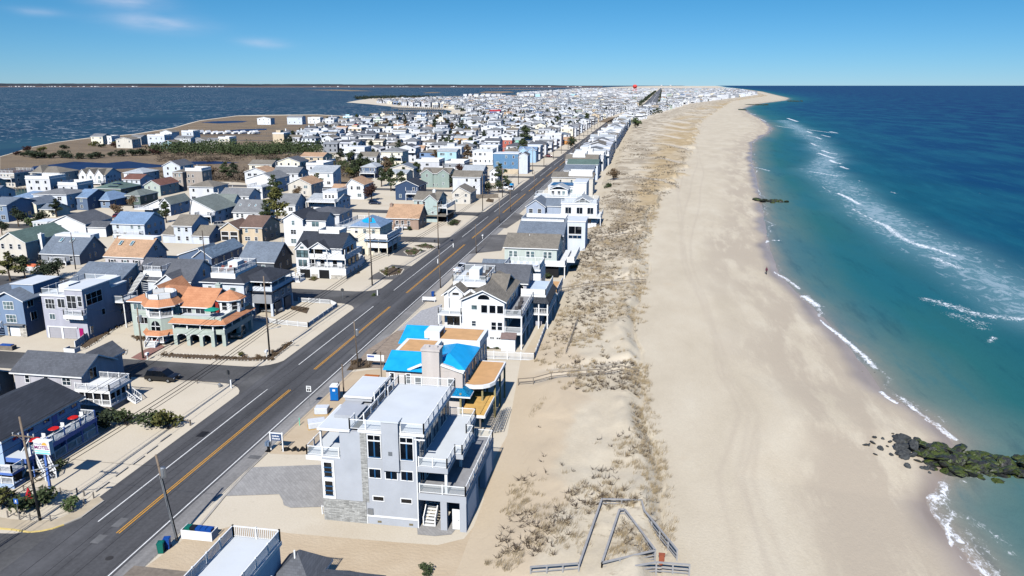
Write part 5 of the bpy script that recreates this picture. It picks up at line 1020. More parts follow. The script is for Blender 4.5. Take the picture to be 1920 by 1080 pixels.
# -- second row
k = mh('white gabled house with dark grey roof, glazed flat-roofed porch and low lean-to wing', 92, 163, 421, b=444, D=12, roof='gy', rise=2.4, wall=WSID, rm=RDARK, nS=2, nE=2); X0, Y0, X1, Y1, e = k.c
k.box('porch', WSID, X0-5, Y0-.5, 0, X0-.02, Y0+5, 3.9); k.flat(X0-5, Y0-.5, X0-.02, Y0+5, 3.9, .25); k.wins('S', Y0-.5, X0-4.8, X0-.3, (3.0,), 4, .95, 1.3, skip=0); k.house(X1+.02, Y0+.6, X1+6, Y0+6.5, 0, 2.8, 4.0, 'x', WSID, RDARK, .3)
k = mh('pale blue-white cape house with bright blue-grey roof and dark side wall', 210, 273, 421, b=448, D=10, roof='gx', rise=2.6, wall=PALEB, rm=RBLUE, nS=4, nE=3); sdeck(k, 'S', 1.6, 1.4, .1, .95, under=False)
k = mh('pale split-level house with taupe roofs and two lower side wings', 325, 362, 424, b=457, D=9, roof='gx', rise=2.3, wall=PALEB, rm=RTAUPE, nS=2, nE=1); X0, Y0, X1, Y1, e = k.c; k.house(X0-3.6, Y0, X0-.02, Y1-1, 0, e*.46, e*.8, 'x', PALEB, RTAUPE, .3); k.house(X1+.02, Y0, X1+5, Y1-1, 0, e*.46, e*.9, 'x', PALEB, RTAUPE, .3); k.win('S', Y0, X1+2.5, 1.6, 1, 1); k.win('E', X1+5, Y0+4, 1.8, 1, 1)
k = mh('tan house with brown roof and two-tier screened porch', 452, 493, 427, b=457, D=11, roof='gx', rise=2.4, wall=TAN, rm=RBROWN, nS=2, nE=3); X0, Y0, X1, Y1, e = k.c
k.house(X0-5.5, Y0-1.5, X0-.02, Y0+6, 0, e-.4, e+1.4, 'y', TAN, RBROWN, .35)
for z in (1.5, e-1.7):
    for x in (X0-4.2, X0-1.5): k.win('S', Y0-1.5, x, z, 2.3, 1.3, 1, 1, pane=GL[3], fw=.12)
k = mh('white gable-fronted house with grey-green roof and a stepped white front deck', 299, 321, 383, b=405, D=12, roof='gy', rise=2.0, wall=WSID, rm=RGGREEN, nS=1, nE=3); X0, Y0, X1, Y1, e = k.c; k.house(X0-6.5, Y0+1, X0-.02, Y0+8, 0, e-1.2, e+1.2, 'y', WSID, RGGREEN, .3, .9); k.deck(X0-8, Y0-2.5, X0-1, Y0+1, 2.6, .3, WHITE); k.rail([(X0-8, Y0+1), (X0-8, Y0-2.4), (X0-1, Y0-2.4)], 2.6, .95, 'slat', step=.3)
k = mh('long white house with grey-green asymmetrical roof and open front porches', 357, 405, 396, b=418, D=14, roof='gy', rise=3.6, wall=WSID, rm=RGGREEN, nS=2, nE=3, frac=.12); sdeck(k, 'S', 2.6, 2.6, .35, 1, under=True); X0, Y0, X1, Y1, e = k.c; k.house(X0-2, Y1, X0+7, Y1+7, 0, e, e+3, 'x', WSID, RGGREEN, .3)
k = mh('grey-roofed white cape house with three small dark skylights', 437, 493, 402, b=414, D=9, roof='gx', rise=3.3, wall=WSID, rm=RGREY, nS=5, nE=2, fl=1, frac=.62); X0, Y0, X1, Y1, e = k.c
for q in (.12, .42, .64): k.skylight(X0+(X1-X0)*q, Y0+2.6, e+1.6, Y0+3.6, e+2.2, .55, k.r)
mh('white rectangular house with low grey gable roof behind the skylight cape', 413, 466, 368, h=4.6, D=9, roof='gx', rise=2.2, wall=WSID, rm=RGREY, nS=4, nE=1)
k = mh('tall white house with grey roof and long sloping left side below the marsh', 462, 514, 336, h=6.0, D=14, roof='gy', rise=2.2, wall=WSID, rm=RGREY, nS=3, nE=2, frac=.62); X0, Y0, X1, Y1, e = k.c
k = mh('white cube house with railed roof deck and ribbon windows in front of a pine', 465, 493, 353, b=373, D=7, roof='flat', wall=WSID, rm=ROOFM, nS=3, nE=2)
mh('low grey-roofed house hidden behind a spreading pine', 502, 553, 384, h=3.6, D=10, roof='gx', rise=3.0, wall=WSID, rm=RGREY, nS=3, nE=2, fl=1)
k = mh('white house with blunt tan gable roof beside a bare tree', 540, 583, 346, h=4.6, D=12, roof='gy', rise=2.2, wall=BEIGE, rm=RTAN, nS=2, nE=2, frac=.5)
mh('white house with light grey shed roof and open lower porch at the marsh edge', 580, 624, 324, h=6.2, D=9, roof='shed', rise=2.2, wall=WSID, rm=RLIGHT, nS=3, nE=2)
k = mh('large white house with stepped roof decks and lavender side wall', 578, 634, 377, b=398, D=12, roof='gx', rise=1.6, wall=WSID, rm=RLIGHT, nS=4, nE=3); X0, Y0, X1, Y1, e = k.c; k.box('wall', WSID, X0+(X1-X0)*.48, Y0+.8, e*.8, X1-.2, Y1-2, e+3.0); k.flat(X0+(X1-X0)*.48, Y0+.8, X1-.2, Y1-2, e+3.0, .2); k.rail([(X0+(X1-X0)*.48, Y0+.9), (X1-.3, Y0+.9), (X1-.3, Y1-2)], e+3.2, .9, 'slat', step=.35); k.wins('S', Y0+.8, X0+(X1-X0)*.5, X1-1, (e+1.4,), 3, .9, 1.2, pane=GL[3]); sdeck(k, 'S', 2.2, e*.98, 0, 1, under=False)
k = mh('white house with tan gable roof beside a dark red tree', 650, 683, 347, b=374, D=11, roof='gy', rise=2.2, wall=WSID, rm=RTAN, nS=2, nE=3, frac=.3); X0, Y0, X1, Y1, e = k.c; k.house(X0-8, Y0+4, X0-.02, Y0+11, 0, e*.55, e*.85, 'x', WSID, RTAN, .3)
k = mh('blue-grey house with light grey hip roof, white porch and outdoor stair', 677, 706, 314, b=334, D=12, roof='hip', rise=1.8, wall=SLATE, rm=RLIGHT, nS=4, nE=2); sdeck(k, 'S', 2.4, k.c[4]*.5); X0, Y0, X1, Y1, e = k.c; k.stairs(X1+.9, Y0+6, 1.0, .2, -1, 0, e*.7)
mh('pale yellow house with light flat porch behind a pine', 725, 762, 326, h=4.8, D=10, roof='gx', rise=1.2, wall=CREAM, rm=RLIGHT, nS=3, nE=2)
k = mh('beige house with dark gable roof behind the yellow house', 733, 775, 316, h=5.5, D=10, roof='gy', rise=1.8, wall=BEIGE, rm=RSLATE, nS=3, nE=2)
k = mh('navy blue gabled house with dark roof and white porch stairs', 741, 785, 349, b=376, D=11, roof='gy', rise=2.0, wall=NAVYW, rm=RBLACK, nS=3, nE=2); sdeck(k, 'S', 1.8, k.c[4]*.52, .5, 1)
k = mh('large sage grey house with twin front gables and brown-grey roof', 790, 843, 326, b=352, D=11, roof='gx', rise=1.9, wall=siding((152, 168, 160)), rm=RTAUPE, nS=4, nE=3, fl=3); X0, Y0, X1, Y1, e = k.c
for a, b_ in ((0, .42), (.58, 1)): k.house(X0+(X1-X0)*a, Y0-.5, X0+(X1-X0)*b_, Y0+5, 0, e, e+1.7, 'y', siding((152, 168, 160)), RTAUPE, .3); k.win('S', Y0-.5, X0+(X1-X0)*(a+b_)/2, e-.8, .9, 1.2); k.win('S', Y0-.5, X0+(X1-X0)*(a+b_)/2, e*.3, .9, 1.0)
k = mh('modern beige house with split gable rooflines and vertical slot windows near the main road', 848, 882, 362, b=383, D=10, roof='gy', rise=2.2, wall=BEIGE, rm=RTAUPE, nS=2, nE=2, frac=.35); 
k = mh('pale sage house with brown-grey roof, chimney and wraparound decks near the main road', 776, 822, 376, b=416, D=11, roof='gx', rise=2.0, wall=siding((180, 196, 192)), rm=RTAUPE, nS=3, nE=2, fl=3); X0, Y0, X1, Y1, e = k.c
k.house(X0+(X1-X0)*.4, Y0-.8, X1, Y0+5, 0, e-.2, e+1.8, 'y', siding((180, 196, 192)), RTAUPE, .35); k.win('S', Y0-.8, X0+(X1-X0)*.45, e-.9, .9, 1.3); k.win('S', Y0-.8, X0+(X1-X0)*.8, e*.45, .9, .8); sdeck(k, 'E', 3.0, e*.68, 0, 1); k.part('skirt_roof', MB().box(X0+(X1-X0)*.3, Y0-2, e*.30, X1+3.2, Y1, e*.34), RTAUPE); k.chimney((X0+X1)/2+1.5, Y0+5, e+1, e+2.6); k.box('porch_shade_fill', DARK, X1+.05, Y0+1, 0, X1+2.5, Y1-.5, e*.3)  # dark box below the east deck paints the shade there
k = mh('tan-roofed shingled cape cottage with grey front steps and chimney', 725, 785, 410, b=431, D=9, roof='gx', rise=3.4, wall=CEDAR, rm=RTAN, nS=5, nE=2, fl=1, frac=.62); X0, Y0, X1, Y1, e = k.c; k.chimney(X0+.2, Y0+4.5, 0, e+3.6, .9, .8, CEDAR); sdeck(k, 'S', 1.3, .9, .28, .72, under=False); k.stairs(X0+(X1-X0)*.5, Y0-1.3, 1.2, 0, -1, 0, .9, GREYS)
k = mh('cream house with blue-grey hip roof patched by a bright blue tarp, above the main road', 657, 714, 427, b=478, D=10, roof='hip', rise=2.4, wall=CREAM, rm=RBLUE, nS=3, nE=0, fl=3); X0, Y0, X1, Y1, e = k.c
hw = (X1-X0+.8)/2; hd = (k.c[3]-Y0+.8)/2
m = MB(); sl = 2.22/min(hw, hd); P = lambda u, v: (X0-.4+(X1-X0+.8)*u, Y0-.4+v, e+.18+sl*v+.05)
m.face([P(.42, 1.6), P(.62, 1.4), P(.80, 1.7), P(.72, 2.6), P(.66, 3.4), P(.5, 3.6), P(.36, 2.9), P(.33, 2.2)]); m.face([(a, b_, c-.02) for a, b_, c in [P(.42, 1.6), P(.62, 1.4), P(.80, 1.7), P(.72, 2.6), P(.66, 3.4), P(.5, 3.6), P(.36, 2.9), P(.33, 2.2)]][::-1]); k.part('roof_tarp', m, BLUETARP)
k.deck(X1-3.5, Y0-1.6, X1+2.6, Y1, e*.66, .3, ROOFM); k.rail([(X1-3.4, Y0-1.5), (X1+2.5, Y0-1.5), (X1+2.5, Y1)], e*.66, .95, 'solid'); k.part('skirt_roof', MB().box(X1-3.8, Y0-1.9, e*.62-.5, X1+3.0, Y1+.2, e*.62-.32), RBLUE); k.deck(X1-3, Y0-1.4, X1+2.4, Y1, e*.34, .3, ROOFM); k.rail([(X1-2.9, Y0-1.3), (X1+2.3, Y0-1.3), (X1+2.3, Y1)], e*.34, .95, 'solid')
k.posts([(X1-3, Y0-1.3), (X1, Y0-1.3), (X1+2.3, Y0-1.3), (X1+2.3, Y0+3), (X1+2.3, Y0+7)], 0, e*.6, .25, CREAM); k.box('porch_shade_fill', DARK, X1+.05, Y0+.5, 0, X1+1.6, Y1-.3, e*.3); k.box('porch_shade_fill', DARK, X1+.05, Y0+.5, e*.36, X1+1.2, Y1-.3, e*.58); k.part('stone_base', MB().box(X1-1.5, Y0-1.62, 0, X1+2.5, Y0-1.4, .9), MARSHSTONE); k.door('S', Y0-.02, X1-1.2, .1, .9, 2.1, BLACK); sh = k.box('shed', CREAM, X0+1, Y0-3.6, 0, X0+3.5, Y0-1.2, 2.3); k.flat(X0+1, Y0-3.6, X0+3.5, Y0-1.2, 2.3, .15, RBLUE)  # both dark boxes paint shade beneath the two deck levels
k = mh('long cream house with white railed flat roof behind the blue-tarp house', 630, 672, 432, h=6.3, D=16, roof='flat', wall=CREAM, rm=RLIGHT, nS=2, nE=0)
k = mh('white farmhouse with black windows and roof, two black garage doors and stone base', 557, 643, 466, b=522, D=9.5, roof='gx', rise=2.6, wall=WSID, rm=RBLACK, nS=0, nE=0, fl=3); X0, Y0, X1, Y1, e = k.c; L = X1-X0
BW = var_mat('black_window_frame', (26, 27, 30), .4, .1)
k.house(X0, Y0-.9, X0+L*.30, Y0+5, 0, e-.3, e+1.25, 'y', WSID, RBLACK, .35); k.gwall(X0+L*.32, Y0-.95, X0+L*.74, Y0-.7, e-.15, e-.1, e+1.35, 'y', WSID); k.gable(X0+L*.32, Y0-.95, X0+L*.74, Y0+5, e-.1, e+1.35, 'y', RBLACK, .35)
for x in (.06, .15, .24): k.win('S', Y0-.9, X0+L*x, e-1.35, .95, 1.7, 1, 2, frame=BW, pane=GL[2], fw=.07)
k.win('S', Y0-.9, X0+L*.15, e+.1, .8, .45, 1, 1, frame=BW); k.win('S', Y0-.9, X0+L*.10, e*.5, .95, 1.5, 2, 2, frame=BW, pane=GL[2], fw=.07); k.win('S', Y0-.9, X0+L*.20, e*.5, .95, 1.5, 2, 2, frame=BW, pane=GL[2], fw=.07)
for z in (e*.355, e*.69): k.deck(X0+L*.31, Y0-.9, X1+1.2, Y0+.0, z, .35, WHITE); k.deck(X1+.02, Y0, X1+1.2, Y1, z, .35, WHITE)
for z in (e*.355, e*.69): k.rail([(X0+L*.31, Y0-.85), (X1+1.15, Y0-.85), (X1+1.15, Y1)], z, .9, 'solid' if z > e*.5 else 'slat', step=.3)
k.posts([(X0+L*.42, Y0-.8), (X0+L*.70, Y0-.8), (X1+1.1, Y0-.8)], e*.36, e-.1, .16)
for x in (.36, .44, .53): k.win('S', Y0, X0+L*x, e*.69+1.0, .95, 1.8, 1, 1, frame=BW, pane=GL[3])
for x in (.36, .56, .84): k.win('S', Y0, X0+L*x, e*.36+.95, 1.0, 1.6, 1, 1, frame=BW, pane=GL[3])
for y in (1.5, 4, 6.5): k.win('E', X1, Y0+y, e*.69+1.0, 1.6, 1.7, 2, 1, frame=BW, pane=GL[3]); k.win('E', X1+1.2, Y0+y, e*.52, 1.6, 1.5, 1, 2, frame=BW, pane=GL[3]); k.win('E', X1+1.2, Y0+y+.4, e*.18, .5, .8, 1, 1, frame=BW)
k.box('wall', WSID, X1+.02, Y0-.02, 0, X1+1.18, Y1, e*.34)
for x in (.19, .62): k.garage('S', Y0-.92, X0+L*x, 2.4, 2.0, BW)
k.box('wall', WSID, X0+L*.3, Y0-.88, 0, X1+1.15, Y0-.02, e*.33); [k.box('stone_base', MARSHSTONE, *q) for q in ((X0-.05, Y0-.97, 0, X0+L*.05, Y0-.89, .95), (X0+L*.33, Y0-.97, 0, X0+L*.47, Y0-.89, .95), (X0+L*.77, Y0-.97, 0, X1+1.2, Y0-.89, .95), (X1+1.19, Y0-.88, 0, X1+1.27, Y1, .95))]
k.deck(X0+L*.34, Y0+4.2, X0+L*.82, Y0+8.6, e+2.5, 1.0, ROOFM); k.rail([(X0+L*.34, Y0+4.2), (X0+L*.82, Y0+4.2), (X0+L*.82, Y0+8.6), (X0+L*.34, Y0+8.6), (X0+L*.34, Y0+4.2)], e+2.5, .85, 'solid')
k = mh('white house with black gable roof and open balcony behind the black-garage farmhouse', 531, 567, 411, h=7.6, D=11, roof='gy', rise=1.6, wall=WSID, rm=RBLACK, nS=1, nE=2, fl=3); X0, Y0, X1, Y1, e = k.c; k.house(X1+.02, Y0+1.5, X1+6, Y0+8, 0, e-.5, e+1.2, 'x', WSID, RBLACK, .3); k.win('S', Y0+1.5, X1+3, e-1.6, 2.2, 1.7, 2, 1, pane=GL[2]); k.deck(X1+.1, Y0-.4, X1+6, Y0+1.4, e-2.8, .3, WHITE); k.rail([(X1+.1, Y0-.3), (X1+6, Y0-.3)], e-2.8, .9, 'solid')
# -- far left rows by the lagoon
mh('bluish house cut by the left edge of the photo', -20, 12, 385, h=5.5, D=12, roof='gx', rise=1.6, wall=BLUEW, rm=RSLATE, nS=2, nE=2)
mh('low house with blue-grey roof at the left edge above the cream gabled house', -14, 22, 384, h=4.2, D=9, roof='gx', rise=1.8, wall=WSID, rm=RSLATE, nS=2, nE=2)
k = mh('cream yellow gabled house with low grey side roofs near the lagoon', 40, 71, 384, b=407, D=10, roof='gy', rise=1.8, wall=CREAM, rm=RSLATE, nS=0, nE=2); X0, Y0, X1, Y1, e = k.c; k.house(X1+.02, Y0+1, X1+6, Y0+8, 0, e*.6, e*.95, 'x', CREAM, RSLATE, .3)
mh('long house with blue-grey hipped roof by the lagoon', 22, 97, 373, h=3.8, D=10, roof='hip', rise=2.0, wall=PALEB, rm=RBLUE, nS=5, nE=2, fl=1)
k = mh('white two-storey house with grey roof and arched blue-shaded loggia', 62, 124, 366, h=5.8, D=12, roof='hip', rise=1.6, wall=PALEB, rm=RGREY, nS=3, nE=3)
k = mh('pale blue cottage with wide bright blue hip roof', 170, 207, 376, b=390, D=12, roof='hip', rise=2.6, wall=BLUEW, rm=RBLUE, nS=2, nE=2, fl=1, oh=.7)
mh('blue-roofed house between the loggia house and the blue cottage', 140, 163, 371, h=4.4, D=12, roof='gx', rise=2.2, wall=SLATE, rm=RBLUE, nS=1, nE=2)
k = mh('low green-grey house with rows of blue solar panels on its roof', 176, 226, 355, h=3.6, D=13, roof='hip', rise=2.4, wall=siding((96, 112, 104)), rm=RGREEN, nS=4, nE=2, fl=1); X0, Y0, X1, Y1, e = k.c
PV = var_mat('solar_cells', (28, 46, 92), .15, .2, 2, .6); hw_ = (min(X1-X0, Y1-Y0)+.8)/2; sl = (2.4-.18)/hw_
for q in (0, 1): m = MB(); a, b_ = 1.2+q*2.2, 3.0+q*2.2; m.bar((X0+(X1-X0)*(.25+.05*q)+2.5, Y0-.4+(a+b_)/2, e+.3+sl*(a+b_)/2), (X0+(X1-X0)*(.8-.05*q)+.5, Y0-.4+(a+b_)/2, e+.3+sl*(a+b_)/2), 1.7, .08); k.part('solar_panel', m, PV, k.r)
mh('grey-green hip-roofed cottage right of the solar-panelled house', 232, 262, 368, h=3.2, D=11, roof='hip', rise=1.9, wall=siding((96, 112, 104)), rm=RGGREEN, nS=2, nE=2, fl=1)
k = mh('sage gabled house with red-brown roof by the marsh road', 270, 302, 348, b=368, D=13, roof='gy', rise=1.9, wall=SAGE, rm=shingle((118, 84, 74)), nS=2, nE=3)
mh('low white house with red-brown roof left of the sage gabled house', 231, 262, 337, h=4.2, D=10, roof='gx', rise=1.7, wall=PALEB, rm=shingle((118, 84, 74)), nS=3, nE=1)
k = mh('white house with octagonal white roof at the pond edge', 232, 268, 325, h=5.0, D=12, roof='hip', rise=1.8, wall=WSID, rm=RLIGHT, nS=3, nE=2)
k = mh('tall taupe square tower house with white railed roof deck at the marsh edge', 323, 345, 324, b=358, D=8, roof='hip', rise=1.0, wall=TAUPE, rm=RTAUPE, nS=2, nE=1, fl=3); X0, Y0, X1, Y1, e = k.c; k.box('wall', TAUPE, X1+.02, Y0+2.5, 0, X1+7.5, Y0+10, e+.5); k.flat(X1+.02, Y0+2.5, X1+7.5, Y0+10, e+.5, .3); k.rail([(X1, Y0+2.6), (X1+7.4, Y0+2.6), (X1+7.4, Y0+10), (X1, Y0+10)], e+.8, 1.0, 'solid'); k.wins('S', Y0+2.5, X1+.5, X1+4, (e*.2, e*.5, e*.8), 2, .9, 1.3); k.wins('E', X1+7.5, Y0+3.5, Y0+9.5, (e*.5, e*.85), 2, 1.1, 1.7)
k = mh('white house with three pointed front gables and brown-grey roof by the pond', 149, 199, 329, b=346, D=11, roof='gx', rise=2.6, wall=WSID, rm=RTAUPE, nS=0, nE=4); X0, Y0, X1, Y1, e = k.c; L = X1-X0
for a in (.0, .31, .64): k.house(X0+L*a, Y0-.6, X0+L*(a+.32), Y0+5, 0, e, e+2.5, 'y', WSID, RTAUPE, .25); k.win('S', Y0-.6, X0+L*(a+.16), e*.78, 1.1, 1.4, 2, 1); k.win('S', Y0-.6, X0+L*(a+.16), e*.3, 1.6, 1.6, 2, 1)
sdeck(k, 'S', 3.4, e*.22, .1, 1, under=False)
k = mh('cream house with grey-brown hip roof and tall windows by the pond', 56, 115, 325, b=350, D=12, roof='hip', rise=2.4, wall=BEIGE, rm=RTAUPE, nS=5, nE=3); X0, Y0, X1, Y1, e = k.c; k.hip(X0+1.5, Y0-.4, X0+6.5, Y0+8, e, e+3.2, RTAUPE, .3)
k = mh('white three-tier house with brown flat roof and pale deck at the left edge', -10, 30, 326, b=351, D=12, roof='flat', wall=BEIGE, rm=RBROWN, nS=5, nE=3, fl=3); sdeck(k, 'S', 2, k.c[4]*.68)
# -- around the bend of the street, right centre
mh('white modern house with two dormer gables and ribbon windows behind the beige gabled house', 868, 906, 320, b=343, D=10, roof='gx', rise=1.8, wall=WSID, rm=RLIGHT, nS=4, nE=2, fl=3)
k = mh('white gabled wing with grey roof and garage openings beside the modern white house', 918, 934, 322, b=343, D=10, roof='gy', rise=1.6, wall=WSID, rm=RGREY, nS=2, nE=2, fl=2)
k = mh('denim blue flat-roofed house with beige base near the parked van', 925, 972, 289, b=326, D=10, roof='flat', wall=siding((98, 138, 172)), rm=ROOFM, nS=3, nE=0, fl=3, top=None); X0, Y0, X1, Y1, e = k.c; k.part('base_cladding', MB().box(X1-9, Y0-.08, 0, X1+.05, Y0-.01, 2.4), TAN); k.house(X1+.02, Y0+1, X1+4.5, Y0+9, 0, e-.6, e+.6, 'y', PALEB, RDARK, .3)
mh('white flat-roofed house with long dark windows joined to the denim blue house', 886, 924, 284, h=7.5, D=11, roof='flat', wall=WSID, rm=ROOFM, nS=4, nE=0, fl=2)
mh('pale aqua two-storey house with white upper deck', 820, 856, 284, b=310, D=10, roof='gx', rise=1.0, wall=AQUA, rm=RLIGHT, nS=2, nE=1, fl=2, ww=1.6)
mh('brick red house with white railed roof deck', 936, 960, 263, h=7.8, D=9, roof='flat', wall=siding((186, 104, 88)), rm=ROOFM, nS=3, nE=1, fl=2, top='solid')
mh('peach coloured house with stepped white balconies', 851, 881, 259, h=7.0, D=10, roof='gx', rise=1.2, wall=siding((238, 194, 142)), rm=RLIGHT, nS=3, nE=2)
k = mh('sky blue house with twin white-trimmed gables near the main road', 973, 1005, 282, b=305, D=10, roof='gx', rise=1.6, wall=siding((170, 202, 228)), rm=RBLUE, nS=4, nE=2, fl=3); X0, Y0, X1, Y1, e = k.c
for a in (.05, .55): k.house(X0+(X1-X0)*a, Y0-.5, X0+(X1-X0)*(a+.42), Y0+4, 0, e, e+1.6, 'y', siding((170, 202, 228)), RBLUE, .3)
mh('orange sheathed house still under construction beside the main road', 1056, 1074, 263, b=271, D=10, roof='gx', rise=2.0, wall=siding((214, 150, 90)), rm=RTAN, nS=1, nE=1)
mh('mint green house with small white porch behind the brick red house', 960, 980, 262, h=5.6, D=10, roof='gx', rise=1.2, wall=siding((150, 206, 188)), rm=RLIGHT, nS=2, nE=1)
mh('bright white house with red roof beyond the marsh houses', 648, 676, 238, h=5.0, D=12, roof='hip', rise=2.0, wall=WSID, rm=shingle((176, 50, 54)), nS=3, nE=1)
mh('golden tan house standing among white ones far up the island', 945, 963, 211, h=7, D=14, roof='hip', rise=1.6, wall=siding((224, 172, 96)), rm=RTAN, nS=3, nE=1)
mh('royal blue and red house far up the island beside the golden tan house', 918, 937, 209, h=8, D=14, roof='gx', rise=2.0, wall=siding((50, 84, 160)), rm=shingle((170, 52, 60)), nS=3, nE=1)
# -- the oceanfront row beyond the low dark-roofed house
k = mh('sage oceanfront house with broad brown-grey roof and paired windows', 946, 1044, 467, h=6.6, D=12, roof='gx', rise=2.2, wall=siding((196, 206, 198)), rm=RTAUPE, nS=0, nE=2); X0, Y0, X1, Y1, e = k.c; L = X1-X0
for q in (.17, .26, .5, .59, .83, .92): k.win('S', Y0, X0+L*q-.6, e-1.5, .95, 1.6, 1, 2, pane=GL[2])
k.deck(X0+L*.7, Y0-1.5, X1+2.2, Y1, e*.47, .3, WHITE); k.rail([(X0+L*.7, Y0-1.4), (X1+2.1, Y0-1.4), (X1+2.1, Y1)], e*.47, 1.0, 'solid'); k.box('porch_shade_fill', DARK, X0+L*.7, Y0-.6, 0, X1+.5, Y0-.05, e*.4); k.posts([(X1-3, Y0-1.3), (X1+2, Y0-1.3), (X1+2, Y0+5)], 0, e*.44, .2); k.vent((X0+X1)/2-1, Y0+5, e+1.9, k.r)  # dark sheet along the wall paints the shade under the deck
k.deck(X1+.5, Y0+2, X1+4.0, Y1+3, 3.4, .3, WHITE); k.rail([(X1+2.2, Y0+2.1), (X1+3.9, Y0+2.1), (X1+3.9, Y1+2.9)], 3.4, 1.0, 'solid')
k = mh('oceanfront house with large plain slate roof in front of a long white roof deck', 971, 1055, 442, h=5.6, D=12, roof='gx', rise=3.0, wall=GREYS, rm=RSLATE, nS=2, nE=3, frac=.7)
k = mh('white flat-roofed oceanfront house with long deck rails and a big glazed corner', 977, 1058, 421, h=7.4, D=9, roof='flat', wall=WSID, rm=ROOFM, nS=1, nE=2, top='solid'); X0, Y0, X1, Y1, e = k.c; k.box('wall', PALEB, X1+.02, Y0+1, 0, X1+5.5, Y1, e+.6); k.flat(X1+.02, Y0+1, X1+5.5, Y1, e+.6, .3); k.win('S', Y0+1, X1+2.8, e-1.6, 3.6, 2.2, 2, 1, pane=GL[3]); k.win('S', Y0+1, X1+2.8, e-3.4, 3.6, 1.0, 3, 1, pane=GLBLUE)
k = mh('blue-grey oceanfront house with white-trimmed front gable and tall modern window wing', 987, 1022, 388, h=6.4, D=12, roof='gy', rise=2.0, wall=siding((168, 180, 198)), rm=RSLATE, nS=2, nE=2, fl=2, ww=1.3); X0, Y0, X1, Y1, e = k.c; k.house(X1+.02, Y0+2, X1+5, Y0+10, 0, e, e+1.8, 'x', siding((168, 180, 198)), RSLATE, .3); k.box('wall', WSID, X1+5, Y0+.5, 0, X1+16, Y0+11, e+1.0); k.flat(X1+5, Y0+.5, X1+16, Y0+11, e+1.0, .35); k.rail([(X1+5, Y0+.5), (X1+16, Y0+.5), (X1+16, Y0+11), (X1+5, Y0+11)], e+1.35, 1.0, 'glass'); k.wins('S', Y0+.5, X1+5.5, X1+15.5, (e-1.0,), 3, 2.0, 2.2, 2, 1, skip=0, pane=GL[0]); k.wins('S', Y0+.5, X1+5.5, X1+15.5, (2.2,), 3, 1.2, 1.4, 2, 1); k.wins('E', X1+16, Y0+1, Y0+10.5, (2.2, e-1.0), 3, 1.4, 2.0, pane=GL[3]); k.deck(X1+5, Y0-1.5, X1+17.5, Y0+.48, e-2.6, .35, WHITE); k.rail([(X1+5, Y0-1.4), (X1+17.4, Y0-1.4), (X1+17.4, Y0+10)], e-2.6, .95, 'glass'); k.deck(X1+16.02, Y0+.5, X1+17.5, Y0+10, e-2.6, .35, WHITE); k.posts([(X1+8, Y0-1.3), (X1+12.5, Y0-1.3), (X1+17.3, Y0-1.3), (X1+17.3, Y0+5)], 0, e-2.9, .2); k.gable(X1+9, Y0+2, X1+14, Y0+10, e+1.4, e+2.8, 'y', RLIGHT, .3)
FOOT.append((k.c[0], k.c[1], k.c[2]+16, k.c[3]))
k = mh('white oceanfront house with blue solar-covered flat roof', 1028, 1087, 351, h=7.0, D=11, roof='flat', wall=WSID, rm=ROOFM, nS=2, nE=3, top=None); X0, Y0, X1, Y1, e = k.c; k.part('solar_panel', MB().box(X0+.8, Y0+.8, e+.4, X1-2.5, Y1-1, e+.5), PV); k.box('wall', WSID, X1-2.2, Y0-.6, 0, X1+2.5, Y1, e+1.6); k.flat(X1-2.2, Y0-.6, X1+2.5, Y1, e+1.6, .3)
k = mh('white oceanfront house with stacked railed decks before the blue-grey gabled one', 1002, 1092, 372, h=6.8, D=8, roof='flat', wall=WSID, rm=ROOFM, nS=3, nE=2, top='glass'); X0, Y0, X1, Y1, e = k.c; k.box('wall', WSID, (X0+X1)/2-3, Y0+1, e+.3, (X0+X1)/2+3, Y1, e+2.6); k.gable((X0+X1)/2-3, Y0+1, (X0+X1)/2+3, Y1, e+2.6, e+3.9, 'y', RLIGHT, .3); k.wins('S', Y0+1, (X0+X1)/2-2.7, (X0+X1)/2+2.7, (e+1.5,), 3, 1.1, 1.4); sdeck(k, 'S', 1.8, e*.66); sdeck(k, 'E', 2.2, e*.5)
k = mh('taupe-roofed oceanfront house with crenellated white roof deck', 1035, 1112, 334, h=7.0, D=11, roof='gx', rise=1.6, wall=BEIGE, rm=RTAUPE, nS=3, nE=3); rdeck(k, .4, .98, .1, .8, 1.5, 1.0, 'solid')
mh('dark slate-roofed oceanfront house behind the crenellated roof deck', 1058, 1113, 320, h=7.2, D=11, roof='gx', rise=1.8, wall=WSID, rm=RSLATE, nS=2, nE=3)
mh('green-grey roofed oceanfront house with white dune-side porch', 1064, 1121, 309, h=7.2, D=12, roof='gx', rise=1.8, wall=PALEB, rm=RGREEN, nS=2, nE=3)

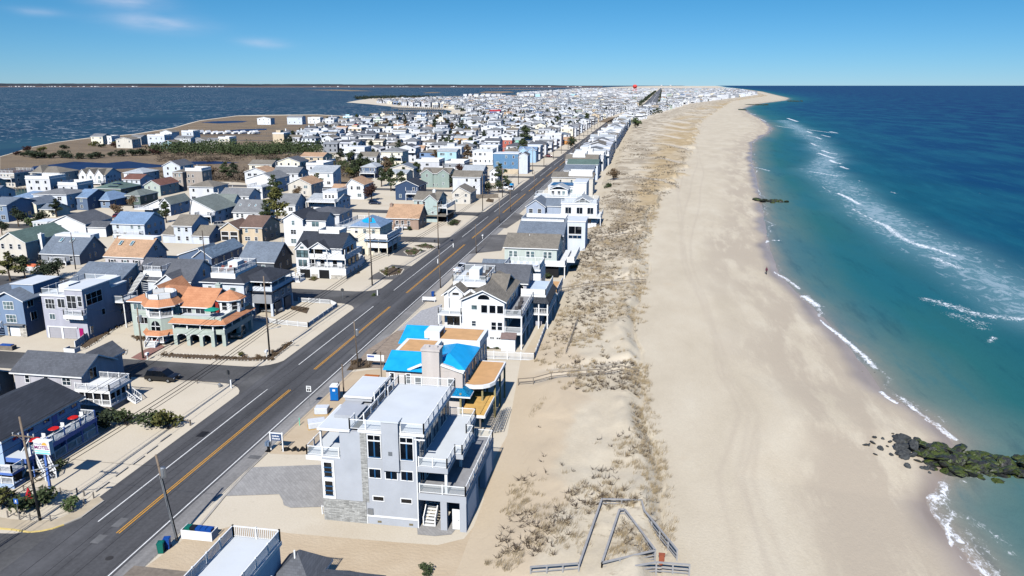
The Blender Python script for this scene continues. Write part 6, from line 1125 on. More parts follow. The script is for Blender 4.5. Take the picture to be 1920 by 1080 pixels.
# marsh-side houses seen across the reeds
for i, (xl, xr, ye, h, w_, lab) in enumerate([(170, 192, 256, 6, CREAM, 'pale yellow house with stepped white upper deck alone at the bay point'), (188, 209, 258, 5, WSID, 'small white house behind the pale yellow bay-point house'), (217, 247, 262, 6, BEIGE, 'beige house with dark roof among pines at the bay'), (243, 264, 258, 5.5, BEIGE, 'cream house with pale roof left of the blue-white bay house'),
        (276, 308, 256, 7, PALEB, 'blue-white tall house with navy shaded side at the bay'), (300, 322, 248, 7.5, WSID, 'white bay house with navy side wall behind the blue-white one'), (328, 357, 260, 6, WSID, 'white house with cream ground floor left of the boat yard'), (340, 362, 248, 7, PALEB, 'flat white house with dark side at the head of the boat yard'), (358, 384, 263, 4.6, GREYS, 'low grey house behind the evergreen thicket'), (386, 408, 264, 4.6, BEIGE, 'low beige house behind the evergreen thicket'), (409, 430, 260, 6.2, CREAM, 'tall cream house at the end of the evergreen thicket'),
        (482, 507, 222, 7, WSID, 'white house alone on the marsh shore'), (538, 566, 220, 8, PALEB, 'large pale house with dark glass alone on the marsh shore'), (577, 600, 222, 6, WSID, 'white boxy house right of the large pale marsh house'), (302, 325, 268, 3.8, AQUA, 'low aqua house in front of the bay houses')]):
    k = mh(lab, xl, xr, ye, h=h, D=10, roof=('gx', 'flat', 'gy')[i % 3], rise=1.6, wall=w_, rm=(RGREY, ROOFM, RTAUPE)[i % 3], nS=3, nE=2, top='solid')
# ================================================================== VEGETATION
def leaf_mat(c, name, var=.35):
    t = NT(name); p = t.pos(); n = t.noise(p, 1.3, 3); n2 = t.noise(p, 9, 2)
    lo = tuple(v*(1-var) for v in c); hi = tuple(v*(1+var*1.3) for v in c)
    t.col(t.mix(.5, t.ramp(n, [(.3, lo), (.7, hi)]), t.ramp(n2, [(.3, lo), (.7, hi)]))); t.rough(.8); return t.m
LPINE = leaf_mat((.048, .066, .026), 'pine_needles'); LOLIVE = leaf_mat((.105, .105, .03), 'olive_foliage'); LDARK = leaf_mat((.03, .042, .022), 'dark_evergreen_foliage'); LRED = leaf_mat((.060, .028, .022), 'russet_foliage'); LBROWN = leaf_mat((.14, .095, .055), 'dry_foliage'); LGREEN = leaf_mat((.07, .10, .035), 'green_foliage')
BARK = var_mat('bark', (86, 74, 64), .95, .3, 3); TWIG = var_mat('dry_twigs', (84, 72, 60), .95, .3, 4)
def crown_mb(lobes, n, size, rng, flat=.6):
    m = MB()
    for _ in range(n):
        c, r = rng.choice(lobes); d = Vector((rng.gauss(0, 1), rng.gauss(0, 1), rng.gauss(0, 1))).normalized()*(rng.random()**.45)
        p = Vector((c[0]+d[0]*r[0], c[1]+d[1]*r[1], c[2]+d[2]*r[2])); a = Vector((rng.gauss(0, 1), rng.gauss(0, 1), rng.gauss(0, flat))).normalized(); b = a.cross(Vector((rng.gauss(0, 1), rng.gauss(0, 1), rng.gauss(0, 1)))).normalized(); s = size*rng.uniform(.6, 1.3)
        m.face([p-a*s, p+b*s*.45, p+a*s*.8, p-b*s*.45])
    return m
def tree_protos():
    out = {}
    for kind, nl, nf, sz in (('pine', 9, 900, .26), ('pine2', 11, 900, .26), ('round', 8, 900, .22), ('shrub', 6, 420, .17), ('shrub2', 7, 420, .17)):
        rng = random.Random(hash(kind) % 1000 if False else sum(map(ord, kind))); tr = MB(); lobes = []
        if kind.startswith('pine'):   # 1 unit = unit height 1..., built at 5 m
            tr.tube((0, 0, -.1), (.15, .1, 2.2), .16, .12); tr.tube((.15, .1, 2.2), (.1, 0, 4.4), .12, .04)
            for i in range(nl):
                a = rng.uniform(0, 6.28); z = rng.uniform(1.6, 4.6); rr = (5.2-z)*.5*rng.uniform(.5, 1); c = (rr*math.cos(a), rr*math.sin(a), z); tr.tube((.12, .05, z-.4), c, .06, .02, 5); lobes.append((c, (.95, .95, .42)))
            lobes.append(((.1, 0, 4.7), (.6, .6, .5)))
        elif kind == 'round':
            tr.tube((0, 0, -.1), (0, 0, 1.5), .14, .1)
            for i in range(nl): a = rng.uniform(0, 6.28); c = (rng.uniform(.2, 1.3)*math.cos(a), rng.uniform(.2, 1.3)*math.sin(a), rng.uniform(1.3, 3.6)); tr.tube((0, 0, 1.2), c, .05, .02, 5); lobes.append((c, (.95, .95, .8)))
        else:
            for i in range(nl): a = rng.uniform(0, 6.28); c = (rng.uniform(.1, .8)*math.cos(a), rng.uniform(.1, .8)*math.sin(a), rng.uniform(.35, .95)); tr.tube((0, 0, -.05), c, .03, .012, 5); lobes.append((c, (.55, .55, .42)))
        out[kind] = (tr.mesh('trunk', BARK), {}, crown_mb(lobes, nf, sz, rng))
    return out
TP = tree_protos()
def plant(kind, mat, x, y, sc, label, cat='tree', name='pine_tree', group=None, z=0, sz=None):
    tr, cache, cm = TP[kind]
    if mat.name not in cache: cache[mat.name] = cm.mesh('crown', mat)
    o = thing(name, label, cat, (x, y, z), group); o.scale = (sc, sc, sc*(sz or 1)); o.rotation_euler = (0, 0, random.uniform(0, 6.28))
    a = bpy.data.objects.new('trunk' if cat == 'tree' else 'stem', tr); COL.objects.link(a); a.parent = o
    b = bpy.data.objects.new('crown' if cat == 'tree' else 'foliage', cache[mat.name]); COL.objects.link(b); b.parent = o; return o
def gp(px, py, z=0): a = G(px, py, z); return float(a[0]), float(a[1])
TREES = []
for (px, py, kd, mt, sc, lab, cat) in [
    (14, 950, 'shrub', LOLIVE, 1.5, 'big olive-green shrub at the left edge inside the rope fence', 'shrub'), (33, 962, 'shrub2', LPINE, 1.3, 'dark green shrub behind the small blue sign', 'shrub'), (92, 943, 'shrub', LPINE, 1.5, 'bushy pine shrub just right of the leaning motel pole', 'shrub'), (137, 956, 'shrub2', LGREEN, .95, 'low spiky green shrub beside the rope fence corner', 'shrub'), (108, 880, 'shrub', LPINE, .9, 'green shrub behind the bicycle', 'shrub'),
    (4, 942, 'shrub', LPINE, 1.4, 'dark shrub half cut off by the left edge', 'shrub'), (238, 798, 'shrub', LPINE, 1.45, 'spreading shrub touching the motel gallery shadow', 'shrub'), (284, 800, 'shrub2', LPINE, 1.6, 'pine shrub, left one of the two on the gravel lot', 'shrub'), (318, 805, 'shrub', LOLIVE, 1.7, 'pine shrub, right one of the two on the gravel lot', 'shrub'), (205, 800, 'shrub2', LDARK, 1.6, 'dark shrub at the end of the motel gallery', 'shrub'),
    (20, 528, 'pine', LOLIVE, 1.0, 'olive pine rising in front of the beige house at the left', 'tree'), (48, 523, 'pine2', LPINE, .8, 'shaggy dark pine left of the trailer', 'tree'), (85, 528, 'round', LDARK, 1.0, 'dense dark evergreen hedge clump behind the lavender house', 'tree'), (110, 520, 'round', LDARK, .9, 'dark evergreen right of the hedge clump', 'tree'), (30, 494, 'shrub', LDARK, 1.3, 'round clipped shrub, left of two by the beige house', 'shrub'), (44, 496, 'shrub2', LDARK, 1.5, 'round clipped shrub, right of two by the beige house', 'shrub'),
    (35, 425, 'round', LDARK, 1.2, 'dark tree behind the cream gabled house', 'tree'), (80, 425, 'round', LDARK, 1.05, 'tall dark tree between the white porch house and cream house', 'tree'), (58, 427, 'shrub', LGREEN, 2.2, 'bright green rounded bush behind the green roof', 'shrub'), (4, 440, 'round', LDARK, .9, 'dark tree at the left edge above the beige house', 'tree'), (107, 407, 'pine', LDARK, .9, 'narrow dark evergreen by the loggia house', 'tree'),
    (312, 418, 'pine2', LPINE, 1.0, 'pine in front of the white gable-fronted house', 'tree'), (216, 400, 'shrub', LBROWN, 2.2, 'brown leafless bush by the blue cottage', 'shrub'), (250, 390, 'round', LBROWN, .9, 'bare brown tree right of the blue cottage', 'tree'), (515, 372, 'pine', LPINE, 1.35, 'broad pine right of the white cube house', 'tree'), (520, 420, 'pine2', LOLIVE, 1.7, 'large olive-yellow pine before the low grey-roofed house', 'tree'), (500, 418, 'pine', LPINE, 1.1, 'dark pine left of the large olive pine', 'tree'),
    (560, 372, 'round', LBROWN, .95, 'leafless grey tree before the tan-roofed house', 'tree'), (597, 358, 'pine', LOLIVE, 1.1, 'olive pine behind the white decked house', 'tree'), (420, 354, 'shrub', LPINE, 1.6, 'small round evergreen on the marsh road verge', 'shrub'), (425, 336, 'pine', LPINE, 1.2, 'dark pine cluster right of the taupe tower house', 'tree'), (440, 338, 'pine2', LDARK, 1.2, 'dark pine beyond the marsh road', 'tree'), (395, 335, 'round', LBROWN, 1.3, 'brown thicket tree behind the taupe tower house', 'tree'),
    (697, 377, 'round', LRED, 1.35, 'dark red-brown round tree beside the white tan-roofed house', 'tree'), (715, 350, 'pine', LPINE, 1.2, 'pine behind the dark red tree', 'tree'), (733, 358, 'pine2', LPINE, 1.35, 'tall pine left of the navy house', 'tree'), (757, 338, 'pine', LPINE, .9, 'pine above the navy house roof', 'tree'), (782, 335, 'pine2', LPINE, 1.15, 'pine left of the large sage twin-gabled house', 'tree'), (690, 320, 'round', LDARK, 1.4, 'dark evergreen left of the blue-grey hip-roofed house', 'tree'), (735, 318, 'round', LPINE, 1.5, 'spreading evergreen right of the blue-grey hip-roofed house', 'tree'), (670, 323, 'round', LDARK, 1.3, 'brown-green tree at the marsh end', 'tree'), (655, 335, 'round', LOLIVE, 1.1, 'olive bush mass behind the shed-roofed house', 'tree'),
    (700, 295, 'round', LDARK, 1.1, 'dark trees behind the bend of the marsh road', 'tree'), (640, 305, 'pine', LDARK, 1.2, 'dark pine before the white gabled houses', 'tree'), (915, 366, 'round', LDARK, 1.1, 'dark garden tree behind the timber fence by the road', 'tree'), (935, 360, 'round', LPINE, 1.0, 'green garden tree right of the timber fence tree', 'tree'), (950, 353, 'round', LPINE, .9, 'garden tree nearest the road above the fence', 'tree'), (862, 330, 'round', LRED, 1.2, 'brown-red tree beside the aqua house', 'tree'), (843, 284, 'pine', LPINE, 1.6, 'dark pine left of the aqua house row', 'tree'), (882, 282, 'pine2', LPINE, 1.3, 'pine below the peach house', 'tree'), (1072, 275, 'round', LPINE, 1.5, 'green tree beside the orange sheathed house', 'tree'),
    (985, 275, 'pine2', LPINE, 2.2, 'tall dark pine group in the middle of the far houses', 'tree'), (1070, 278, 'round', LDARK, 1.2, 'roadside tree by the orange house', 'tree'), (1192, 243, 'round', LGREEN, 2.4, 'bright green thicket at the edge of the far dunes', 'tree'), (1150, 340, 'round', LBROWN, 1.2, 'brown dune bush behind the oceanfront row', 'tree'), (1138, 354, 'shrub', LPINE, 1.8, 'green bush tight behind an oceanfront house', 'shrub'), (1030, 523, 'shrub', LPINE, 1.0, 'green bush beside the dune footpath', 'shrub'), (1076, 505, 'shrub2', LGREEN, .9, 'small vivid green dune bush above the footpath', 'shrub'), (1098, 452, 'shrub', LBROWN, 1.3, 'tan dry bush beside the upper footpath', 'shrub'), (1010, 600, 'shrub', LPINE, .8, 'clipped bush inside the white fence', 'shrub'), (1020, 598, 'shrub2', LPINE, .7, 'second clipped bush inside the white fence corner', 'shrub'),
    (795, 1078, 'shrub', LPINE, .7, 'dark bush at the bottom edge among dune grass', 'shrub'), (650, 1040, 'shrub2', LBROWN, .01, 'x', 'x'), (700, 555, 'shrub', LGREEN, .45, 'tuft of green weeds at the foot of the tall utility pole', 'shrub'), (455, 668, 'shrub', LOLIVE, .6, 'small yellow-green palm-like shrub in the corner bed', 'shrub'), (206, 658, 'shrub2', LOLIVE, .75, 'little palm in the round stone-edged bed', 'shrub'), (770, 432, 'shrub', LPINE, .9, 'green shrub in front of the tan cottage', 'shrub'), (848, 422, 'shrub', LPINE, 1.3, 'green shrub on the verge beside the sage house', 'shrub'), (870, 590, 'shrub', LBROWN, .8, 'tan bush in front of the white gabled house roof', 'shrub')]:
    if sc < .05: continue
    sc *= 1.35 if cat == 'tree' else 1.1; x, y = gp(px, py); TREES.append((x, y, sc)); plant(kd, mt, x, y, sc, lab, cat, 'pine_tree' if kd.startswith('pine') else ('tree' if cat == 'tree' else 'shrub'))
# planting beds: soil islands with ground shrubs
def bed(px, label, kinds, n, seed, stones=True):
    P = [gp(*q) for q in px]; rng = random.Random(seed); mb = MB(); cx = sum(a for a, b in P)/len(P); cy = sum(b for a, b in P)/len(P)
    o = thing('planting_bed', label, 'flower bed', (cx, cy, 0)); m = MB(); m.prism(P, .03, .10); m.build('soil', MSOIL, o)
    if stones:
        s = MB()
        for (a, b) in zip(P, P[1:]+P[:1]):
            L = math.hypot(b[0]-a[0], b[1]-a[1]); k = max(2, int(L/.55))
            for i in range(k): q = (i+rng.random()*.4)/k; s.lathe((a[0]+(b[0]-a[0])*q, a[1]+(b[1]-a[1])*q, .02), [(.16*rng.uniform(.7, 1.4), 0), (.17, .1), (.02, .18)], 6)
        s.build('stone_edging', MARSHSTONE, o)
    f = MB(); lob = []
    xs = [a for a, b in P]; ys = [b for a, b in P]
    def inside(x, y):
        c = False
        for (a, b) in zip(P, P[1:]+P[:1]):
            if (a[1] > y) != (b[1] > y) and x < (b[0]-a[0])*(y-a[1])/(b[1]-a[1])+a[0]: c = not c
        return c
    for _ in range(n*6):
        x, y = rng.uniform(min(xs), max(xs)), rng.uniform(min(ys), max(ys))
        if inside(x, y): r = rng.uniform(.25, .6); lob.append(((x, y, .1+r*.4), (r, r, r*.6)))
        if len(lob) >= n: break
    if lob:
        f = crown_mb(lob, 90*len(lob), .13, rng); f.build('low_shrubs', kinds, o)
bed([(185, 655), (215, 650), (238, 657), (236, 665), (205, 669), (184, 664)], 'round stone-edged bed with a little palm before the terracotta-roofed house', LBROWN, 7, 1)
bed([(292, 666), (330, 664), (400, 667), (470, 671), (500, 668), (545, 640), (552, 643), (510, 676), (460, 677), (380, 674), (310, 670)], 'long stone-edged bed of dry shrubs along the corner of the side street', LBROWN, 20, 2)
bed([(150, 650), (175, 630), (205, 612), (240, 600), (248, 604), (215, 618), (185, 640), (160, 655)], 'sloping bed of dry grass along the white panel fence', LBROWN, 10, 3)
bed([(248, 632), (262, 630), (290, 634), (288, 640), (255, 639)], 'brown bed under the left wall of the sage house', LBROWN, 6, 4)
bed([(712, 510), (735, 501), (757, 505), (752, 514), (725, 519)], 'oval bed with dark shrubs in the grey drive before the black-garage farmhouse', LOLIVE, 9, 5)
bed([(757, 472), (775, 466), (790, 470), (782, 478), (765, 479)], 'green oval bed between the two drives of the cream house', LGREEN, 8, 6)
bed([(775, 461), (800, 457), (819, 464), (808, 467), (785, 464)], 'narrow green bed at the street corner by the cream house', LGREEN, 8, 7)
bed([(840, 420), (850, 411), (866, 414), (858, 424)], 'planted verge bed right of the sage road house', LPINE, 6, 8)
bed([(545, 580), (575, 588), (580, 578), (555, 574)], 'bare brown twig bed inside the low white fence', LBROWN, 4, 9, False)
bed([(912, 378), (925, 380), (926, 374), (914, 373)], 'brown bush bed on the gravel by the main road', LBROWN, 4, 10, False)
bed([(578, 525), (590, 527), (602, 520), (590, 519)], 'small rounded bed of yellow-green plants beside the black garages', LOLIVE, 4, 11, False)
bed([(648, 520), (675, 512), (672, 505), (650, 513)], 'yellowish bed along the stone base of the white farmhouse', LOLIVE, 5, 12, False)
bed([(905, 655), (960, 655), (962, 649), (905, 647)], 'hedge of clipped green bushes behind the white picket fence', LPINE, 10, 13, False)
bed([(650, 695), (690, 690), (700, 678), (665, 675)], 'scrubby mound of dry brush by the leaning pole', LBROWN, 9, 14, False)
bed([(335, 1010), (360, 1005), (400, 1010), (425, 1005), (420, 1030), (380, 1040), (345, 1030)], 'dry scrub tangle behind the bins at the bottom left', LBROWN, 9, 15, False) if False else None

# ================================================================== FAR HOUSES
FW = [('white', siding((216, 218, 221)), .56), ('cream', siding((238, 230, 208)), .07), ('pale grey', siding((206, 208, 212)), .2), ('pale blue', siding((212, 219, 228)), .08), ('grey', siding((150, 154, 160)), .05), ('tan', siding((212, 194, 166)), .025), ('sage', siding((180, 194, 180)), .02), ('blue', siding((122, 148, 184)), .015), ('aqua', AQUA, .01)]
FR = [('grey', RGREY, .3), ('light grey', RLIGHT, .14), ('dark grey', RDARK, .24), ('brown-grey', RTAUPE, .22), ('blue-grey', RSLATE, .08), ('tan', RTAN, .04)]
def pick(T):
    r = random.random()*sum(a[2] for a in T)
    for a in T:
        r -= a[2]
        if r <= 0: return a
    return T[0]
def west_ok(x, y):
    px, py = PX(x, y)
    return px > np.interp(py, [161.5, 163, 165, 170, 178, 184, 185, 188, 192, 196, 200, 203, 205, 214, 218, 222, 226, 228, 235, 245, 252, 262, 266, 275, 285, 300, 320, 330, 340, 348, 352], [1195, 1155, 1118, 1072, 985, 965, 850, 770, 700, 730, 775, 835, 850, 880, 890, 880, 760, 690, 605, 610, 575, 545, 505, 500, 600, 655, 570, 470, 320, 60, -400])
STYLES = ['gabled', 'hipped', 'flat-roofed', 'front-gabled']
def far_mesh(mb, x0, y0, W, D, h, st, o, win=2):
    """walls 0+o, roof 1+o, glass 2, white 3; returns nothing"""
    w_, r_, g_, t_ = o
    x1, y1 = x0+W, y0+D; oh = .35; rise = random.uniform(1.4, 2.2)
    if st == 'gabled': mb.extr([(y0, 0), (y1, 0), (y1, h), ((y0+y1)/2, h+rise), (y0, h)], 'x', x0, x1, w_); mb.face([(x0-oh, y0-oh, h-.2), (x1+oh, y0-oh, h-.2), (x1+oh, (y0+y1)/2, h+rise+.15), (x0-oh, (y0+y1)/2, h+rise+.15)], r_); mb.face([(x1+oh, y1+oh, h-.2), (x0-oh, y1+oh, h-.2), (x0-oh, (y0+y1)/2, h+rise+.15), (x1+oh, (y0+y1)/2, h+rise+.15)], r_)
    elif st == 'front-gabled': xm = (x0+x1)/2; mb.extr([(x0, 0), (x1, 0), (x1, h), (xm, h+rise), (x0, h)], 'y', y0, y1, w_); mb.face([(x0-oh, y0-oh, h-.2), (xm, y0-oh, h+rise+.15), (xm, y1+oh, h+rise+.15), (x0-oh, y1+oh, h-.2)], r_); mb.face([(x1+oh, y0-oh, h-.2), (x1+oh, y1+oh, h-.2), (xm, y1+oh, h+rise+.15), (xm, y0-oh, h+rise+.15)], r_)
    elif st == 'hipped':
        mb.box(x0, y0, 0, x1, y1, h, w_); i = min(W, D)*.45; xa, xb, ya = x0+i, x1-i, (y0+y1)/2
        if xb < xa: xa = xb = (x0+x1)/2
        a, b, c, d = (x0-oh, y0-oh, h), (x1+oh, y0-oh, h), (x1+oh, y1+oh, h), (x0-oh, y1+oh, h); e, f = (xa, ya, h+rise), (xb, ya, h+rise)
        mb.face([a, b, f, e], r_); mb.face([b, c, f], r_); mb.face([c, d, e, f], r_); mb.face([d, a, e], r_)
    else:
        mb.box(x0, y0, 0, x1, y1, h, w_); mb.box(x0-.1, y0-.1, h, x1+.1, y1+.1, h+.9, t_) if win else None
        k = random.random()
        if win and k < .6: mb.box(x0+W*.2, y0+D*.2, h+.9, x0+W*.6, y0+D*.7, h+2.6, w_)
        if win: mb.box(x0+.3, y0+.3, h+.85, x1-.3, y1-.3, h+.93, r_)
    if win:
        q = random.random()
        if q < .4: wx = random.choice((x0+.3, x1-W*.45)); mb.box(wx, y0-1.9, 0, wx+W*.42, y0-.01, h*.5, w_); mb.face([(wx-.2, y0-2.2, h*.5+.02), (wx+W*.42+.2, y0-2.2, h*.5+.02), (wx+W*.42+.2, y0-.02, h*.5+.7), (wx-.2, y0-.02, h*.5+.7)], r_)
        elif q < .7: mb.box(x0+W*.1, y0-1.7, h*.62-.25, x0+W*.75, y0-.02, h*.62, t_); mb.box(x0+W*.1, y0-1.7, h*.62+.35, x0+W*.75, y0-1.6, h*.62+.95, t_); mb.box(x0+W*.12, y0-.05, h*.1, x0+W*.5, y0-.01, h*.5, g_)
        if q > .5 and st != 'flat-roofed': mb.box(x0+W*.3, y0+D*.3, h, x0+W*.3+.8, y0+D*.3+.8, h+rise+1.0, t_)
        if .3 < q < .6 and st == 'gabled': mb.extr([(x0+W*.55, h-.3), (x0+W*.85, h-.3), (x0+W*.85, h+.6), (x0+W*.7, h+1.4), (x0+W*.55, h+.6)], 'y', y0-.25, y0+D*.4, w_)
        fl = 3 if h > 7 else 2
        for f in range(fl):
            z = h*(f+.55)/fl; n = max(2, int(W/3.2))
            if win == 2 and f == fl-1 and random.random() < .45: mb.box(x0-.1, y0-1.6, z-1.5, x1+.1, y0, z-.6, t_)
            for i in range(n):
                if random.random() < .25: continue
                u = x0+W*(i+.5)/n; ww = random.choice((.5, .5, .9)); mb.box(u-ww, y0-.06, z-.65, u+ww, y0-.005, z+.65, g_)
            for i in range(2):
                if random.random() < .3: continue
                u = y0+D*(i+.5)/2; mb.box(x1+.005, u-.5, z-.65, x1+.06, u+.5, z+.65, g_)
def clash(x0, y0, x1, y1, m=.8): return any(x0 < c+m and x1 > a-m and y0 < d+m and y1 > b-m for a, b, c, d in FOOT)
ORD = ['zeroth', 'first', 'second', 'third', 'fourth', 'fifth', 'sixth', 'seventh', 'eighth', 'ninth', 'tenth', 'eleventh', 'twelfth', 'thirteenth', 'fourteenth', 'fifteenth', 'sixteenth', 'seventeenth', 'eighteenth', 'nineteenth', 'twentieth']
def ordw(n):
    if n <= 20: return ORD[n]
    if n < 30: return 'twenty-'+ORD[n-20]
    if n == 30: return 'thirtieth'
    return 'thirty-'+ORD[n-30] if n < 40 else 'fortieth'
cands = []
edges = [(a, b) for a, b in STREETS]
rows = []
for i in range(2, len(STREETS)):
    a = STREETS[i-1][1]; b = STREETS[i][0]; rows += [a+5, b-16.5]
y = STREETS[-1][1]
while y < 9500: g_ = 1+max(0, y-900)/5000; rows += [y+5, y+5+21*g_]; y += 50*g_
for ri, ry in enumerate(rows):
    if ry < 160: continue
    g_ = 1+max(0, ry-900)/5000; x = float(road_x(ry))-(15.5 if ry < 1700 else 30); n = 0
    while True:
        W = random.uniform(8.5, 12.5)*min(g_, 1.5); D = random.uniform(9, 12)*min(g_, 1.6)
        x0 = x-W
        if x0 < -2200: break
        if west_ok(x0+W*.5, ry) :
            n += 1
            if random.random() > (.06 if ry < 1500 else .1): cands.append((ry+random.uniform(-1.2, 1.2), x0, W, D, 'town', n, ri))
        x = x0-random.uniform(2.5, 4.5)*g_
    # seaward side of the main road
    x = float(road_x(ry))+(8.5 if ry < 1700 else 24); n = 0; xe = float(XTE(ry))-4
    if ry > 1000:
        while x+9 < xe:
            W = random.uniform(9, 13)*min(g_, 1.5); D = random.uniform(9, 12)*g_; n += 1; cands.append((ry, x, W, D, 'sea', n, ri)); x += W+random.uniform(2.5, 4.5)*g_
y = 318.0; n = 0
while y < 1000:
    n += 1; W = random.uniform(14.5, 19); x = -42.5+random.uniform(0, 3); D = random.uniform(10, 12.5); cands.append((y, x, min(W, float(XTE(y))-2-x), D, 'row', n, 0)); y += D+random.uniform(2.2, 4)
cands.sort(key=lambda c: c[0])
# lots of houses and trees surveyed one by one stay clear: nothing unsurveyed is built on the sight lines to them
def bbox(a, b, c, d, h):
    q = [PX(x, y, z) for x in (a, c) for y in (b, d) for z in (0, h)]; return min(p[0] for p in q), min(p[1] for p in q), max(p[0] for p in q), max(p[1] for p in q)
KEEP = [(f[1], bbox(*f, 6)) for f in FOOT if f[1] < 480]+[(y, bbox(x-2.2, y, x+2.2, y+1, 5*s_)) for x, y, s_ in TREES]
def hides(a, b, c, d, h):
    B = bbox(a, b, c, d, h)
    for y, K in KEEP:
        if y <= b: continue
        ov = max(0, min(B[2], K[2])-max(B[0], K[0]))*max(0, min(B[3], K[3])-max(B[1], K[1]))
        if ov > .3*(K[2]-K[0])*(K[3]-K[1]): return True
    return False
NIND = 300-len([o for o in bpy.data.objects if o.get('category') == 'house'])
far_stuff = MB(); SM = [m for _, m, _ in FW]; SR = [m for _, m, _ in FR]; ALLM = SM+SR+[GL[0], WHITE]
rowcount = {}; nind = 0
LM = {}
rowseen = []
for (cy, cx, W, D, typ, n, ri) in cands:
    if clash(cx, cy, cx+W, cy+D): continue
    if cy < 480 and typ != 'row' and hides(cx, cy, cx+W, cy+D, 6): continue
    FOOT.append((cx, cy, cx+W, cy+D)) if cy < 900 else None
    wn, wm, _ = pick(FW); rn, rm, _ = pick(FR); st = random.choices(STYLES, (.42, .2, .18, .20))[0]; h = random.choice((5.2, 5.8, 7.4, 8.2)) if typ != 'row' else random.choice((7.2, 8.0, 8.4))
    if typ == 'row':
        rn, rm = random.choice((('light grey', RLIGHT), ('light grey', RLIGHT), ('grey', RGREY), ('brown-grey', RTAUPE))); st = random.choice(('flat-roofed', 'flat-roofed', 'gabled', 'front-gabled', 'hipped'))
    if cy < 250: h = min(h, 5.6)
    if nind < NIND:
        nind += 1
        key = (typ, ri); rowcount[key] = rowcount.get(key, 0)+1; q = rowcount[key]
        if typ == 'town' and ri not in rowseen: rowseen.append(ri)
        if typ == 'row': lab = '%s %s oceanfront house, %s roof, %s after the green-grey roofed one' % (wn, st, rn, ordw(q))
        elif typ == 'sea': lab = '%s %s house, %s roof, %s seaward of the road, row %s' % (wn, st, rn, ordw(q), ordw(min(40, rowseen.index(ri)+1 if ri in rowseen else 40)))
        else: lab = '%s %s house, %s roof, %s from the road, %s row back' % (wn, st, rn, ordw(q), ordw(rowseen.index(ri)+1))
        if cy < 430:
            k = H(lab, cx, cy, cx+W, cy+D, group='houses packed between the bay and the dunes'); x1, y1 = cx+W, cy+D; rise = random.uniform(1.5, 2.2)
            if st in ('gabled', 'front-gabled'): k.house(cx, cy, x1, y1, 0, h, h+rise, 'x' if st == 'gabled' else 'y', wm, rm, .35)
            elif st == 'hipped': k.box('wall', wm, cx, cy, 0, x1, y1, h); k.hip(cx, cy, x1, y1, h, h+rise, rm)
            else: k.box('wall', wm, cx, cy, 0, x1, y1, h); k.flat(cx, cy, x1, y1, h, .3, ROOFM); k.rail([(cx, cy), (x1, cy), (x1, y1), (cx, y1), (cx, cy)], h+.3, 1.0, 'solid')
            fl = 3 if h > 7 else 2; k.wins('S', cy, cx+.4, x1-.4, [h*(i+.57)/fl for i in range(fl)], max(2, int(W/3.3)), 1.0, 1.3, 1, 1, pane=GL[0]); k.wins('E', x1, cy+.5, y1-.5, [h*(i+.57)/fl for i in range(fl)], 2, 1.0, 1.3, 1, 1, pane=GL[0])
            k.c = (cx, cy, x1, y1, h)
            if typ == 'row': sdeck(k, 'S', 1.7, h*.66, .3, 1, 'solid'); rdeck(k, .2, .6, .2, .7, 1.9, 1.0, 'solid')
            if random.random() < .45: sdeck(k, random.choice(('S', 'E')), 2.0, h*.5 if fl == 2 else h*.66, 0, 1, 'solid')
        else:
            mb = MB(); far_mesh(mb, cx, cy, W, D, h, st, (0, 1, 2, 3)); solo(mb, 'beach_house', [wm, rm if st != 'flat-roofed' else ROOFM, GL[0], WHITE], lab, 'house', (cx+W/2, cy+D/2, 0), 'houses packed between the bay and the dunes')
    else:
        if cy > 2600: h = random.choice((5, 6, 7, 8, 9, 12, 15))
        far_mesh(far_stuff, cx, cy, W, D, h, st, (SM.index(wm), len(SM)+SR.index(rm), len(ALLM)-2, len(ALLM)-1), (2 if cy < 1300 else (1 if cy < 2400 else 0)))
o = far_stuff.build('distant_houses', ALLM); tag(o, 'countless white and grey beach houses crowding the far end of the island', 'distant houses', kind='stuff')
# far trees: individuals, then a stuff mass
ft = 0
for i in range(900):
    if ft >= 220: break
    y = random.uniform(330, 1300); x = random.uniform(-560, -66)
    if not west_ok(x, y) or clash(x-1, y-1, x+1, y+1, 0): continue
    ft += 1; plant(random.choice(('round', 'pine', 'pine2')), random.choice((LPINE, LDARK, LDARK, LBROWN)), x, y, random.uniform(1.4, 2.3), 'dark evergreen squeezed between the crowded far houses', 'tree', 'tree', 'evergreens among the far houses')
rng = random.Random(5); m = MB()
def clump(m, x, y, r, h, n, s):
    for _ in range(n):
        d = Vector((rng.gauss(0, 1), rng.gauss(0, 1), rng.gauss(0, 1))).normalized()*(rng.random()**.4); p = Vector((x+d[0]*r, y+d[1]*r, h*.5+d[2]*h*.5)); a = Vector((rng.gauss(0, 1), rng.gauss(0, 1), rng.gauss(0, .7))).normalized()*s; b = a.cross(Vector((rng.gauss(0, 1), rng.gauss(0, 1), rng.gauss(0, 1)))).normalized()*s*.5
        m.face([p-a, p+b, p+a, p-b])
k = 0
while k < 1500:
    y = 700*(10**rng.random()); x = rng.uniform(-900, 900)
    if x > float(XTE(y))-5 or not west_ok(x, y) or abs(x-float(road_x(y))) < 18: continue
    k += 1; g_ = 1+y/4000; clump(m, x, y, rng.uniform(3, 7)*g_, rng.uniform(5, 9), 26, 1.6*g_)
for px in np.linspace(668, 842, 46): y0 = 186.5-2.0*math.sin((px-668)/174*math.pi)+rng.uniform(-.6, .6); x, y = gp(px, y0); clump(m, x, y, 9, rng.uniform(8, 13), 60, 2.2)
for sgn in (-1, 1):
    for k in range(40): y = 1800+k*60; clump(m, float(road_x(y))+1+sgn*rng.uniform(19, 26), y, 5, 8, 24, 2)
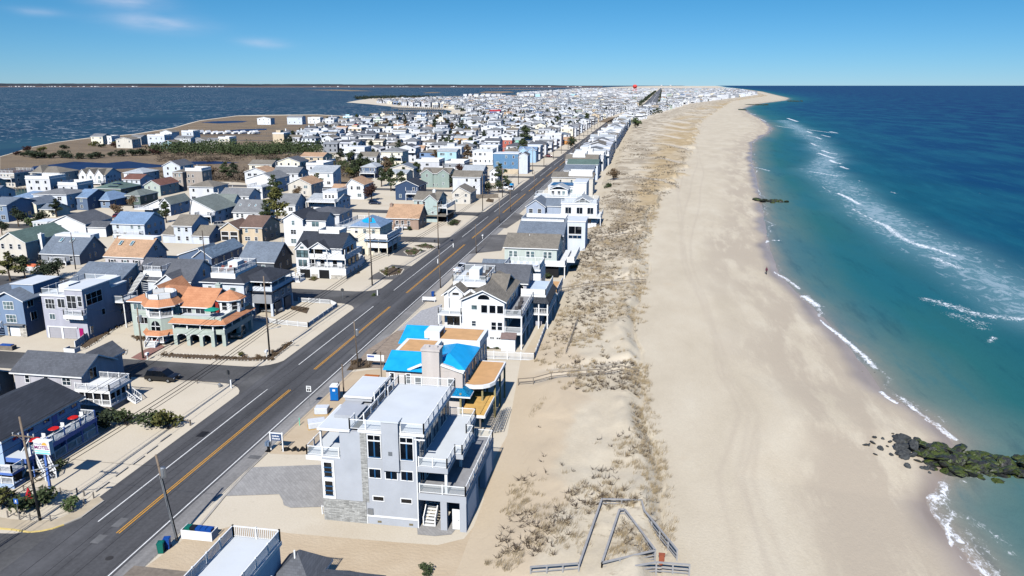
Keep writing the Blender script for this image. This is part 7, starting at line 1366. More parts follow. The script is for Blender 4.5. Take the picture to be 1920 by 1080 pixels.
tag(m.build('distant_trees', LDARK), 'dark trees scattered through the far town and along the bay point', 'distant trees', kind='stuff')
m = MB()
for i in range(150):
    px = rng.uniform(285, 600); py = rng.uniform(279, 292)+(px-285)/315*2; x, y = gp(px, py); clump(m, x, y, rng.uniform(3, 6), rng.uniform(4, 8.5), 90, .7)
for i in range(40): px = rng.uniform(600, 760); x, y = gp(px, np.interp(px, [600, 660, 700, 760], [300, 322, 322, 326])+rng.uniform(-4, 4)); clump(m, x, y, 4, rng.uniform(3, 6), 70, .6)
tag(m.build('evergreen_thicket', LPINE), 'dense evergreen thicket standing along the far side of the marsh', 'thicket', kind='stuff')
m = MB()
for i in range(130): px = rng.uniform(300, 690); x, y = gp(px, rng.uniform(326, 342) if px < 540 else rng.uniform(312, 334)); clump(m, x, y, rng.uniform(2, 4), rng.uniform(2, 4), 60, .45)
for i in range(60): px = rng.uniform(300, 620); x, y = gp(px, rng.uniform(290, 304)); clump(m, x, y, rng.uniform(3, 6), rng.uniform(1.5, 2.6), 50, .5)
tag(m.build('reed_thicket', leaf_mat((.09, .068, .048), 'bare_brush')), 'brown leafless brush and reeds along the near edge of the marsh', 'brush', kind='stuff')
for i, (px, py) in enumerate([(45, 294), (58, 296), (70, 297), (85, 297), (100, 297), (115, 296), (132, 297), (146, 298), (172, 298), (186, 297), (210, 293), (232, 293), (248, 292), (55, 283), (80, 284), (122, 280), (34, 291), (176, 274), (190, 277), (215, 277), (222, 274), (270, 292), (290, 290), (504, 310), (517, 308), (550, 311), (540, 320), (575, 322), (569, 318), (500, 327), (485, 326), (470, 334)]):
    x, y = gp(px, py); plant('shrub' if i % 2 else 'shrub2', (LDARK, LRED, LOLIVE)[(i*7) % 3 if i > 12 else 0], x, y, random.uniform(2.6, 4.6), 'scrubby bush growing out of the brown marsh', 'shrub', 'shrub', 'bushes dotted over the marsh', 0, .8)

# ================================================================== DUNE GRASS, SCRUB AND TWIGS
rng = np.random.default_rng(3)
def blades(n, w, h, lean, cx, cy, cz, spread):
    """n blades at given tuft centres -> triangles"""
    a = rng.uniform(0, 2*np.pi, n); r = rng.uniform(0, 1, n)**.6*spread; x = cx+np.cos(a)*r; y = cy+np.sin(a)*r
    la = rng.normal(.9, .7, n); ll = h*lean*rng.uniform(.5, 1.2, n); hh = h*rng.uniform(.6, 1.15, n); t = la+np.pi/2
    p0 = np.stack([x-np.cos(t)*w/2, y-np.sin(t)*w/2, cz-.03], 1); p1 = np.stack([x+np.cos(t)*w/2, y+np.sin(t)*w/2, cz-.03], 1); p2 = np.stack([x+np.cos(la)*ll, y+np.sin(la)*ll, cz+hh], 1)
    return np.stack([p0, p1, p2], 1)
def inpoly(P, x, y):
    c = False
    for a, b in zip(P, P[1:]+P[:1]):
        if (a[1] > y) != (b[1] > y) and x < (b[0]-a[0])*(y-a[1])/(b[1]-a[1])+a[0]: c = not c
    return c
WALK = [gp(a, b, .6) for a, b in ((1080, 1100), (1095, 1040), (1124, 962), (1205, 962), (1210, 985), (1268, 1055), (1290, 1100))]; WTRI = [gp(a, b, .6) for a, b in ((1134, 1068), (1163, 982), (1170, 982), (1222, 1048))]
def inwalk(x, y): return inpoly(WALK, x, y) and not inpoly(WTRI, x, y)
T = []; TW = []
N = 0; centres = []
while N < 1900:
    y = float(62*np.exp(rng.uniform(0, 1.55))); xw0, xd0 = float(XTE(y)), float(XDE(y)); x = rng.uniform(xw0+.5, xd0+1.2)
    v = float(fbm(x*.22, y*.13, 4, 50)); edge_ = math.exp(-((x-xd0+1.2)/1.6)**2); pr = np.clip((v-.45)*4, 0, 1)*.42+edge_*.5*min(1, max(0, (v-.3)*4))
    if ((x+4.6)/3.3)**2+((y-98)/8)**2 < 1 or ((x+4)/3)**2+((y-131)/13)**2 < 1: pr *= .05
    if ((x+9)/5.5)**2+((y-90)/13)**2 < 1: pr *= .12
    if abs(y-104) < 1.5 and x < .5: pr = 0
    if inwalk(x, y): pr = 0
    if rng.uniform() > pr: continue
    N += 1; centres.append((x, y, beach_z(x, y)))
for x, y, z in centres:
    n = int(rng.integers(10, 26)); s = rng.uniform(.25, .7)*(1 if y < 140 else 1.5)
    T.append(blades(n, .035*(1 if y < 110 else 1.6), rng.uniform(.3, .6), 1.0, np.full(n, x), np.full(n, y), np.full(n, z), s))
V = np.concatenate(T).reshape(-1, 3); F = np.arange(len(V)).reshape(-1, 3)
t = NT('beach_grass'); p = t.pos(); t.col(t.ramp(t.noise(p, 1.2, 4), [(.3, (.21, .165, .10)), (.5, (.36, .275, .16)), (.7, (.29, .24, .17))])); t.rough(.9)
tag(np_mesh('dune_grass', V, F, t.m, False), 'tufts of dry tan beach grass over the dunes and along their seaward lip', 'beach grass', kind='stuff')
m = MB(); N = 0; r2 = random.Random(8)
while N < 1250:
    y = 64*math.exp(r2.uniform(0, 1.4)); x = r2.uniform(float(XTE(y))+1, float(XDE(y))-.5); v = float(fbm(x*.2+9, y*.12, 3, 90)); pr = max(0, (v-.42)*3.5)
    if ((x+9)/5.5)**2+((y-90)/13)**2 < 1 or ((x+4.6)/3.3)**2+((y-98)/8)**2 < 1 or ((x+4)/3)**2+((y-131)/13)**2 < 1: pr *= .08
    if inwalk(x, y) or r2.random() > pr or (abs(y-104) < 1.6): continue
    N += 1; z = beach_z(x, y)
    for k in range(r2.randint(3, 8)):
        a = r2.uniform(0, 6.28); l = r2.uniform(.25, .75); q = Vector((x, y, z-.05)); d = Vector((math.cos(a)*l*.8, math.sin(a)*l*.8, l*r2.uniform(.3, .95))); e = q+d*.6; m.tube(q, e, .03, .02, 4); m.tube(e, q+d+Vector((r2.gauss(0, .14), r2.gauss(0, .14), .06)), .015, .007, 4); m.tube(e, e+Vector((r2.gauss(0, .22), r2.gauss(0, .22), r2.uniform(.05, .25))), .012, .006, 4)
tag(m.build('dune_twigs', TWIG), 'bare grey-brown twigs of bayberry and beach plum sticking out of the sand', 'dune scrub', kind='stuff')
m = MB(); N = 0; r3 = random.Random(3)
while N < 420:
    y = 190*math.exp(r3.uniform(0, 1.2)); x = r3.uniform(float(XTE(y))+1, float(XDE(y))-1); v = float(fbm(x*.1+4, y*.05, 4, 33))
    if r3.random() > max(0, (v-.40)*3): continue
    N += 1; z = beach_z(x, y); s = r3.uniform(.5, 1.1)*(1+y/900)
    for k in range(14): a = Vector((r3.gauss(0, 1), r3.gauss(0, 1), r3.gauss(0, .5))).normalized()*s*.42; b = a.cross(Vector((r3.gauss(0, 1), r3.gauss(0, 1), r3.gauss(0, 1)))).normalized()*s*.12; c = Vector((x+r3.gauss(0, s*.8), y+r3.gauss(0, s*.8), z+abs(r3.gauss(0, s*.22)))); m.face([c-a, c+b, c+a, c-b])
tag(m.build('dune_scrub', leaf_mat((.25, .205, .15), 'grey_brown_scrub')), 'grey-brown scrub patches covering the farther dunes', 'dune scrub', kind='stuff')

# ================================================================== FENCES AND WALKS
def post_rail(label, px, n, zr=1.05, rails=(1.0, .5), mat=WOOD, zfun=None, name='rail_fence', w=.11, group=None, cat='fence', cap=.07):
    P = [gp(a, b, .6) for a, b in px]; base = (P[0][0], P[0][1], beach_z(*P[0]))
    o = thing(name, label, cat, base, group); zf = zfun or (lambda x, y: beach_z(x, y)); tot = []
    for a, b in zip(P[:-1], P[1:]):
        k = max(1, int(round(math.hypot(b[0]-a[0], b[1]-a[1])/n)))
        for i in range(k): tot.append((a[0]+(b[0]-a[0])*i/k, a[1]+(b[1]-a[1])*i/k))
    tot.append(P[-1]); R_ = MB()
    for x, y in tot: z = zf(x, y); MB().box(x-w/2, y-w/2, z-.3, x+w/2, y+w/2, z+zr+.06).build('post', mat, o)
    for (a, b) in zip(tot[:-1], tot[1:]):
        for hh in rails: R_.bar((a[0], a[1], zf(*a)+hh*zr), (b[0], b[1], zf(*b)+hh*zr), cap if hh == rails[0] else .07, .09 if cap > .1 else .12)
    R_.build('rail', mat, o); return o
post_rail('grey two-rail fence along the near sand footpath beside the roofers\' house', [(972, 716), (1000, 716), (1100, 710), (1198, 702)], 3.2)
post_rail('grey rail fence beside the footpath behind the lavender wrap-deck house', [(1030, 548), (1100, 541), (1210, 532)], 3.6)
post_rail('rail fence beside the footpath by the sage oceanfront house', [(1085, 458), (1130, 453), (1192, 446)], 4)
post_rail('thin rail fence along the farther dune path beside the brown dune bush', [(1129, 345), (1190, 336), (1240, 344), (1273, 354)], 6)
post_rail('thin rail fence along the far dune path where the golden grass begins', [(1202, 300), (1245, 303), (1286, 313)], 8)
post_rail('thin rail fence along the far dune path beyond the golden grass', [(1212, 272), (1255, 277), (1295, 285)], 9)
BR = var_mat('grey_boardwalk_timber', (156, 155, 154), .7, .15, 1.5)
def walkrail(label, px): return post_rail(label, px, 1.7, 1.05, (1.02, .55, .2), BR, lambda x, y: .55, 'walkway_railing', .14, None, 'railing', .2)
walkrail('outer grey handrail of the switchback beach walkway at the bottom edge', [(1085, 1078), (1128, 952), (1202, 954), (1207, 974), (1269, 1050)])
walkrail('inner triangular grey handrail enclosing dune grass inside the beach walkway', [(1128, 1074), (1161, 972), (1171, 972), (1228, 1050), (1128, 1074)])
walkrail('grey handrail of the beach walkway running left along the bottom edge', [(995, 1082), (1085, 1075)])
walkrail('grey handrail of the beach walkway running right along the bottom edge', [(1190, 1080), (1230, 1073), (1292, 1078)])
x, y = gp(1240, 1062); z = beach_z(x, y); solo(MB().box(x-.25, y-.1, z, x+.25, y+.1, z+1.1).box(x-.3, y-.15, z+1.1, x+.3, y+.15, z+1.16), 'trash_bin', var_mat('rusty_red_brown', (150, 84, 62), .7, .2, 3), 'rusty red-brown board box standing at the beach walkway corner', 'box', (x, y, z))
# old sand fence leaning in the dune
o = thing('sand_fence', 'weathered slatted sand fence leaning in the dune right of the white picket fence', 'fence', (-12.5, 128, 0)); A = gp(1060, 668, .5); B_ = gp(1082, 606, .5); r4 = random.Random(2)
for k in range(46): q = k/45; x = A[0]+(B_[0]-A[0])*q; y = A[1]+(B_[1]-A[1])*q; z = beach_z(x, y); MB().bar((x, y, z-.1), (x+r4.uniform(.0, .35), y+r4.uniform(-.2, .2), z+r4.uniform(.7, 1.2)), .05, .02).build('slat', WOOD, o)
MB().bar((A[0]+.15, A[1], beach_z(*A)+.75), (B_[0]+.15, B_[1], beach_z(*B_)+.75), .02).bar((A[0]+.05, A[1], beach_z(*A)+.35), (B_[0]+.05, B_[1], beach_z(*B_)+.35), .02).build('wire', METAL, o)
def picket(label, pts, h=1.3, name='picket_fence', step=.19, mat=WHITE, z=0, solid=False):
    o = thing(name, label, 'fence', (pts[0][0], pts[0][1], 0)); m = MB(); r_ = MB()
    for a, b in zip(pts[:-1], pts[1:]):
        L = math.hypot(b[0]-a[0], b[1]-a[1]); n = max(1, int(round(L/2.2)))
        for i in range(n+1): q = i/n; x, y = a[0]+(b[0]-a[0])*q, a[1]+(b[1]-a[1])*q; MB().box(x-.07, y-.07, z, x+.07, y+.07, z+h+.12).build('post', mat, o)
        for hh in (.12, h-.05): r_.bar((a[0], a[1], z+hh), (b[0], b[1], z+hh), .06, .1)
        if solid: m.bar((a[0], a[1], z+h*.5), (b[0], b[1], z+h*.5), .04, h-.12)
        else:
            k = int(L/step)
            for i in range(k): q = (i+.5)/k; x, y = a[0]+(b[0]-a[0])*q, a[1]+(b[1]-a[1])*q; m.box(x-.04, y-.03, z+.08, x+.04, y+.03, z+h)
    m.build('panel', mat, o); r_.build('rail', mat, o); return o
for pts, lab in zip(yard_fence_lines, ('white slatted fence with a gate across the sand yard of the white gabled house', 'white fence running along the dune side of the sand yard')): picket(lab, pts)
g1 = lambda l: [gp(a, b) for a, b in l]
picket('white vinyl panel fence stepping down beside the dry grass bed', g1([(142, 654), (160, 640), (190, 622), (220, 607), (246, 600)]), 1.3, 'panel_fence', solid=True)
picket('low white fence around the gravel corner garden of the grey house', g1([(470, 598), (520, 608), (578, 614), (632, 576), (620, 570), (560, 566)]), .9)
picket('white panel fence beside the black-garage farmhouse', g1([(553, 522), (530, 520)]), 1.4, 'panel_fence', solid=True)
picket('white panel fence between the farmhouse and the cream house', g1([(668, 500), (684, 492), (668, 482)]), 1.5, 'panel_fence', solid=True)
picket('long white fence behind the tan house and the dark grey cape', g1([(508, 470), (530, 468), (530, 458)]), 1.5, 'panel_fence', solid=True)
picket('grey timber fence in front of the dark garden trees by the main road', g1([(893, 372), (934, 371)]), 1.6, 'board_fence', mat=WOOD, solid=True)
# rope fences on stub posts
def rope_fence(label, px, h=.75):
    P = [gp(a, b) for a, b in px]; o = thing('rope_fence', label, 'fence', (P[0][0], P[0][1], 0)); rp = MB()
    for x, y in P: MB().tube((x, y, -.05), (x, y, h), .08, .075).build('post', var_mat('grey_pile', (142, 134, 124), .9, .2, 3), o)
    for a, b in zip(P[:-1], P[1:]):
        pr = None
        for i in range(9): q = i/8; c = (a[0]+(b[0]-a[0])*q, a[1]+(b[1]-a[1])*q, h*.85-1.2*q*(1-q)*h*.9); rp.tube(pr, c, .025, .025, 5) if pr else None; pr = c
    rp.build('rope', var_mat('old_rope', (120, 110, 98), .9, .2), o)
rope_fence('rope fence on grey stub posts around the motel corner planting, street side', [(15, 970), (37, 975), (57, 976), (95, 978), (136, 962), (158, 947), (176, 934)])
rope_fence('rope fence on grey stub posts behind the motel corner planting', [(45, 921), (80, 922), (114, 926), (145, 927), (158, 930)])
rope_fence('rope barrier on stub posts along the side street below the black car', [(277, 713), (324, 716), (370, 719), (412, 724)], .6)
for i, (px, py) in enumerate([(311, 822), (285, 844), (260, 864), (228, 886), (192, 914)]):
    x, y = gp(px, py); solo(MB().bar((x, y-1.1, .08), (x, y+1.1, .08), .16, .14), 'parking_stop', CONC, 'low concrete parking stop on the motel gravel, one of a row beside the road', 'parking stop', (x, y, 0), 'parking stops on the motel gravel')
rf_ = thing('low_rail', 'low timber guard rail at the gravel lot edge by the right pine shrub', 'rail', (*gp(345, 798), 0)); P = g1([(330, 793), (357, 798)]); MB().bar((*P[0], .6), (*P[1], .6), .08, .12).build('rail', WOOD, rf_)
for x, y in P: MB().box(x-.08, y-.08, 0, x+.08, y+.08, .8).build('post', WOOD, rf_)
# ================================================================== POLES AND WIRES
def upole(label, x, y, h, lean=(0, 0), arm=True, lamp=None, tr=False, mat=POLE, r=.15, group=None):
    o = thing('utility_pole', label, 'pole', (x, y, 0), group); top = Vector((x+lean[0]*h, y+lean[1]*h, h)); MB().tube((x, y, -.1), top, r, r*.66, 10).build('shaft', mat, o, True)
    at = lambda z: Vector((x+lean[0]*z, y+lean[1]*z, z))
    if arm:
        a = at(h-.9 if arm is True else arm); MB().bar(a+Vector((-1.25, 0, 0)), a+Vector((1.25, 0, 0)), .1, .12).build('crossarm', mat, o); m = MB()
        for dx in (-1.15, -.5, .55, 1.15): m.tube(a+Vector((dx, 0, .06)), a+Vector((dx, 0, .3)), .05, .07, 6)
        m.build('insulator', var_mat('porcelain', (206, 208, 206), .3, .05), o); b = MB(); b.bar(a+Vector((-.8, .08, 0)), a+Vector((0, .08, -.6)), .05).bar(a+Vector((.8, .08, 0)), a+Vector((0, .08, -.6)), .05); b.build('brace', METAL, o)
    if tr: c = at(h-1.7); MB().lathe((c[0]+.35, c[1], c[2]-.6), [(.24, 0), (.26, .05), (.26, 1.0), (.2, 1.1)], 10).build('transformer', METAL, o)
    if lamp: c = at(lamp[0]); e = c+Vector((lamp[1], lamp[2], .45)); MB().tube(c, c+(e-c)*.9, .045, .04, 6).build('lamp_arm', METAL, o); MB().bar(c+(e-c)*.85, e+(e-c)*.12, .24, .13).build('lamp_head', METAL, o)
    return o
upole('tall leaning timber pole in front of the motel with crossarm and street lamp', -60.0, 63.5, 11.5, (-.012, -.03), 9.4, (5.6, 2.4, .6))
upole('leaning pole with transformer at the bins beside the main road', -44.1, 62.5, 8.9, (-.15, .02), None, None, True)
x, y = -44.1, 62.5; MB().tube((x-.02, y-.16, .1), (x-.15*6.8-.02, y-.04, 6.8), .05).tube((x+.1, y-.16, .1), (x-.15*6.6+.1, y-.04, 6.6), .04).build('conduit', METAL, bpy.data.objects[[o.name for o in bpy.data.objects if o.get('label', '').startswith('leaning pole with transformer')][0]])
upole('short silver timber pole at the gravel lot at the left, cut short', -62, 83, 1, (0, 0), None) if False else None
upole('tall pole at the street corner before the terracotta-roofed house', -60.4, 114.9, 13.5, (0.0, .0), None, (4.6, 1.9, .3))
upole('dark pole at the brick drive before the sage house', -80.2, 110.4, 8.5, (-.015, .02), None, None, True)
upole('tallest pole with two crossarms at the corner opposite the white farmhouse', -60.1, 163.4, 16.5, (-.003, 0), 12.2, (10.2, 1.2, -.4), True)
for i, (px, py, h, lab) in enumerate([(822, 467, 12.5, 'pole at the verge before the tan cape cottage'), (905, 395, 13.5, 'pole on the verge beside the beige split-gable house'), (942, 370, 12, 'pole by the timber fence on the verge'), (972, 345, 12.5, 'pole beside the parked van and truck')]):
    x, y = gp(px, py); upole(lab, x, y, h, (0, 0), True, None, i % 2 == 0)
for i, (px, py, h, lab) in enumerate([(672, 690, 7.6, 'slender leaning pole beside the dry brush mound across from the corner'), (826, 540, 8.4, 'grey pole at the road edge by the dark-roofed oceanfront house'), (893, 475, 7.8, 'grey pole at the road edge before the sage oceanfront house'), (937, 418, 8.5, 'thin pole at the road edge by the white flat-roofed oceanfront house'), (957, 397, 9, 'thin pole at the road edge by the blue-grey oceanfront house'), (1002, 362, 9, 'thin pole at the road edge by the stacked-deck oceanfront house')]):
    x, y = gp(px, py); upole(lab, x, y, h, (-.05 if i == 0 else -.02, .01), None, None, i == 0, POLE, .12)
k = 0
for y in np.arange(395, 900, 42):
    upole('distant roadside utility pole standing left of the straight road', -58.8, float(y), 12.5, (0, 0), True, None, False, POLE, .16, 'utility poles lining the far road')
    upole('distant thin pole standing right of the straight road', -44.6, float(y+18), 10, (0, 0), None, None, False, POLE, .13, 'utility poles lining the far road')
for i, (px, py, h, lab) in enumerate([(28, 600, 0, ''), (142, 505, 9, 'dark pole before the slate blue skylight cape'), (387, 515, 10.5, 'dark thin pole beside the speckled-roof house')]):
    if h: x, y = gp(px, py); upole(lab, x, y, h, (0, .0), None, None, False, var_mat('dark_pole', (70, 62, 58), .9, .2, 2), .13)
x, y = gp(95, 900); upole('grey weathered pole stub rising before the dark motel roof', -66.6, 68.0, 8.6, (-.05, -.05), None) if False else None
def wire(label, pts, sag=.5, r=.03, group='overhead wires along the road'):
    m = MB()
    for a, b in zip(pts[:-1], pts[1:]):
        pr = None; L = math.hypot(b[0]-a[0], b[1]-a[1])
        for i in range(13): q = i/12; c = (a[0]+(b[0]-a[0])*q, a[1]+(b[1]-a[1])*q, a[2]+(b[2]-a[2])*q-4*sag*(L/50)*q*(1-q)); m.tube(pr, c, r, r, 4) if pr else None; pr = c
    o = m.build('overhead_wire', BLACK, None, off=pts[0]); o.location = pts[0]; tag(o, label, 'wire', group)
for dx, z, r_ in ((-1.1, 9.6, .025), (-.5, 9.5, .025), (1.1, 9.6, .025), (-.15, 5.0, .05), (.05, 4.6, .05), (.15, 4.2, .04)):
    q = z > 6; wire('black overhead wire sagging along the left side of the main road', [(-62+dx, 15, z+.2), (-60.1+dx, 63.2, z), (-60.4+dx*.6, 114.9, z+(2.5 if q else .3)), (-60.1+dx, 163.4, z+(2.4 if q else 1.2)), (-57.4+dx, 208.7, z+1), (-58.6+dx, 273.9, z+1), (-58+dx, 309, z+1), (-59+dx, 353.7, z+1)], .55, r_)
for z in (6.8, 8.2): wire('thin wire along the right side of the main road', [(-45, 20, z), (-44.7, 62.6, z), (-44.4, 112, z*.92), (-44.7, 163.7, z), (-45, 201, z), (-47.6, 249, z)], .4, .014)
wire('service wire crossing the main road above the motel', [(-60.1, 63.4, 7.4), (-44.6, 62.6, 7.8)], .5, .014); wire('service wire running to the dark pole by the brick drive', [(-60.4, 114.9, 7), (-80.3, 110.5, 7.6), (-104, 117, 6.5)], .5, .014)
# ================================================================== VEHICLES
def car_mb(L, W, hb, hr, cab0, cab1, r=.34, van=False):
    """body shell with sloped cabin, length along +x, centred"""
    b = MB(); z0 = .28; n = 7
    hood = hb if not van else hb
    prof = [(-L/2, z0+.12), (-L/2+.06, z0), (L/2-.06, z0), (L/2, z0+.15), (L/2-.02, hb*.82), (L/2-.12, hb*.9), (cab1+.45, hb), (-L/2+.08, hb), (-L/2, hb*.85)]
    b.extr(prof, 'y', -W/2, W/2); 
    c = MB(); i = .14
    top = [(cab0+.25, hr), (cab1-.55, hr)]
    vs = [(cab0, -W/2+.05, hb-.005), (cab1+.3, -W/2+.05, hb-.005), (cab1+.3, W/2-.05, hb-.005), (cab0, W/2-.05, hb-.005), (cab0+.35, -W/2+i+.06, hr), (cab1-.6, -W/2+i+.06, hr), (cab1-.6, W/2-i-.06, hr), (cab0+.35, W/2-i-.06, hr)]
    c.solid(vs, [(0, 1, 5, 4), (1, 2, 6, 5), (2, 3, 7, 6), (3, 0, 4, 7), (4, 5, 6, 7)], [0, 0, 0, 0, 1]); c.box(cab0+.35, -W/2+i+.05, hr, cab1-.6, W/2-i-.05, hr+.05, 1)
    for q in (.36, .68):
        xx = cab0+(cab1-cab0)*q
        for sy in (-1, 1): c.bar((xx, sy*(W/2-.06), hb), (xx, sy*(W/2-i-.05), hr), .07, .05, 1)
    return b, c
def car(label, x, y, rot, L=4.7, W=1.9, hb=1.0, hr=1.65, paint=BLACK, kind='parked_car', cat='car', cab=(-.47, .2), z=0, group=None):
    o = thing(kind, label, cat, (x, y, z), group); o.rotation_euler = (0, 0, rot)
    b, c = car_mb(L, W, hb, hr, L*cab[0], L*cab[1]); bo = b.build('body', paint, o, off=(0, 0, 0)); c.build('cabin', [GL[3], paint], o, off=(0, 0, 0))
    bev = bo.modifiers.new('bevel', 'BEVEL'); bev.width = .07; bev.segments = 2
    for sx in (-.31, .31):
        for sy in (-1, 1):
            w = MB(); w.tube((L*sx, sy*(W/2-.2), .34), (L*sx, sy*(W/2+.012), .34), .34, .34, 16); wo = w.build('wheel', RUBBER, o, off=(0, 0, 0)); MB().tube((L*sx, sy*(W/2-.1), .34), (L*sx, sy*(W/2+.025), .34), .2, .19, 12).build('rim', METAL, wo, off=(0, 0, 0))
    for sy in (-1, 1): MB().box(L/2-.1, sy*W*.36-.18, hb*.62, L/2+.01, sy*W*.36+.18, hb*.78).build('headlight', var_mat('lamp_glass', (220, 222, 224), .15, .05, 1, .6), o, off=(0, 0, 0)); MB().box(-L/2-.012, sy*W*.38-.15, hb*.66, -L/2+.05, sy*W*.38+.15, hb*.86).build('taillight', var_mat('red_lens', (150, 20, 22), .3, .05), o, off=(0, 0, 0)); MB().box(L*.16, sy*(W/2+.02)-.02, hb, L*.16+.18, sy*(W/2+.16), hb+.14).build('mirror', paint, o, off=(0, 0, 0))
    return o
CP = lambda n, c: var_mat(n, c, .2, .05, 1, .6)
CBL = CP('black_car_paint', (26, 27, 30)); CWH = CP('white_car_paint', (226, 228, 230)); CSI = CP('silver_car_paint', (150, 152, 152)); CRE = CP('dark_red_car_paint', (110, 20, 26)); CBU = CP('dark_blue_car_paint', (30, 42, 66)); CGR = CP('grey_green_car_paint', (120, 122, 108))
x, y = gp(303, 714); car('glossy black crossover parked on the side street below the sage house', x, y+.3, 0, 4.8, 1.95, .98, 1.66, CBL, cab=(-.47, .24))
x, y = gp(60, 500); car('black car parked before the beige house with clipped shrubs', x, y, .1, 4.6, 1.85, .95, 1.5, CBL)
x, y = gp(448, 633); car('grey-green car tucked under the arcade of the sage house', -70.9, 124.2, -1.3, 4.3, 1.8, .95, 1.5, CGR)
car('silver car in the carport of the grey hip-roofed house', -72.4, 139.6, -.2, 4.5, 1.8, .95, 1.5, CSI)
for px, py, p_, rot, lab in [(1029, 294, CRE, 0, 'dark red car beside a white house near the main road'), (385, 418, CBL, .2, 'dark car on the drive behind the taupe split-level'), (415, 424, CSI, .5, 'grey car on the drive left of the tan house'), (1046, 277, CWH, 1.5, 'white car near the orange sheathed house'), (225, 409, CRE, 0, 'dark red car behind the pale blue-white cape'), (660, 303, CBL, 0, 'dark car in the shade by the marsh road bend'), (703, 383, CBU, 0, 'dark blue car under the russet tree')]:
    x, y = gp(px, py); car(lab, x, y, rot, 4.5, 1.8, .95, 1.5, p_)
x, y = gp(955, 333); o = car('white cargo van parked nose to the road beside the denim blue house', -62.5, 335, .05, 5.8, 2.1, 1.2, 2.5, CWH, 'parked_van', 'van', (-.49, .32))
x, y = gp(1000, 333); car('white pickup with a blue load parked on the verge before the van', -58.8, 333, -1.5, 5.6, 2.1, 1.1, 1.85, CWH, 'pickup_truck', 'truck', (-.1, .28)); solo(MB().box(-59.5, 334.0, 1.15, -58.0, 335.6, 2.3).box(-59.4, 334.1, 2.3, -58.1, 335.5, 2.5), 'cargo_load', BLUETARP, 'blue tarpaulin bundle on the white pickup', 'cargo', (-58.7, 334.8, 1.1))
x, y = gp(866, 508); car('white pickup with covered bed nosed in by the dark-roofed house', x, y, 1.3, 5.2, 2.0, 1.05, 1.75, CWH, 'pickup_truck', 'truck', (-.08, .28))
x, y = gp(68, 512); o = thing('covered_boat', 'white trailered boat with orange cover stripe behind the slate blue cape', 'boat', (x, y, 0))
def hull(m, x, y, z, L, W, H_, a, mi=0):
    c, s = math.cos(a), math.sin(a); P = lambda u, v, w: (x+c*u-s*v, y+s*u+c*v, z+w)
    st = [(-L/2, W/2, W*.38), (0, W/2, W*.4), (L*.28, W*.4, W*.25), (L/2, .03, .02)]
    for (a0, b0, k0), (a1, b1, k1) in zip(st[:-1], st[1:]):
        for sg in (-1, 1): m.face([P(a0, sg*b0, H_), P(a1, sg*b1, H_+.1), P(a1, sg*k1, 0), P(a0, sg*k0, 0)], mi)
        m.face([P(a0, -b0, H_), P(a0, b0, H_), P(a1, b1, H_+.1), P(a1, -b1, H_+.1)], mi); m.face([P(a0, -k0, 0), P(a0, k0, 0), P(a1, k1, 0), P(a1, -k1, 0)], mi)
    m.face([P(-L/2, -W/2, H_), P(-L/2, W/2, H_), P(-L/2, W*.38, 0), P(-L/2, -W*.38, 0)], mi)
m = MB(); hull(m, x, y, .7, 6.0, 2.3, 1.0, 0); m.build('hull', WHITE, o); MB().box(x-2.6, y-1.0, 1.72, x+1.0, y+1.0, 2.0).build('cover', var_mat('orange_canvas', (224, 120, 80), .8, .1), o); MB().box(x-2.8, y-.9, .3, x+2.6, y+.9, .5).tube((x-1, y-1.0, .35), (x-1, y+1.0, .35), .33).build('trailer', METAL, o)
for i in range(10):
    px = 366+i*13+random.uniform(-4, 4); x, y = gp(px, 252-i*.05+.8); o = thing('covered_boat', 'shrink-wrapped white boat stored in the row beside the marsh', 'boat', (x, y, 0), 'wrapped boats in the marsh boat yard'); m = MB(); hull(m, x, y, .8, 9, 3.2, 1.4, 1.2+random.uniform(-.2, .2)); m.build('hull', WHITE, o); m = MB(); m.extr([(x-1.5, 2.2), (x+1.5, 2.2), (x, random.uniform(3, 4.4))], 'y', y-4, y+3); m.build('wrap', WHITE, o)
# ================================================================== SMALL THINGS
def gz(px, py, z=0): return (*gp(px, py, z), z)
# motel sign
sy = 69.5; sx = float(GY(82, 838, sy)[0])
o = thing('motel_sign', 'white sign box on a post reading MOTEL in purple above aqua waves', 'sign', (sx, sy, 0)); MB().box(sx-.12, sy-.1, 0, sx+.12, sy+.1, 2.75).build('post', BLP, o)
c0 = GY(82, 840, sy); bz0 = float(c0[2])-.62
bo = MB().box(sx-.95, sy-.28, bz0, sx+.95, sy+.28, bz0+1.45).box(sx-1.0, sy-.34, bz0+1.45, sx+1.0, sy+.34, bz0+1.55).build('sign_box', WHITE, o)
bo.location.z += 0
MB().box(sx-.12, sy-.09, 2.7, sx+.12, sy+.09, max(2.75, bz0)).build('post', BLP, o)
def text(s, size, loc, rot, mat, parent=None, name='lettering', ext=.008):
    cu = bpy.data.curves.new(name, 'FONT'); cu.body = s; cu.size = size; cu.align_x = 'CENTER'; cu.align_y = 'CENTER'; cu.extrude = ext; cu.offset = size*.02; cu.materials.append(mat)
    q = bpy.data.objects.new(name, cu); COL.objects.link(q); me = bpy.data.meshes.new_from_object(q.evaluated_get(bpy.context.evaluated_depsgraph_get())); bpy.data.objects.remove(q); me.materials.clear(); me.materials.append(mat)
    q = bpy.data.objects.new(name, me); COL.objects.link(q); q.rotation_euler = rot
    if parent: q.parent = parent; q.location = Vector(loc)-org(parent)
    else: q.location = loc
    return q
PUR = var_mat('purple_lettering', (136, 28, 110), .5, .05); AQU = var_mat('aqua_paint', (110, 210, 214), .5, .1)
text('MOTEL', .56, (sx-.03, sy-.292, bz0+.78), (math.pi/2, 0, 0), PUR, o)
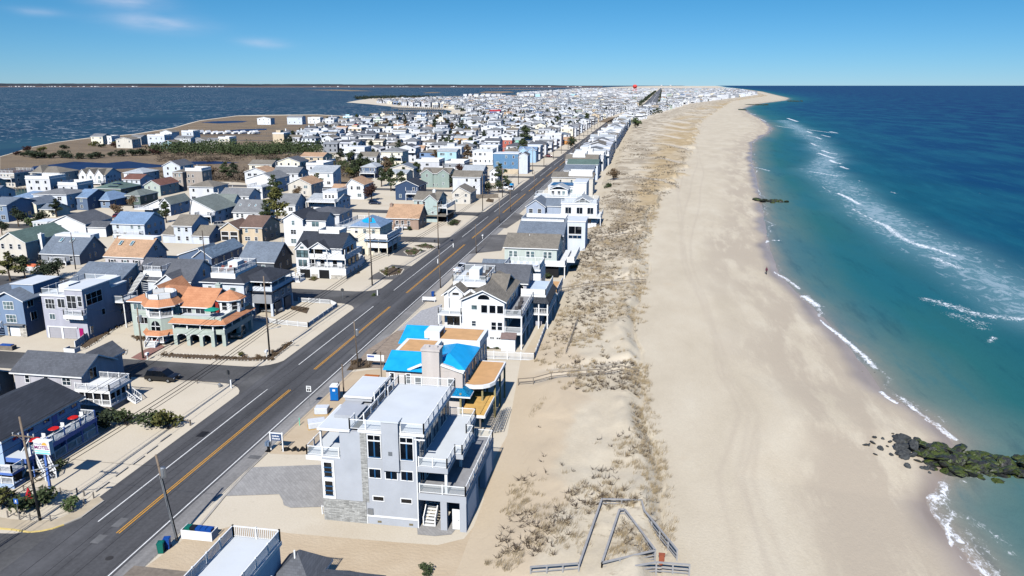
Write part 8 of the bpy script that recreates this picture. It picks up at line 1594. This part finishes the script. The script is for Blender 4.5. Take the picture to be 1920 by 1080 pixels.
m = MB(); m.box(sx-.9, sy-.296, bz0+.38, sx+.9, sy-.285, bz0+.47).box(sx-.9, sy-.297, bz0+.06, sx+.9, sy-.286, bz0+.20).box(sx-.6, sy-.295, bz0+.27, sx+.7, sy-.284, bz0+.31); m.build('wave_stripes', AQU, o)
m = MB(); r5 = random.Random(4)
for i in range(7): m.box(sx-.85+i*.13, sy-.295, bz0+1.12, sx-.77+i*.13, sy-.284, bz0+1.12+r5.uniform(.12, .22))
m.build('faded_script', var_mat('grey_violet_script', (150, 140, 160), .5, .05), o); m = MB(); m.extr([(sx+.35+.32*math.cos(a), bz0+1.08+.32*math.sin(a)) for a in np.linspace(0, math.pi, 12)], 'y', sy-.295, sy-.284); m.build('sun_emblem', var_mat('orange_sun_paint', (240, 176, 80), .5, .08), o)
# blue post sign, accessible-parking style, and the red bell buoy
x, y = gp(36, 972); o = thing('small_sign', 'small blue square sign on a thin post before the motel shrubs', 'sign', (x, y, 0)); MB().tube((x, y, 0), (x, y, 2.2), .04).build('post', METAL, o); MB().box(x-.25, y-.07, 1.7, x+.25, y-.05, 2.25).build('panel', var_mat('sign_blue', (40, 92, 170), .4, .05), o); MB().box(x-.07, y-.082, 1.8, x+.07, y-.072, 2.12).box(x-.12, y-.082, 1.82, x+.1, y-.072, 1.9).build('symbol', WHITE, o)
x, y = gp(57, 945); o = thing('bell_buoy', 'red cone-topped navigation buoy standing among the motel shrubs', 'buoy', (x, y, 0)); RB = var_mat('buoy_red', (176, 34, 44), .5, .12); MB().lathe((x, y, 0), [(.45, .0), (.72, .3), (.72, .75), (.4, .9)], 14).build('float', RB, o, True); MB().lathe((x, y, .9), [(.38, 0), (.2, .55), (.08, .95)], 10).build('cone', RB, o)
# bicycle by the motel steps
x, y = gp(85, 900); o = thing('bicycle', 'white-framed bicycle with black tyres standing by the motel steps', 'bicycle', (x, y, 0)); o.rotation_euler = (0, 0, .55)
for dx in (-.62, .62):
    m = MB(); pr = None
    for i in range(21): a = 2*math.pi*i/20; c = (dx+.36*math.cos(a), 0, .38+.36*math.sin(a)); m.tube(pr, c, .045, .045, 6) if pr else None; pr = c
    w = m.build('wheel', RUBBER, o, off=(0, 0, 0)); s = MB()
    for i in range(8): a = math.pi*i/4; s.tube((dx, 0, .38), (dx+.34*math.cos(a), 0, .38+.34*math.sin(a)), .006, .006, 4)
    s.build('spokes', METAL, w, off=(0, 0, 0))
m = MB()
for a, b in (((-.62, 0, .38), (-.2, 0, .42)), ((-.2, 0, .42), (-.32, 0, .95)), ((-.62, 0, .38), (-.3, 0, .85)), ((-.3, 0, .85), (.38, 0, .9)), ((-.2, 0, .42), (.38, 0, .8)), ((.62, 0, .38), (.36, 0, 1.05))): m.tube(a, b, .035, .035, 6)
m.build('frame', WHITE, o, off=(0, 0, 0)); MB().bar((.3, -.32, 1.1), (.3, .32, 1.1), .04).build('handlebar', METAL, o, off=(0, 0, 0)); MB().bar((-.48, 0, .98), (-.2, 0, .98), .18, .07).build('saddle', BLACK, o, off=(0, 0, 0))
# red round tables and white chairs on the gallery
REDT = var_mat('red_enamel', (206, 40, 38), .4, .08)
for i, (y, lab) in enumerate(((73.9, 'red round table on the motel gallery, nearest the stairs'), (77.0, 'red round table midway along the motel gallery'), (80.3, 'red round table at the far end of the motel gallery'))):
    x = -68.9; o = thing('round_table', lab, 'table', (x, y, 2.7)); MB().lathe((x, y, 3.38), [(.6, 0), (.62, .04), (.6, .07)], 18).build('table_top', REDT, o); MB().tube((x, y, 2.7), (x, y, 3.38), .05).lathe((x, y, 2.7), [(.3, 0), (.3, .03), (.05, .06)], 10).build('pedestal', METAL, o)
    o = thing('patio_chair', ('white patio chair beside the nearest red table', 'white patio chair beside the middle red table', 'white patio chair beside the far red table')[i], 'chair', (x+.1, y+1.1, 2.7)); cx, cy = x+.1, y+1.1; MB().box(cx-.25, cy-.25, 3.1, cx+.25, cy+.25, 3.16).build('seat', WHITE, o); MB().box(cx-.25, cy+.22, 3.16, cx+.25, cy+.27, 3.6).build('backrest', WHITE, o)
    for a in (-.22, .22):
        for b in (-.22, .22): MB().box(cx+a-.02, cy+b-.02, 2.7, cx+a+.02, cy+b+.02, 3.1).build('leg', WHITE, o)
# portable toilet, speed sign, pallets and site clutter
x, y = gp(629, 749); o = thing('portable_toilet', 'blue portable toilet with white roof on the building site', 'portable toilet', (x, y, 0)); PB = var_mat('toilet_blue', (20, 104, 178), .4, .08)
o.rotation_euler = (0, 0, .12); MB().box(-.56, -.56, .08, .56, .56, 2.05).build('cabin', PB, o, off=(0, 0, 0)); MB().box(-.62, -.62, 0, .62, .62, .08).build('skid', BLACK, o, off=(0, 0, 0)); MB().prism([(-.6, -.6), (.6, -.6), (.6, .6), (-.6, .6)], 2.05, 2.18).prism([(-.42, -.48), (.42, -.48), (.42, .48), (-.42, .48)], 2.18, 2.3).build('roof', WHITE, o, off=(0, 0, 0)); d = MB().box(-.4, -.59, .15, .4, -.56, 1.95).build('door', PB, o, off=(0, 0, 0)); MB().box(.28, -.62, 1.0, .34, -.59, 1.15).build('handle', METAL, d, off=(0, 0, 0)); MB().box(-.18, -.605, 1.45, .18, -.59, 1.75).build('door_label', WHITE, o, off=(0, 0, 0)); MB().tube((.45, .45, 2.1), (.45, .45, 2.5), .05).build('vent_pipe', BLACK, o, off=(0, 0, 0))
x, y = gp(626, 728); o = thing('road_sign', 'white rectangular road sign on a thin post beside the main road', 'sign', (-45.2, 96.2, 0)); x, y = -45.2, 96.2; MB().tube((x, y, 0), (x, y, 2.9), .03).build('post', METAL, o); MB().box(x-.35, y-.05, 2.2, x+.35, y-.03, 3.05).build('panel', WHITE, o); MB().box(x-.26, y-.062, 2.85, x+.26, y-.052, 2.93).box(x-.2, y-.062, 2.72, x+.2, y-.052, 2.79).box(x-.24, y-.062, 2.3, x-.02, y-.052, 2.62).box(x+.05, y-.062, 2.3, x+.25, y-.052, 2.62).build('lettering', BLACK, o)
def bale(label, px, py, L, W, H_, rot, name='wrapped_pallet', cat='pallet'):
    x, y = gp(px, py); o = thing(name, label, cat, (x, y, 0)); o.rotation_euler = (0, 0, rot); MB().box(-L/2, -W/2, 0, L/2, W/2, .12).build('pallet', NEWWOOD, o, off=(0, 0, 0)); b = MB().prism([(-L/2+.05, -W/2+.1), (-L/2+.15, -W/2), (L/2-.1, -W/2+.03), (L/2, W/2-.1), (L/2-.12, W/2), (-L/2+.08, W/2-.03)], .12, H_).build('wrapped_load', var_mat('plastic_wrap', (212, 216, 220), .35, .12, 3), o, off=(0, 0, 0)); bv = b.modifiers.new('bevel', 'BEVEL'); bv.width = .1; bv.segments = 2
bale('plastic-wrapped pallet on the sand, the higher one left of the grey stucco house', 604, 775, 1.9, 1.5, 1.0, .2); bale('larger white-wrapped bundle on the sand beside the grey stucco house balcony', 594, 800, 2.3, 1.8, .9, .5)
def tube_thing(name, label, cat, a, b, r, mat): return solo(MB().tube(a, b, r, r, 8), name, mat, label, cat, a)
x, y = gp(562, 798); solo(MB().tube((x, y, 0), (x, y, 1.0), .06).box(x-.05, y-.05, 1.0, x+.05, y+.05, 1.08), 'survey_post', var_mat('mint_paint', (120, 214, 180), .5, .05), 'short mint green marker post on the bare sand', 'post', (x, y, 0))
x, y = gp(645, 740); tube_thing('timber_post', 'bare weathered timber post on the building site right of the portable toilet', 'post', (x, y, -.1), (x-.05, y, 4.6), .11, POLE)
x, y = gp(716, 722); tube_thing('timber_post', 'thin straight timber post in front of the blue roof corner', 'post', (x, y, -.1), (x, y, 5.2), .09, POLE)
o = thing('debris_container', 'dark red open waste container behind the grey stucco house roofs', 'container', (-36.0, 96, 0)); MB().box(-38, 94, .1, -34.6, 98.5, .3).box(-38, 94, .3, -37.85, 98.5, 1.6).box(-34.75, 94, .3, -34.6, 98.5, 1.6).box(-37.85, 94, .3, -34.75, 94.15, 1.6).box(-37.85, 98.35, .3, -34.75, 98.5, 1.6).build('bin', var_mat('container_red', (150, 36, 38), .6, .15), o); MB().box(-37.9, 94.2, .301, -34.7, 98.3, 1.2).build('rubbish', WOOD, o)
o = thing('building_sign', 'long white site board on two legs beside the leaning pole', 'sign', (*gp(705, 690), 0)); x, y = gp(705, 690); MB().box(x-1.4, y-.04, 1.2, x+1.4, y+.04, 2.2).build('panel', WHITE, o); MB().box(x-1.3, y-.055, 1.75, x-.2, y-.045, 2.05).build('faded_print', var_mat('blue_print', (70, 90, 150), .6, .1), o)
for dx in (-1.2, 1.2): MB().box(x+dx-.05, y-.02, 0, x+dx+.05, y+.06, 1.2).build('leg', WOOD, o)
o = thing('lumber_rack', 'orange-brown timber bench with boards beside the red container', 'bench', (*gp(698, 716), 0)); x, y = gp(698, 716); MB().box(x-1.1, y-.3, .9, x+1.1, y+.3, 1.05).build('boards', var_mat('orange_stain', (176, 104, 48), .7, .15, 3), o)
for dx in (-.9, .9): MB().box(x+dx-.05, y-.05, 0, x+dx+.05, y+.05, .9).build('leg', WOOD, o)
x, y = gp(676, 690); o = thing('mailbox', 'black mailbox on a post beside the leaning pole', 'mailbox', (x, y, 0)); MB().box(x-.05, y-.05, 0, x+.05, y+.05, 1.1).build('post', BLACK, o); MB().box(x-.2, y-.3, 1.1, x+.2, y+.3, 1.5).build('box', BLACK, o)
x, y = gp(504, 846); o = thing('mailbox', 'grey-blue mailbox on a flared dark pedestal beside the drive', 'mailbox', (x, y, 0)); MB().box(x-.3, y-.3, 0, x+.3, y+.3, .15).box(x-.12, y-.12, .15, x+.12, y+.12, .8).build('pedestal', BLACK, o); MB().box(x-.28, y-.35, .8, x+.28, y+.35, 1.3).build('box', var_mat('slate_blue_box', (110, 126, 146), .4, .08), o)
x, y = gp(520, 846); o = thing('builder_sign', 'dark blue sign with two white lines hung between white posts by the drive', 'sign', (x, y, 0))
for dx in (-.78, .78): MB().box(x+dx-.07, y-.06, 0, x+dx+.07, y+.06, 2.5).build('post', WHITE, o)
MB().box(x-.9, y-.05, 2.3, x+.9, y+.05, 2.42).build('top_rail', WHITE, o); MB().box(x-.62, y-.045, 1.42, x+.62, y+.03, 2.28).build('panel', var_mat('navy_sign', (56, 80, 118), .5, .06), o)
m = MB(); r6 = random.Random(1)
for row, zz in enumerate((2.0, 1.66)):
    q = x-.5
    while q < x+.42: w = r6.uniform(.06, .13); m.box(q, y-.056, zz-.09, q+w, y-.045, zz+r6.uniform(.04, .12)); q += w+.035
m.build('lettering', WHITE, o)
# silt fence: sagging black fabric
m = MB(); P = g1([(526, 846), (545, 846), (560, 847), (575, 845), (592, 843)]); r7 = random.Random(6); pr = None
for i in range(40): q = i/39*(len(P)-1); k = min(int(q), len(P)-2); f = q-k; c = (P[k][0]+(P[k+1][0]-P[k][0])*f, P[k][1]+(P[k+1][1]-P[k][1])*f+.15*math.sin(i*.9), max(.08, .55*abs(math.sin(i*.33))+r7.uniform(-.08, .1))); (m.face([(pr[0], pr[1], .0), (c[0], c[1], .0), (c[0]+.03, c[1]+.2, c[2]), (pr[0]+.03, pr[1]+.2, pr[2])]) if pr else None); pr = c
solo(m, 'silt_fence', BLACK, 'sagging black silt fence fabric along the edge of the pale drive', 'silt fence', (*P[0], 0))
# bins
def bin_(label, x, y, mat, lidm, h=1.0, rot=0, name='wheeled_bin', group=None):
    o = thing(name, label, 'bin', (x, y, 0), group); o.rotation_euler = (0, 0, rot); MB().solid([(-.24, -.28, .06), (.24, -.28, .06), (.24, .24, .06), (-.24, .24, .06), (-.29, -.34, h), (.29, -.34, h), (.29, .32, h), (-.29, .32, h)], [(0, 3, 2, 1), (4, 5, 6, 7), (0, 1, 5, 4), (1, 2, 6, 5), (2, 3, 7, 6), (3, 0, 4, 7)]).build('bin_body', mat, o, off=(0, 0, 0)); MB().box(-.31, -.37, h, .31, .36, h+.06).box(-.25, -.3, h+.06, .25, .25, h+.1).build('lid', lidm, o, off=(0, 0, 0))
    for s_ in (-1, 1): MB().tube((s_*.2, .28, .12), (s_*.28, .28, .12), .12, .12, 10).build('wheel', RUBBER, o, off=(0, 0, 0))
BINB = var_mat('bin_blue', (26, 74, 150), .4, .08); BING = var_mat('bin_green', (20, 104, 92), .4, .08); BINK = var_mat('bin_black', (34, 36, 40), .4, .08)
x, y = gp(303, 1036); bin_('green bin with a blue-lidded bin behind it at the road edge, bottom left', x, y, BING, BING, 1.05, .3); bin_('blue bin behind the green one at the road edge, bottom left', x+.15, y+.75, BINB, BINB, 1.05, .3); 
P0 = gp(338, 1012); P1 = gp(398, 1016); x0, x1, y0 = P0[0], P1[0], P1[1]
o = thing('bin_enclosure', 'low white box enclosure holding a row of bins by the leaning pole', 'enclosure', ((x0+x1)/2, y0, 0)); MB().box(x0, y0, 0, x1, y0+.08, .95).build('front_panel', WHITE, o); MB().box(x1-.08, y0+.08, 0, x1, y0+1.2, .95).build('side_panel', WHITE, o); MB().box(x0, y0+.08, 0, x0+.08, y0+1.2, .95).build('side_panel', WHITE, o)
for i, (mt, lab) in enumerate(((BING, 'dark green lidded bin leaning at the left end of the white enclosure'), (BINK, 'black bin second in the white enclosure'), (BINB, 'blue bin, first of three in the white enclosure'), (BINB, 'blue bin, middle of three in the white enclosure'), (BINB, 'blue bin, last of three in the white enclosure'))): bin_(lab, x0+.5+i*(x1-x0-.9)/4.2, y0+.62, mt, mt, 1.02)
x, y = gp(812, 556); bin_('blue bin beside the road in front of the white gabled house roof', x, y, BINB, BINB); o = thing('garden_bench', 'white slatted bench beside the blue bin at the road edge', 'bench', (*gp(805, 566), 0)); x, y = gp(805, 566); MB().box(x-1.5, y-.3, .4, x+1.3, y+.2, .47).build('seat', WHITE, o); MB().box(x-1.5, y+.2, .47, x+1.3, y+.26, 1.0).build('backrest', WHITE, o)
for dx in (-1.4, 1.2): MB().box(x+dx-.05, y-.25, 0, x+dx+.05, y+.2, .4).build('leg', WHITE, o)
x, y = gp(12, 655); o = thing('planter_box', 'grey timber box of blue-lidded bins on the gravel at the left edge', 'box', (x, y, 0)); MB().box(x-1.2, y-.5, 0, x+1.6, y+.5, .75).build('box', WOOD, o); MB().box(x-.9, y-.4, .76, x+1.3, y+.4, .9).build('bin_lids', BINB, o)
x, y = gp(133, 660); o = thing('bin_enclosure', 'white panel bin corral at the foot of the stepped vinyl fence', 'enclosure', (x, y, 0)); MB().box(x-.8, y-.6, 0, x+1.2, y-.52, .8).box(x-.8, y-.52, 0, x-.72, y+.8, .8).box(x+1.12, y-.52, 0, x+1.2, y+.8, .8).build('panels', WHITE, o); MB().box(x-.6, y-.4, .1, x+1.0, y+.7, .6).build('bins', BINK, o)
for px, py, lab in ((277, 675, 'white mailbox on a post at the brick drive'), (500, 670, 'white garden mailbox post near the tall corner pole'), (905, 448, 'white mailbox beside the oceanfront planting')):
    x, y = gp(px, py); o = thing('mailbox', lab, 'mailbox', (x, y, 0)); MB().box(x-.06, y-.06, 0, x+.06, y+.06, .9).build('post', WHITE, o); MB().box(x-.2, y-.3, .9, x+.2, y+.3, 1.25).build('box', WHITE, o)
for px, py, h, lab in ((430, 722, 2.3, 'dark-backed stop sign seen from behind at the side street corner'), (643, 562, 2.4, 'sign seen from behind at the corner below the white farmhouse'), (816, 465, 2.3, 'sign on a white post at the third side street corner')):
    x, y = gp(px, py); o = thing('stop_sign', lab, 'sign', (x, y, 0)); MB().tube((x, y, 0), (x, y, h), .035).build('post', METAL, o); MB().extr([(x+.38*math.cos(a), h-.3+.38*math.sin(a)) for a in np.arange(math.pi/8, 6.4, math.pi/4)][:8], 'y', y-.05, y-.03).build('panel', var_mat('sign_back', (70, 72, 74), .5, .1), o)
x, y = gp(434, 728); solo(MB().box(x-.09, y-.09, 0, x+.09, y+.09, 1.3), 'marker_post', WHITE, 'short white marker post beside the stop sign', 'post', (x, y, 0))
x, y = gp(412, 726); solo(MB().lathe((x, y, 0), [(.18, 0), (.2, .5), (.12, .62)], 10).bar((x-.28, y, .4), (x+.28, y, .4), .16), 'fire_hydrant', METAL, 'small grey hydrant on the gravel by the side street', 'hydrant', (x, y, 0))
for q, (px, py) in enumerate(((700, 560), (813, 500), (842, 470))): 
    x, y = gp(px+8, py-6); solo(MB().box(x-.1, y-.1, 0, x+.1, y+.1, 1.1).box(x-.13, y-.13, 1.1, x+.13, y+.13, 1.16), 'marker_post', WHITE, ('white marker post by the tallest utility pole', 'white marker post on the verge by the planted island', 'white marker post near the third side street')[q], 'post', (x, y, 0))
# ladders / scaffold frames lying on the sand
for i in range(5):
    a = Vector(gz(916+i*5, 812, .1)); b = Vector(gz(938+i*3.2, 770, .1)); o = thing('scaffold_frame', 'aluminium scaffold frame lying in the stack on the sand by the deck framing', 'scaffold frame', a, 'scaffold frames stacked on the sand'); m = MB(); sd = Vector((.45, .1, 0)); z_ = Vector((0, 0, .12*i)); m.tube(a+z_, b+z_, .04).tube(a+sd+z_, b+sd+z_, .04)
    for k in range(9): q = a+(b-a)*(k/8)+z_; m.tube(q, q+sd, .025)
    m.build('frame_tubes', METAL, o)
x, y = gp(1003, 773); z = beach_z(x, y)
# furniture on decks
TG = var_mat('teal_umbrella', (30, 140, 118), .6, .1)
o = thing('patio_umbrella', 'green patio umbrella on the terrace of the sage house', 'umbrella', (-73.0, 119.9, 4.62)); MB().tube((-73, 119.9, 4.62), (-73, 119.9, 6.3), .03).build('pole', METAL, o); MB().lathe((-73, 119.9, 5.9), [(1.25, 0), (1.25, .05), (.6, .3), (.03, .48)], 10).build('canopy', TG, o)
def loungers(pre, spots, z, mat, group):
    for i, (x, y) in enumerate(spots): o = thing('lounge_chair', pre, 'chair', (x, y, z), group); MB().box(x-.3, y-.8, z+.25, x+.3, y+.4, z+.33).build('seat', mat, o); MB().bar((x, y+.4, z+.3), (x, y+.85, z+.9), .6, .06).build('backrest', mat, o); MB().box(x-.28, y-.75, z, x-.23, y+.4, z+.25).box(x+.23, y-.75, z, x+.28, y+.4, z+.25).build('legs', mat, o)
loungers('pale lounge chair in the row on the long white roof deck', [(-27.2+k*1.25, 155) for k in range(5)], 7.6, var_mat('lounge_fabric', (190, 198, 220), .7, .1), 'loungers on the long white roof deck')
loungers('dark deck chair on the white gabled house roof deck', [(-28.2, 132), (-28.2, 134.4), (-28, 136.6)], 10.3, var_mat('dark_wicker', (60, 58, 60), .7, .2), 'deck chairs on the white gabled house')
loungers('dark wicker chair on the upper dune-side balcony of the white gabled house', [(-21.6, 127), (-21.5, 130), (-21.7, 133)], 5.9, var_mat('dark_wicker', (60, 58, 60), .7, .2), 'balcony chairs of the white gabled house')
loungers('red-brown chair on the railed roof deck of the grey hip-roofed house', [(-79, 137), (-78, 140.8), (-80.4, 136.6)], 8.6, var_mat('red_brown_wood', (118, 60, 52), .7, .2), 'roof deck chairs of the grey house')
# ================================================================== GROIN ROCKS
rng8 = random.Random(11)
def rock_mesh(seed, name='rock'):
    r_ = random.Random(seed); n = 8; m = MB(); rings = []
    for k, (zz, rr) in enumerate(((-.42, .62), (-.12, .98), (.2, .9), (.42, .5))): rings.append([(rr*r_.uniform(.78, 1.12)*math.cos(2*math.pi*i/n+.2*k), rr*r_.uniform(.78, 1.12)*math.sin(2*math.pi*i/n+.2*k), zz+r_.uniform(-.08, .08)) for i in range(n)])
    vs = [p for rg in rings for p in rg]; fs = []
    for k in range(3):
        for i in range(n): fs.append((k*n+i, k*n+(i+1) % n, (k+1)*n+(i+1) % n, (k+1)*n+i))
    fs += [tuple(range(n))[::-1], tuple(range(3*n, 4*n))]; m.solid(vs, fs); return m
t = NT('mossy_rock'); p = t.pos(); n = t.noise(p, .8, 5, .65); n2 = t.noise(p, 3.5, 4)
sp = t.n("ShaderNodeSeparateXYZ"); t.t.links.new(t.n("ShaderNodeNewGeometry").outputs['Normal'], sp.inputs[0])
rc = t.ramp(n2, [(.3, (.014, .015, .016)), (.7, (.045, .046, .045))]); mo = t.ramp(n2, [(.3, (.026, .042, .008)), (.7, (.075, .095, .022))])
t.col(t.mix(t.math('MULTIPLY', t.step(n, .42, .55), t.step(sp.outputs[2], .1, .6)), rc, mo)); t.rough(.45); t.bump(n2, .8, .1); MROCK = t.m
t = NT('dry_rock'); n2 = t.noise(t.pos(), 3.0, 5); t.col(t.ramp(n2, [(.3, (.025, .028, .03)), (.7, (.075, .08, .08))])); t.rough(.8); t.bump(n2, .8, .1); MROCKD = t.m
RM = [rock_mesh(s) for s in range(6)]; RMM = [(a.mesh('rock', MROCK), a.mesh('rock', MROCKD)) for a in RM]
def rock(px, py, s, dry, z=None, lab=None):
    x, y = gp(px, py, -.5); x += rng8.uniform(-.3, .3); y += rng8.uniform(-.3, .3)
    zb = max(beach_z(x, y), -1.3) if x < float(XS(y))+5 else -1.2
    o = bpy.data.objects.new('boulder', RMM[rng8.randrange(6)][1 if dry else 0]); COL.objects.link(o); o.location = (x, y, zb+(z if z is not None else s*.25)); o.scale = (s*rng8.uniform(.9, 1.3), s*rng8.uniform(.8, 1.1), s*rng8.uniform(.6, .9)); o.rotation_euler = (rng8.uniform(-.6, .6), rng8.uniform(-.6, .6), rng8.uniform(0, 6.28))
    tag(o, lab or ('dark grey boulder scattered on the sand at the landward end of the groin' if dry else 'mossy dark boulder piled in the rock groin running into the sea'), 'boulder', 'boulders of the near groin')
for px, py in [(1622, 840), (1628, 837), (1641, 822), (1639, 833), (1648, 843), (1660, 826), (1665, 829), (1674, 814), (1681, 817), (1679, 822), (1668, 839), (1643, 855), (1678, 850), (1673, 855), (1700, 872), (1731, 872), (1750, 884), (1734, 874)]: rock(px, py, rng8.uniform(.22, .5), True)
for px, py in [(1684, 830), (1698, 855), (1694, 822), (1683, 850), (1688, 843), (1710, 852), (1697, 823)]: rock(px, py, rng8.uniform(.6, .85), True)
for lay, st, zz in ((0, 11, -.1), (1, 13.5, .45)):
    for px in np.arange(1702+lay*5, 1990, st):
        top = np.interp(px, [1700, 1720, 1800, 1860, 1920, 1990], [824, 823, 834, 845, 852, 862]); bot = np.interp(px, [1700, 1740, 1780, 1830, 1920, 1990], [848, 860, 882, 888, 888, 894])
        for py in np.arange(top+lay*4, bot-lay*6, st*.92):
            mid = 1-abs((py-top)/(bot-top)*2-1); rock(px+rng8.uniform(-4, 4), py+6+rng8.uniform(-3, 3), rng8.uniform(.55, 1.05)*(1 if px > 1730 else .8), px < 1722 and py > top+8, zz+mid*.55)
for px, py in [(1416, 374), (1422, 375), (1428, 375), (1434, 375.5), (1440, 376), (1446, 376), (1452, 376.5), (1459, 376), (1466, 377), (1473, 377), (1430, 377), (1450, 378)]: rock(px, py, rng8.uniform(1.0, 1.5), False, .5, 'dark rock of the small farther groin at the water edge')
for px, py in [(1622, 690), (1630, 687), (1636, 693), (1643, 690), (1648, 697)]: rock(px, py, rng8.uniform(.5, .8), False, -.32, 'low wet rock awash at the sea edge some way beyond the near groin')
for a, b, n_ in (((1386, 206), (1396, 207), 7), ((1395, 196.5), (1440, 197), 14), ((1478, 189.5), (1504, 190), 12)):
    m = MB()
    for i in range(n_*3): px = a[0]+(b[0]-a[0])*rng8.random(); x, y = gp(px, a[1]+(b[1]-a[1])*rng8.random()+rng8.uniform(-.3, .3), -.8); r_ = RM[rng8.randrange(6)]; s = rng8.uniform(2, 3.5); m.solid([(v[0]*s*1.4+x, v[1]*s*2+y, v[2]*s*.9-.5) for v in r_.v], r_.f)
    x, y = gp(*a, -.8); solo(m, 'groin', MROCK, ('short dark groin at the bend of the far beach', 'long dark groin lying along the far cove', 'dark groin at the tip of the far cape')[(1386, 1395, 1478).index(a[0])], 'groin', (x, y, -.8))
# ================================================================== PERSON ON THE BEACH
def person(label, x, y, z, face):
    o = thing('person', label, 'person', (x, y, z)); o.rotation_euler = (0, 0, face)
    me = bpy.data.meshes.new('body'); J = [((0, 0, .95), .13), ((0, 0, 1.18), .14), ((0, .01, 1.42), .15), ((0, .01, 1.53), .06), ((0, .03, 1.66), .095), ((0, .03, 1.76), .06),
         ((-.19, 0, 1.42), .065), ((-.25, .06, 1.15), .05), ((-.22, .2, .95), .04), ((-.22, .26, .87), .035), ((.19, 0, 1.42), .065), ((.25, -.08, 1.15), .05), ((.23, -.02, .92), .04), ((.23, .02, .84), .035),
         ((-.09, 0, .88), .1), ((-.1, .14, .5), .07), ((-.1, .16, .09), .05), ((-.1, .3, .04), .045), ((.09, 0, .88), .1), ((.1, -.08, .5), .07), ((.1, -.26, .12), .05), ((.1, -.16, .05), .045)]
    E_ = [(0, 1), (1, 2), (2, 3), (3, 4), (4, 5), (2, 6), (6, 7), (7, 8), (8, 9), (2, 10), (10, 11), (11, 12), (12, 13), (0, 14), (14, 15), (15, 16), (16, 17), (0, 18), (18, 19), (19, 20), (20, 21)]
    me.from_pydata([j[0] for j in J], E_, []); b = bpy.data.objects.new('body', me); COL.objects.link(b); b.parent = o
    b.modifiers.new('skin', 'SKIN'); sv = me.skin_vertices[0].data
    for i, j in enumerate(J): sv[i].radius = (j[1], j[1]); 
    sv[0].use_root = True; s = b.modifiers.new('sub', 'SUBSURF'); s.levels = s.render_levels = 1
    t = NT('walker'); sp = t.n("ShaderNodeSeparateXYZ"); t.t.links.new(t.pos(True), sp.inputs[0]); z_ = sp.outputs[2]
    c = t.mix(t.step(z_, .90, .93), (.012, .012, .014), (.105, .03, .05)); c = t.mix(t.step(z_, 1.52, 1.55), c, (.42, .24, .17)); t.col(c); t.rough(.8); me.materials.append(t.m)
    h_ = MB(); h_.lathe((0, .0, 1.64), [(.10, 0), (.115, .06), (.10, .13), (.03, .175)], 10); h_.build('hair', var_mat('dark_hair', (60, 36, 36), .6, .1), o, True, off=(0, 0, 0))
    for s_ in (-1, 1): MB().box(s_*.1-.05, (.12 if s_ < 0 else -.3), .0, s_*.1+.05, (.4 if s_ < 0 else -.05), .09).build('shoe', BLACK, o, off=(0, 0, 0))
x, y = gp(1437, 511, -.3); person('person in a maroon jacket and dark trousers walking at the water edge', x, y, beach_z(x, y), 2.9)
# ================================================================== FAR LANDMARKS
x, y = gp(1190, 176.5); o = thing('water_tower', 'red-topped white water tower far up the island', 'water tower', (x, y, 0)); hh = CAMH+3; RT = var_mat('tower_red', (214, 70, 66), .5, .05)
MB().lathe((x, y, hh-17), [(1.5, -1), (9, 3), (11, 8), (11, 12), (7, 16), (1, 18)], 20).build('tank', RT, o, True)
for a in np.linspace(0, 2*math.pi, 6, endpoint=False): MB().tube((x+11*math.cos(a), y+11*math.sin(a), 0), (x+8*math.cos(a), y+8*math.sin(a), hh-14), .8, .7, 6).build('leg', RT, o)
MB().tube((x, y, 0), (x, y, hh-16), 1.4).build('riser', WHITE, o)
for i, (px, hpx, lab) in enumerate([(1240, 158.8, 'white water tank on the horizon above the boulevard'), (1257, 158.6, 'second white tank on the horizon right of the boulevard')]):
    x, y = gp(px, 166.5); hh = CAMH+4; m = MB(); m.lathe((x, y, 0), [(2, 0), (2, hh-14), (12, hh-9), (13, hh-4), (6, hh)], 14); solo(m, 'water_tower', WHITE, lab, 'water tower', (x, y, 0))
# docks in the cove
for i, (px0, px1, py, lab) in enumerate([(716, 830, 211.5, 'long pale timber pier reaching left into the cove'), (748, 832, 206.5, 'timber dock with piles behind the long pier'), (735, 828, 203.6, 'farthest dock along the cove')]):
    a = gp(px0, py); b = gp(px1, py+.3); o = thing('pier', lab, 'pier', (*a, -.5)); MB().bar((*a, 1.2), (*b, 1.2), 3.2, .3).build('deck', CONC, o); m = MB()
    for k in range(26): q = k/25; x, y = a[0]+(b[0]-a[0])*q, a[1]+(b[1]-a[1])*q; m.tube((x, y-1.7, -.8), (x, y-1.7, 2.8), .35, .35, 5); m.tube((x, y+1.7, -.8), (x, y+1.7, 2.8), .35, .35, 5)
    m.build('piles', WOOD, o)
a, b = gp(-30, 358), gp(62, 356); o = thing('pier', 'white-railed dock over the lagoon at the left edge', 'pier', (*a, 0)); MB().bar((*a, .8), (*b, .8), 2.2, .2).build('deck', WOOD, o); m = MB()
for k in range(16): q = k/15; x, y = a[0]+(b[0]-a[0])*q, a[1]+(b[1]-a[1])*q; m.tube((x, y-1.1, -.5), (x, y-1.1, 1.5), .14, .14, 6)
m.build('piles', WOOD, o)
# shore-side specks on the mainland: pale far buildings
m = MB(); r9 = random.Random(9)
for i in range(120):
    px = r9.choice((r9.uniform(15, 260), r9.uniform(340, 420), r9.uniform(560, 1090))); d = _ray(px, 160); u = d[0]/d[1]; Y = 17000*1.035+r9.uniform(0, 500); x = u*Y; w = r9.uniform(8, 26); m.box(x-w, Y, 9, x+w, Y+30, r9.uniform(14, 24))
tag(m.build('distant_buildings', WHITE), 'pale specks of far buildings along the mainland shore', 'distant buildings', kind='stuff')
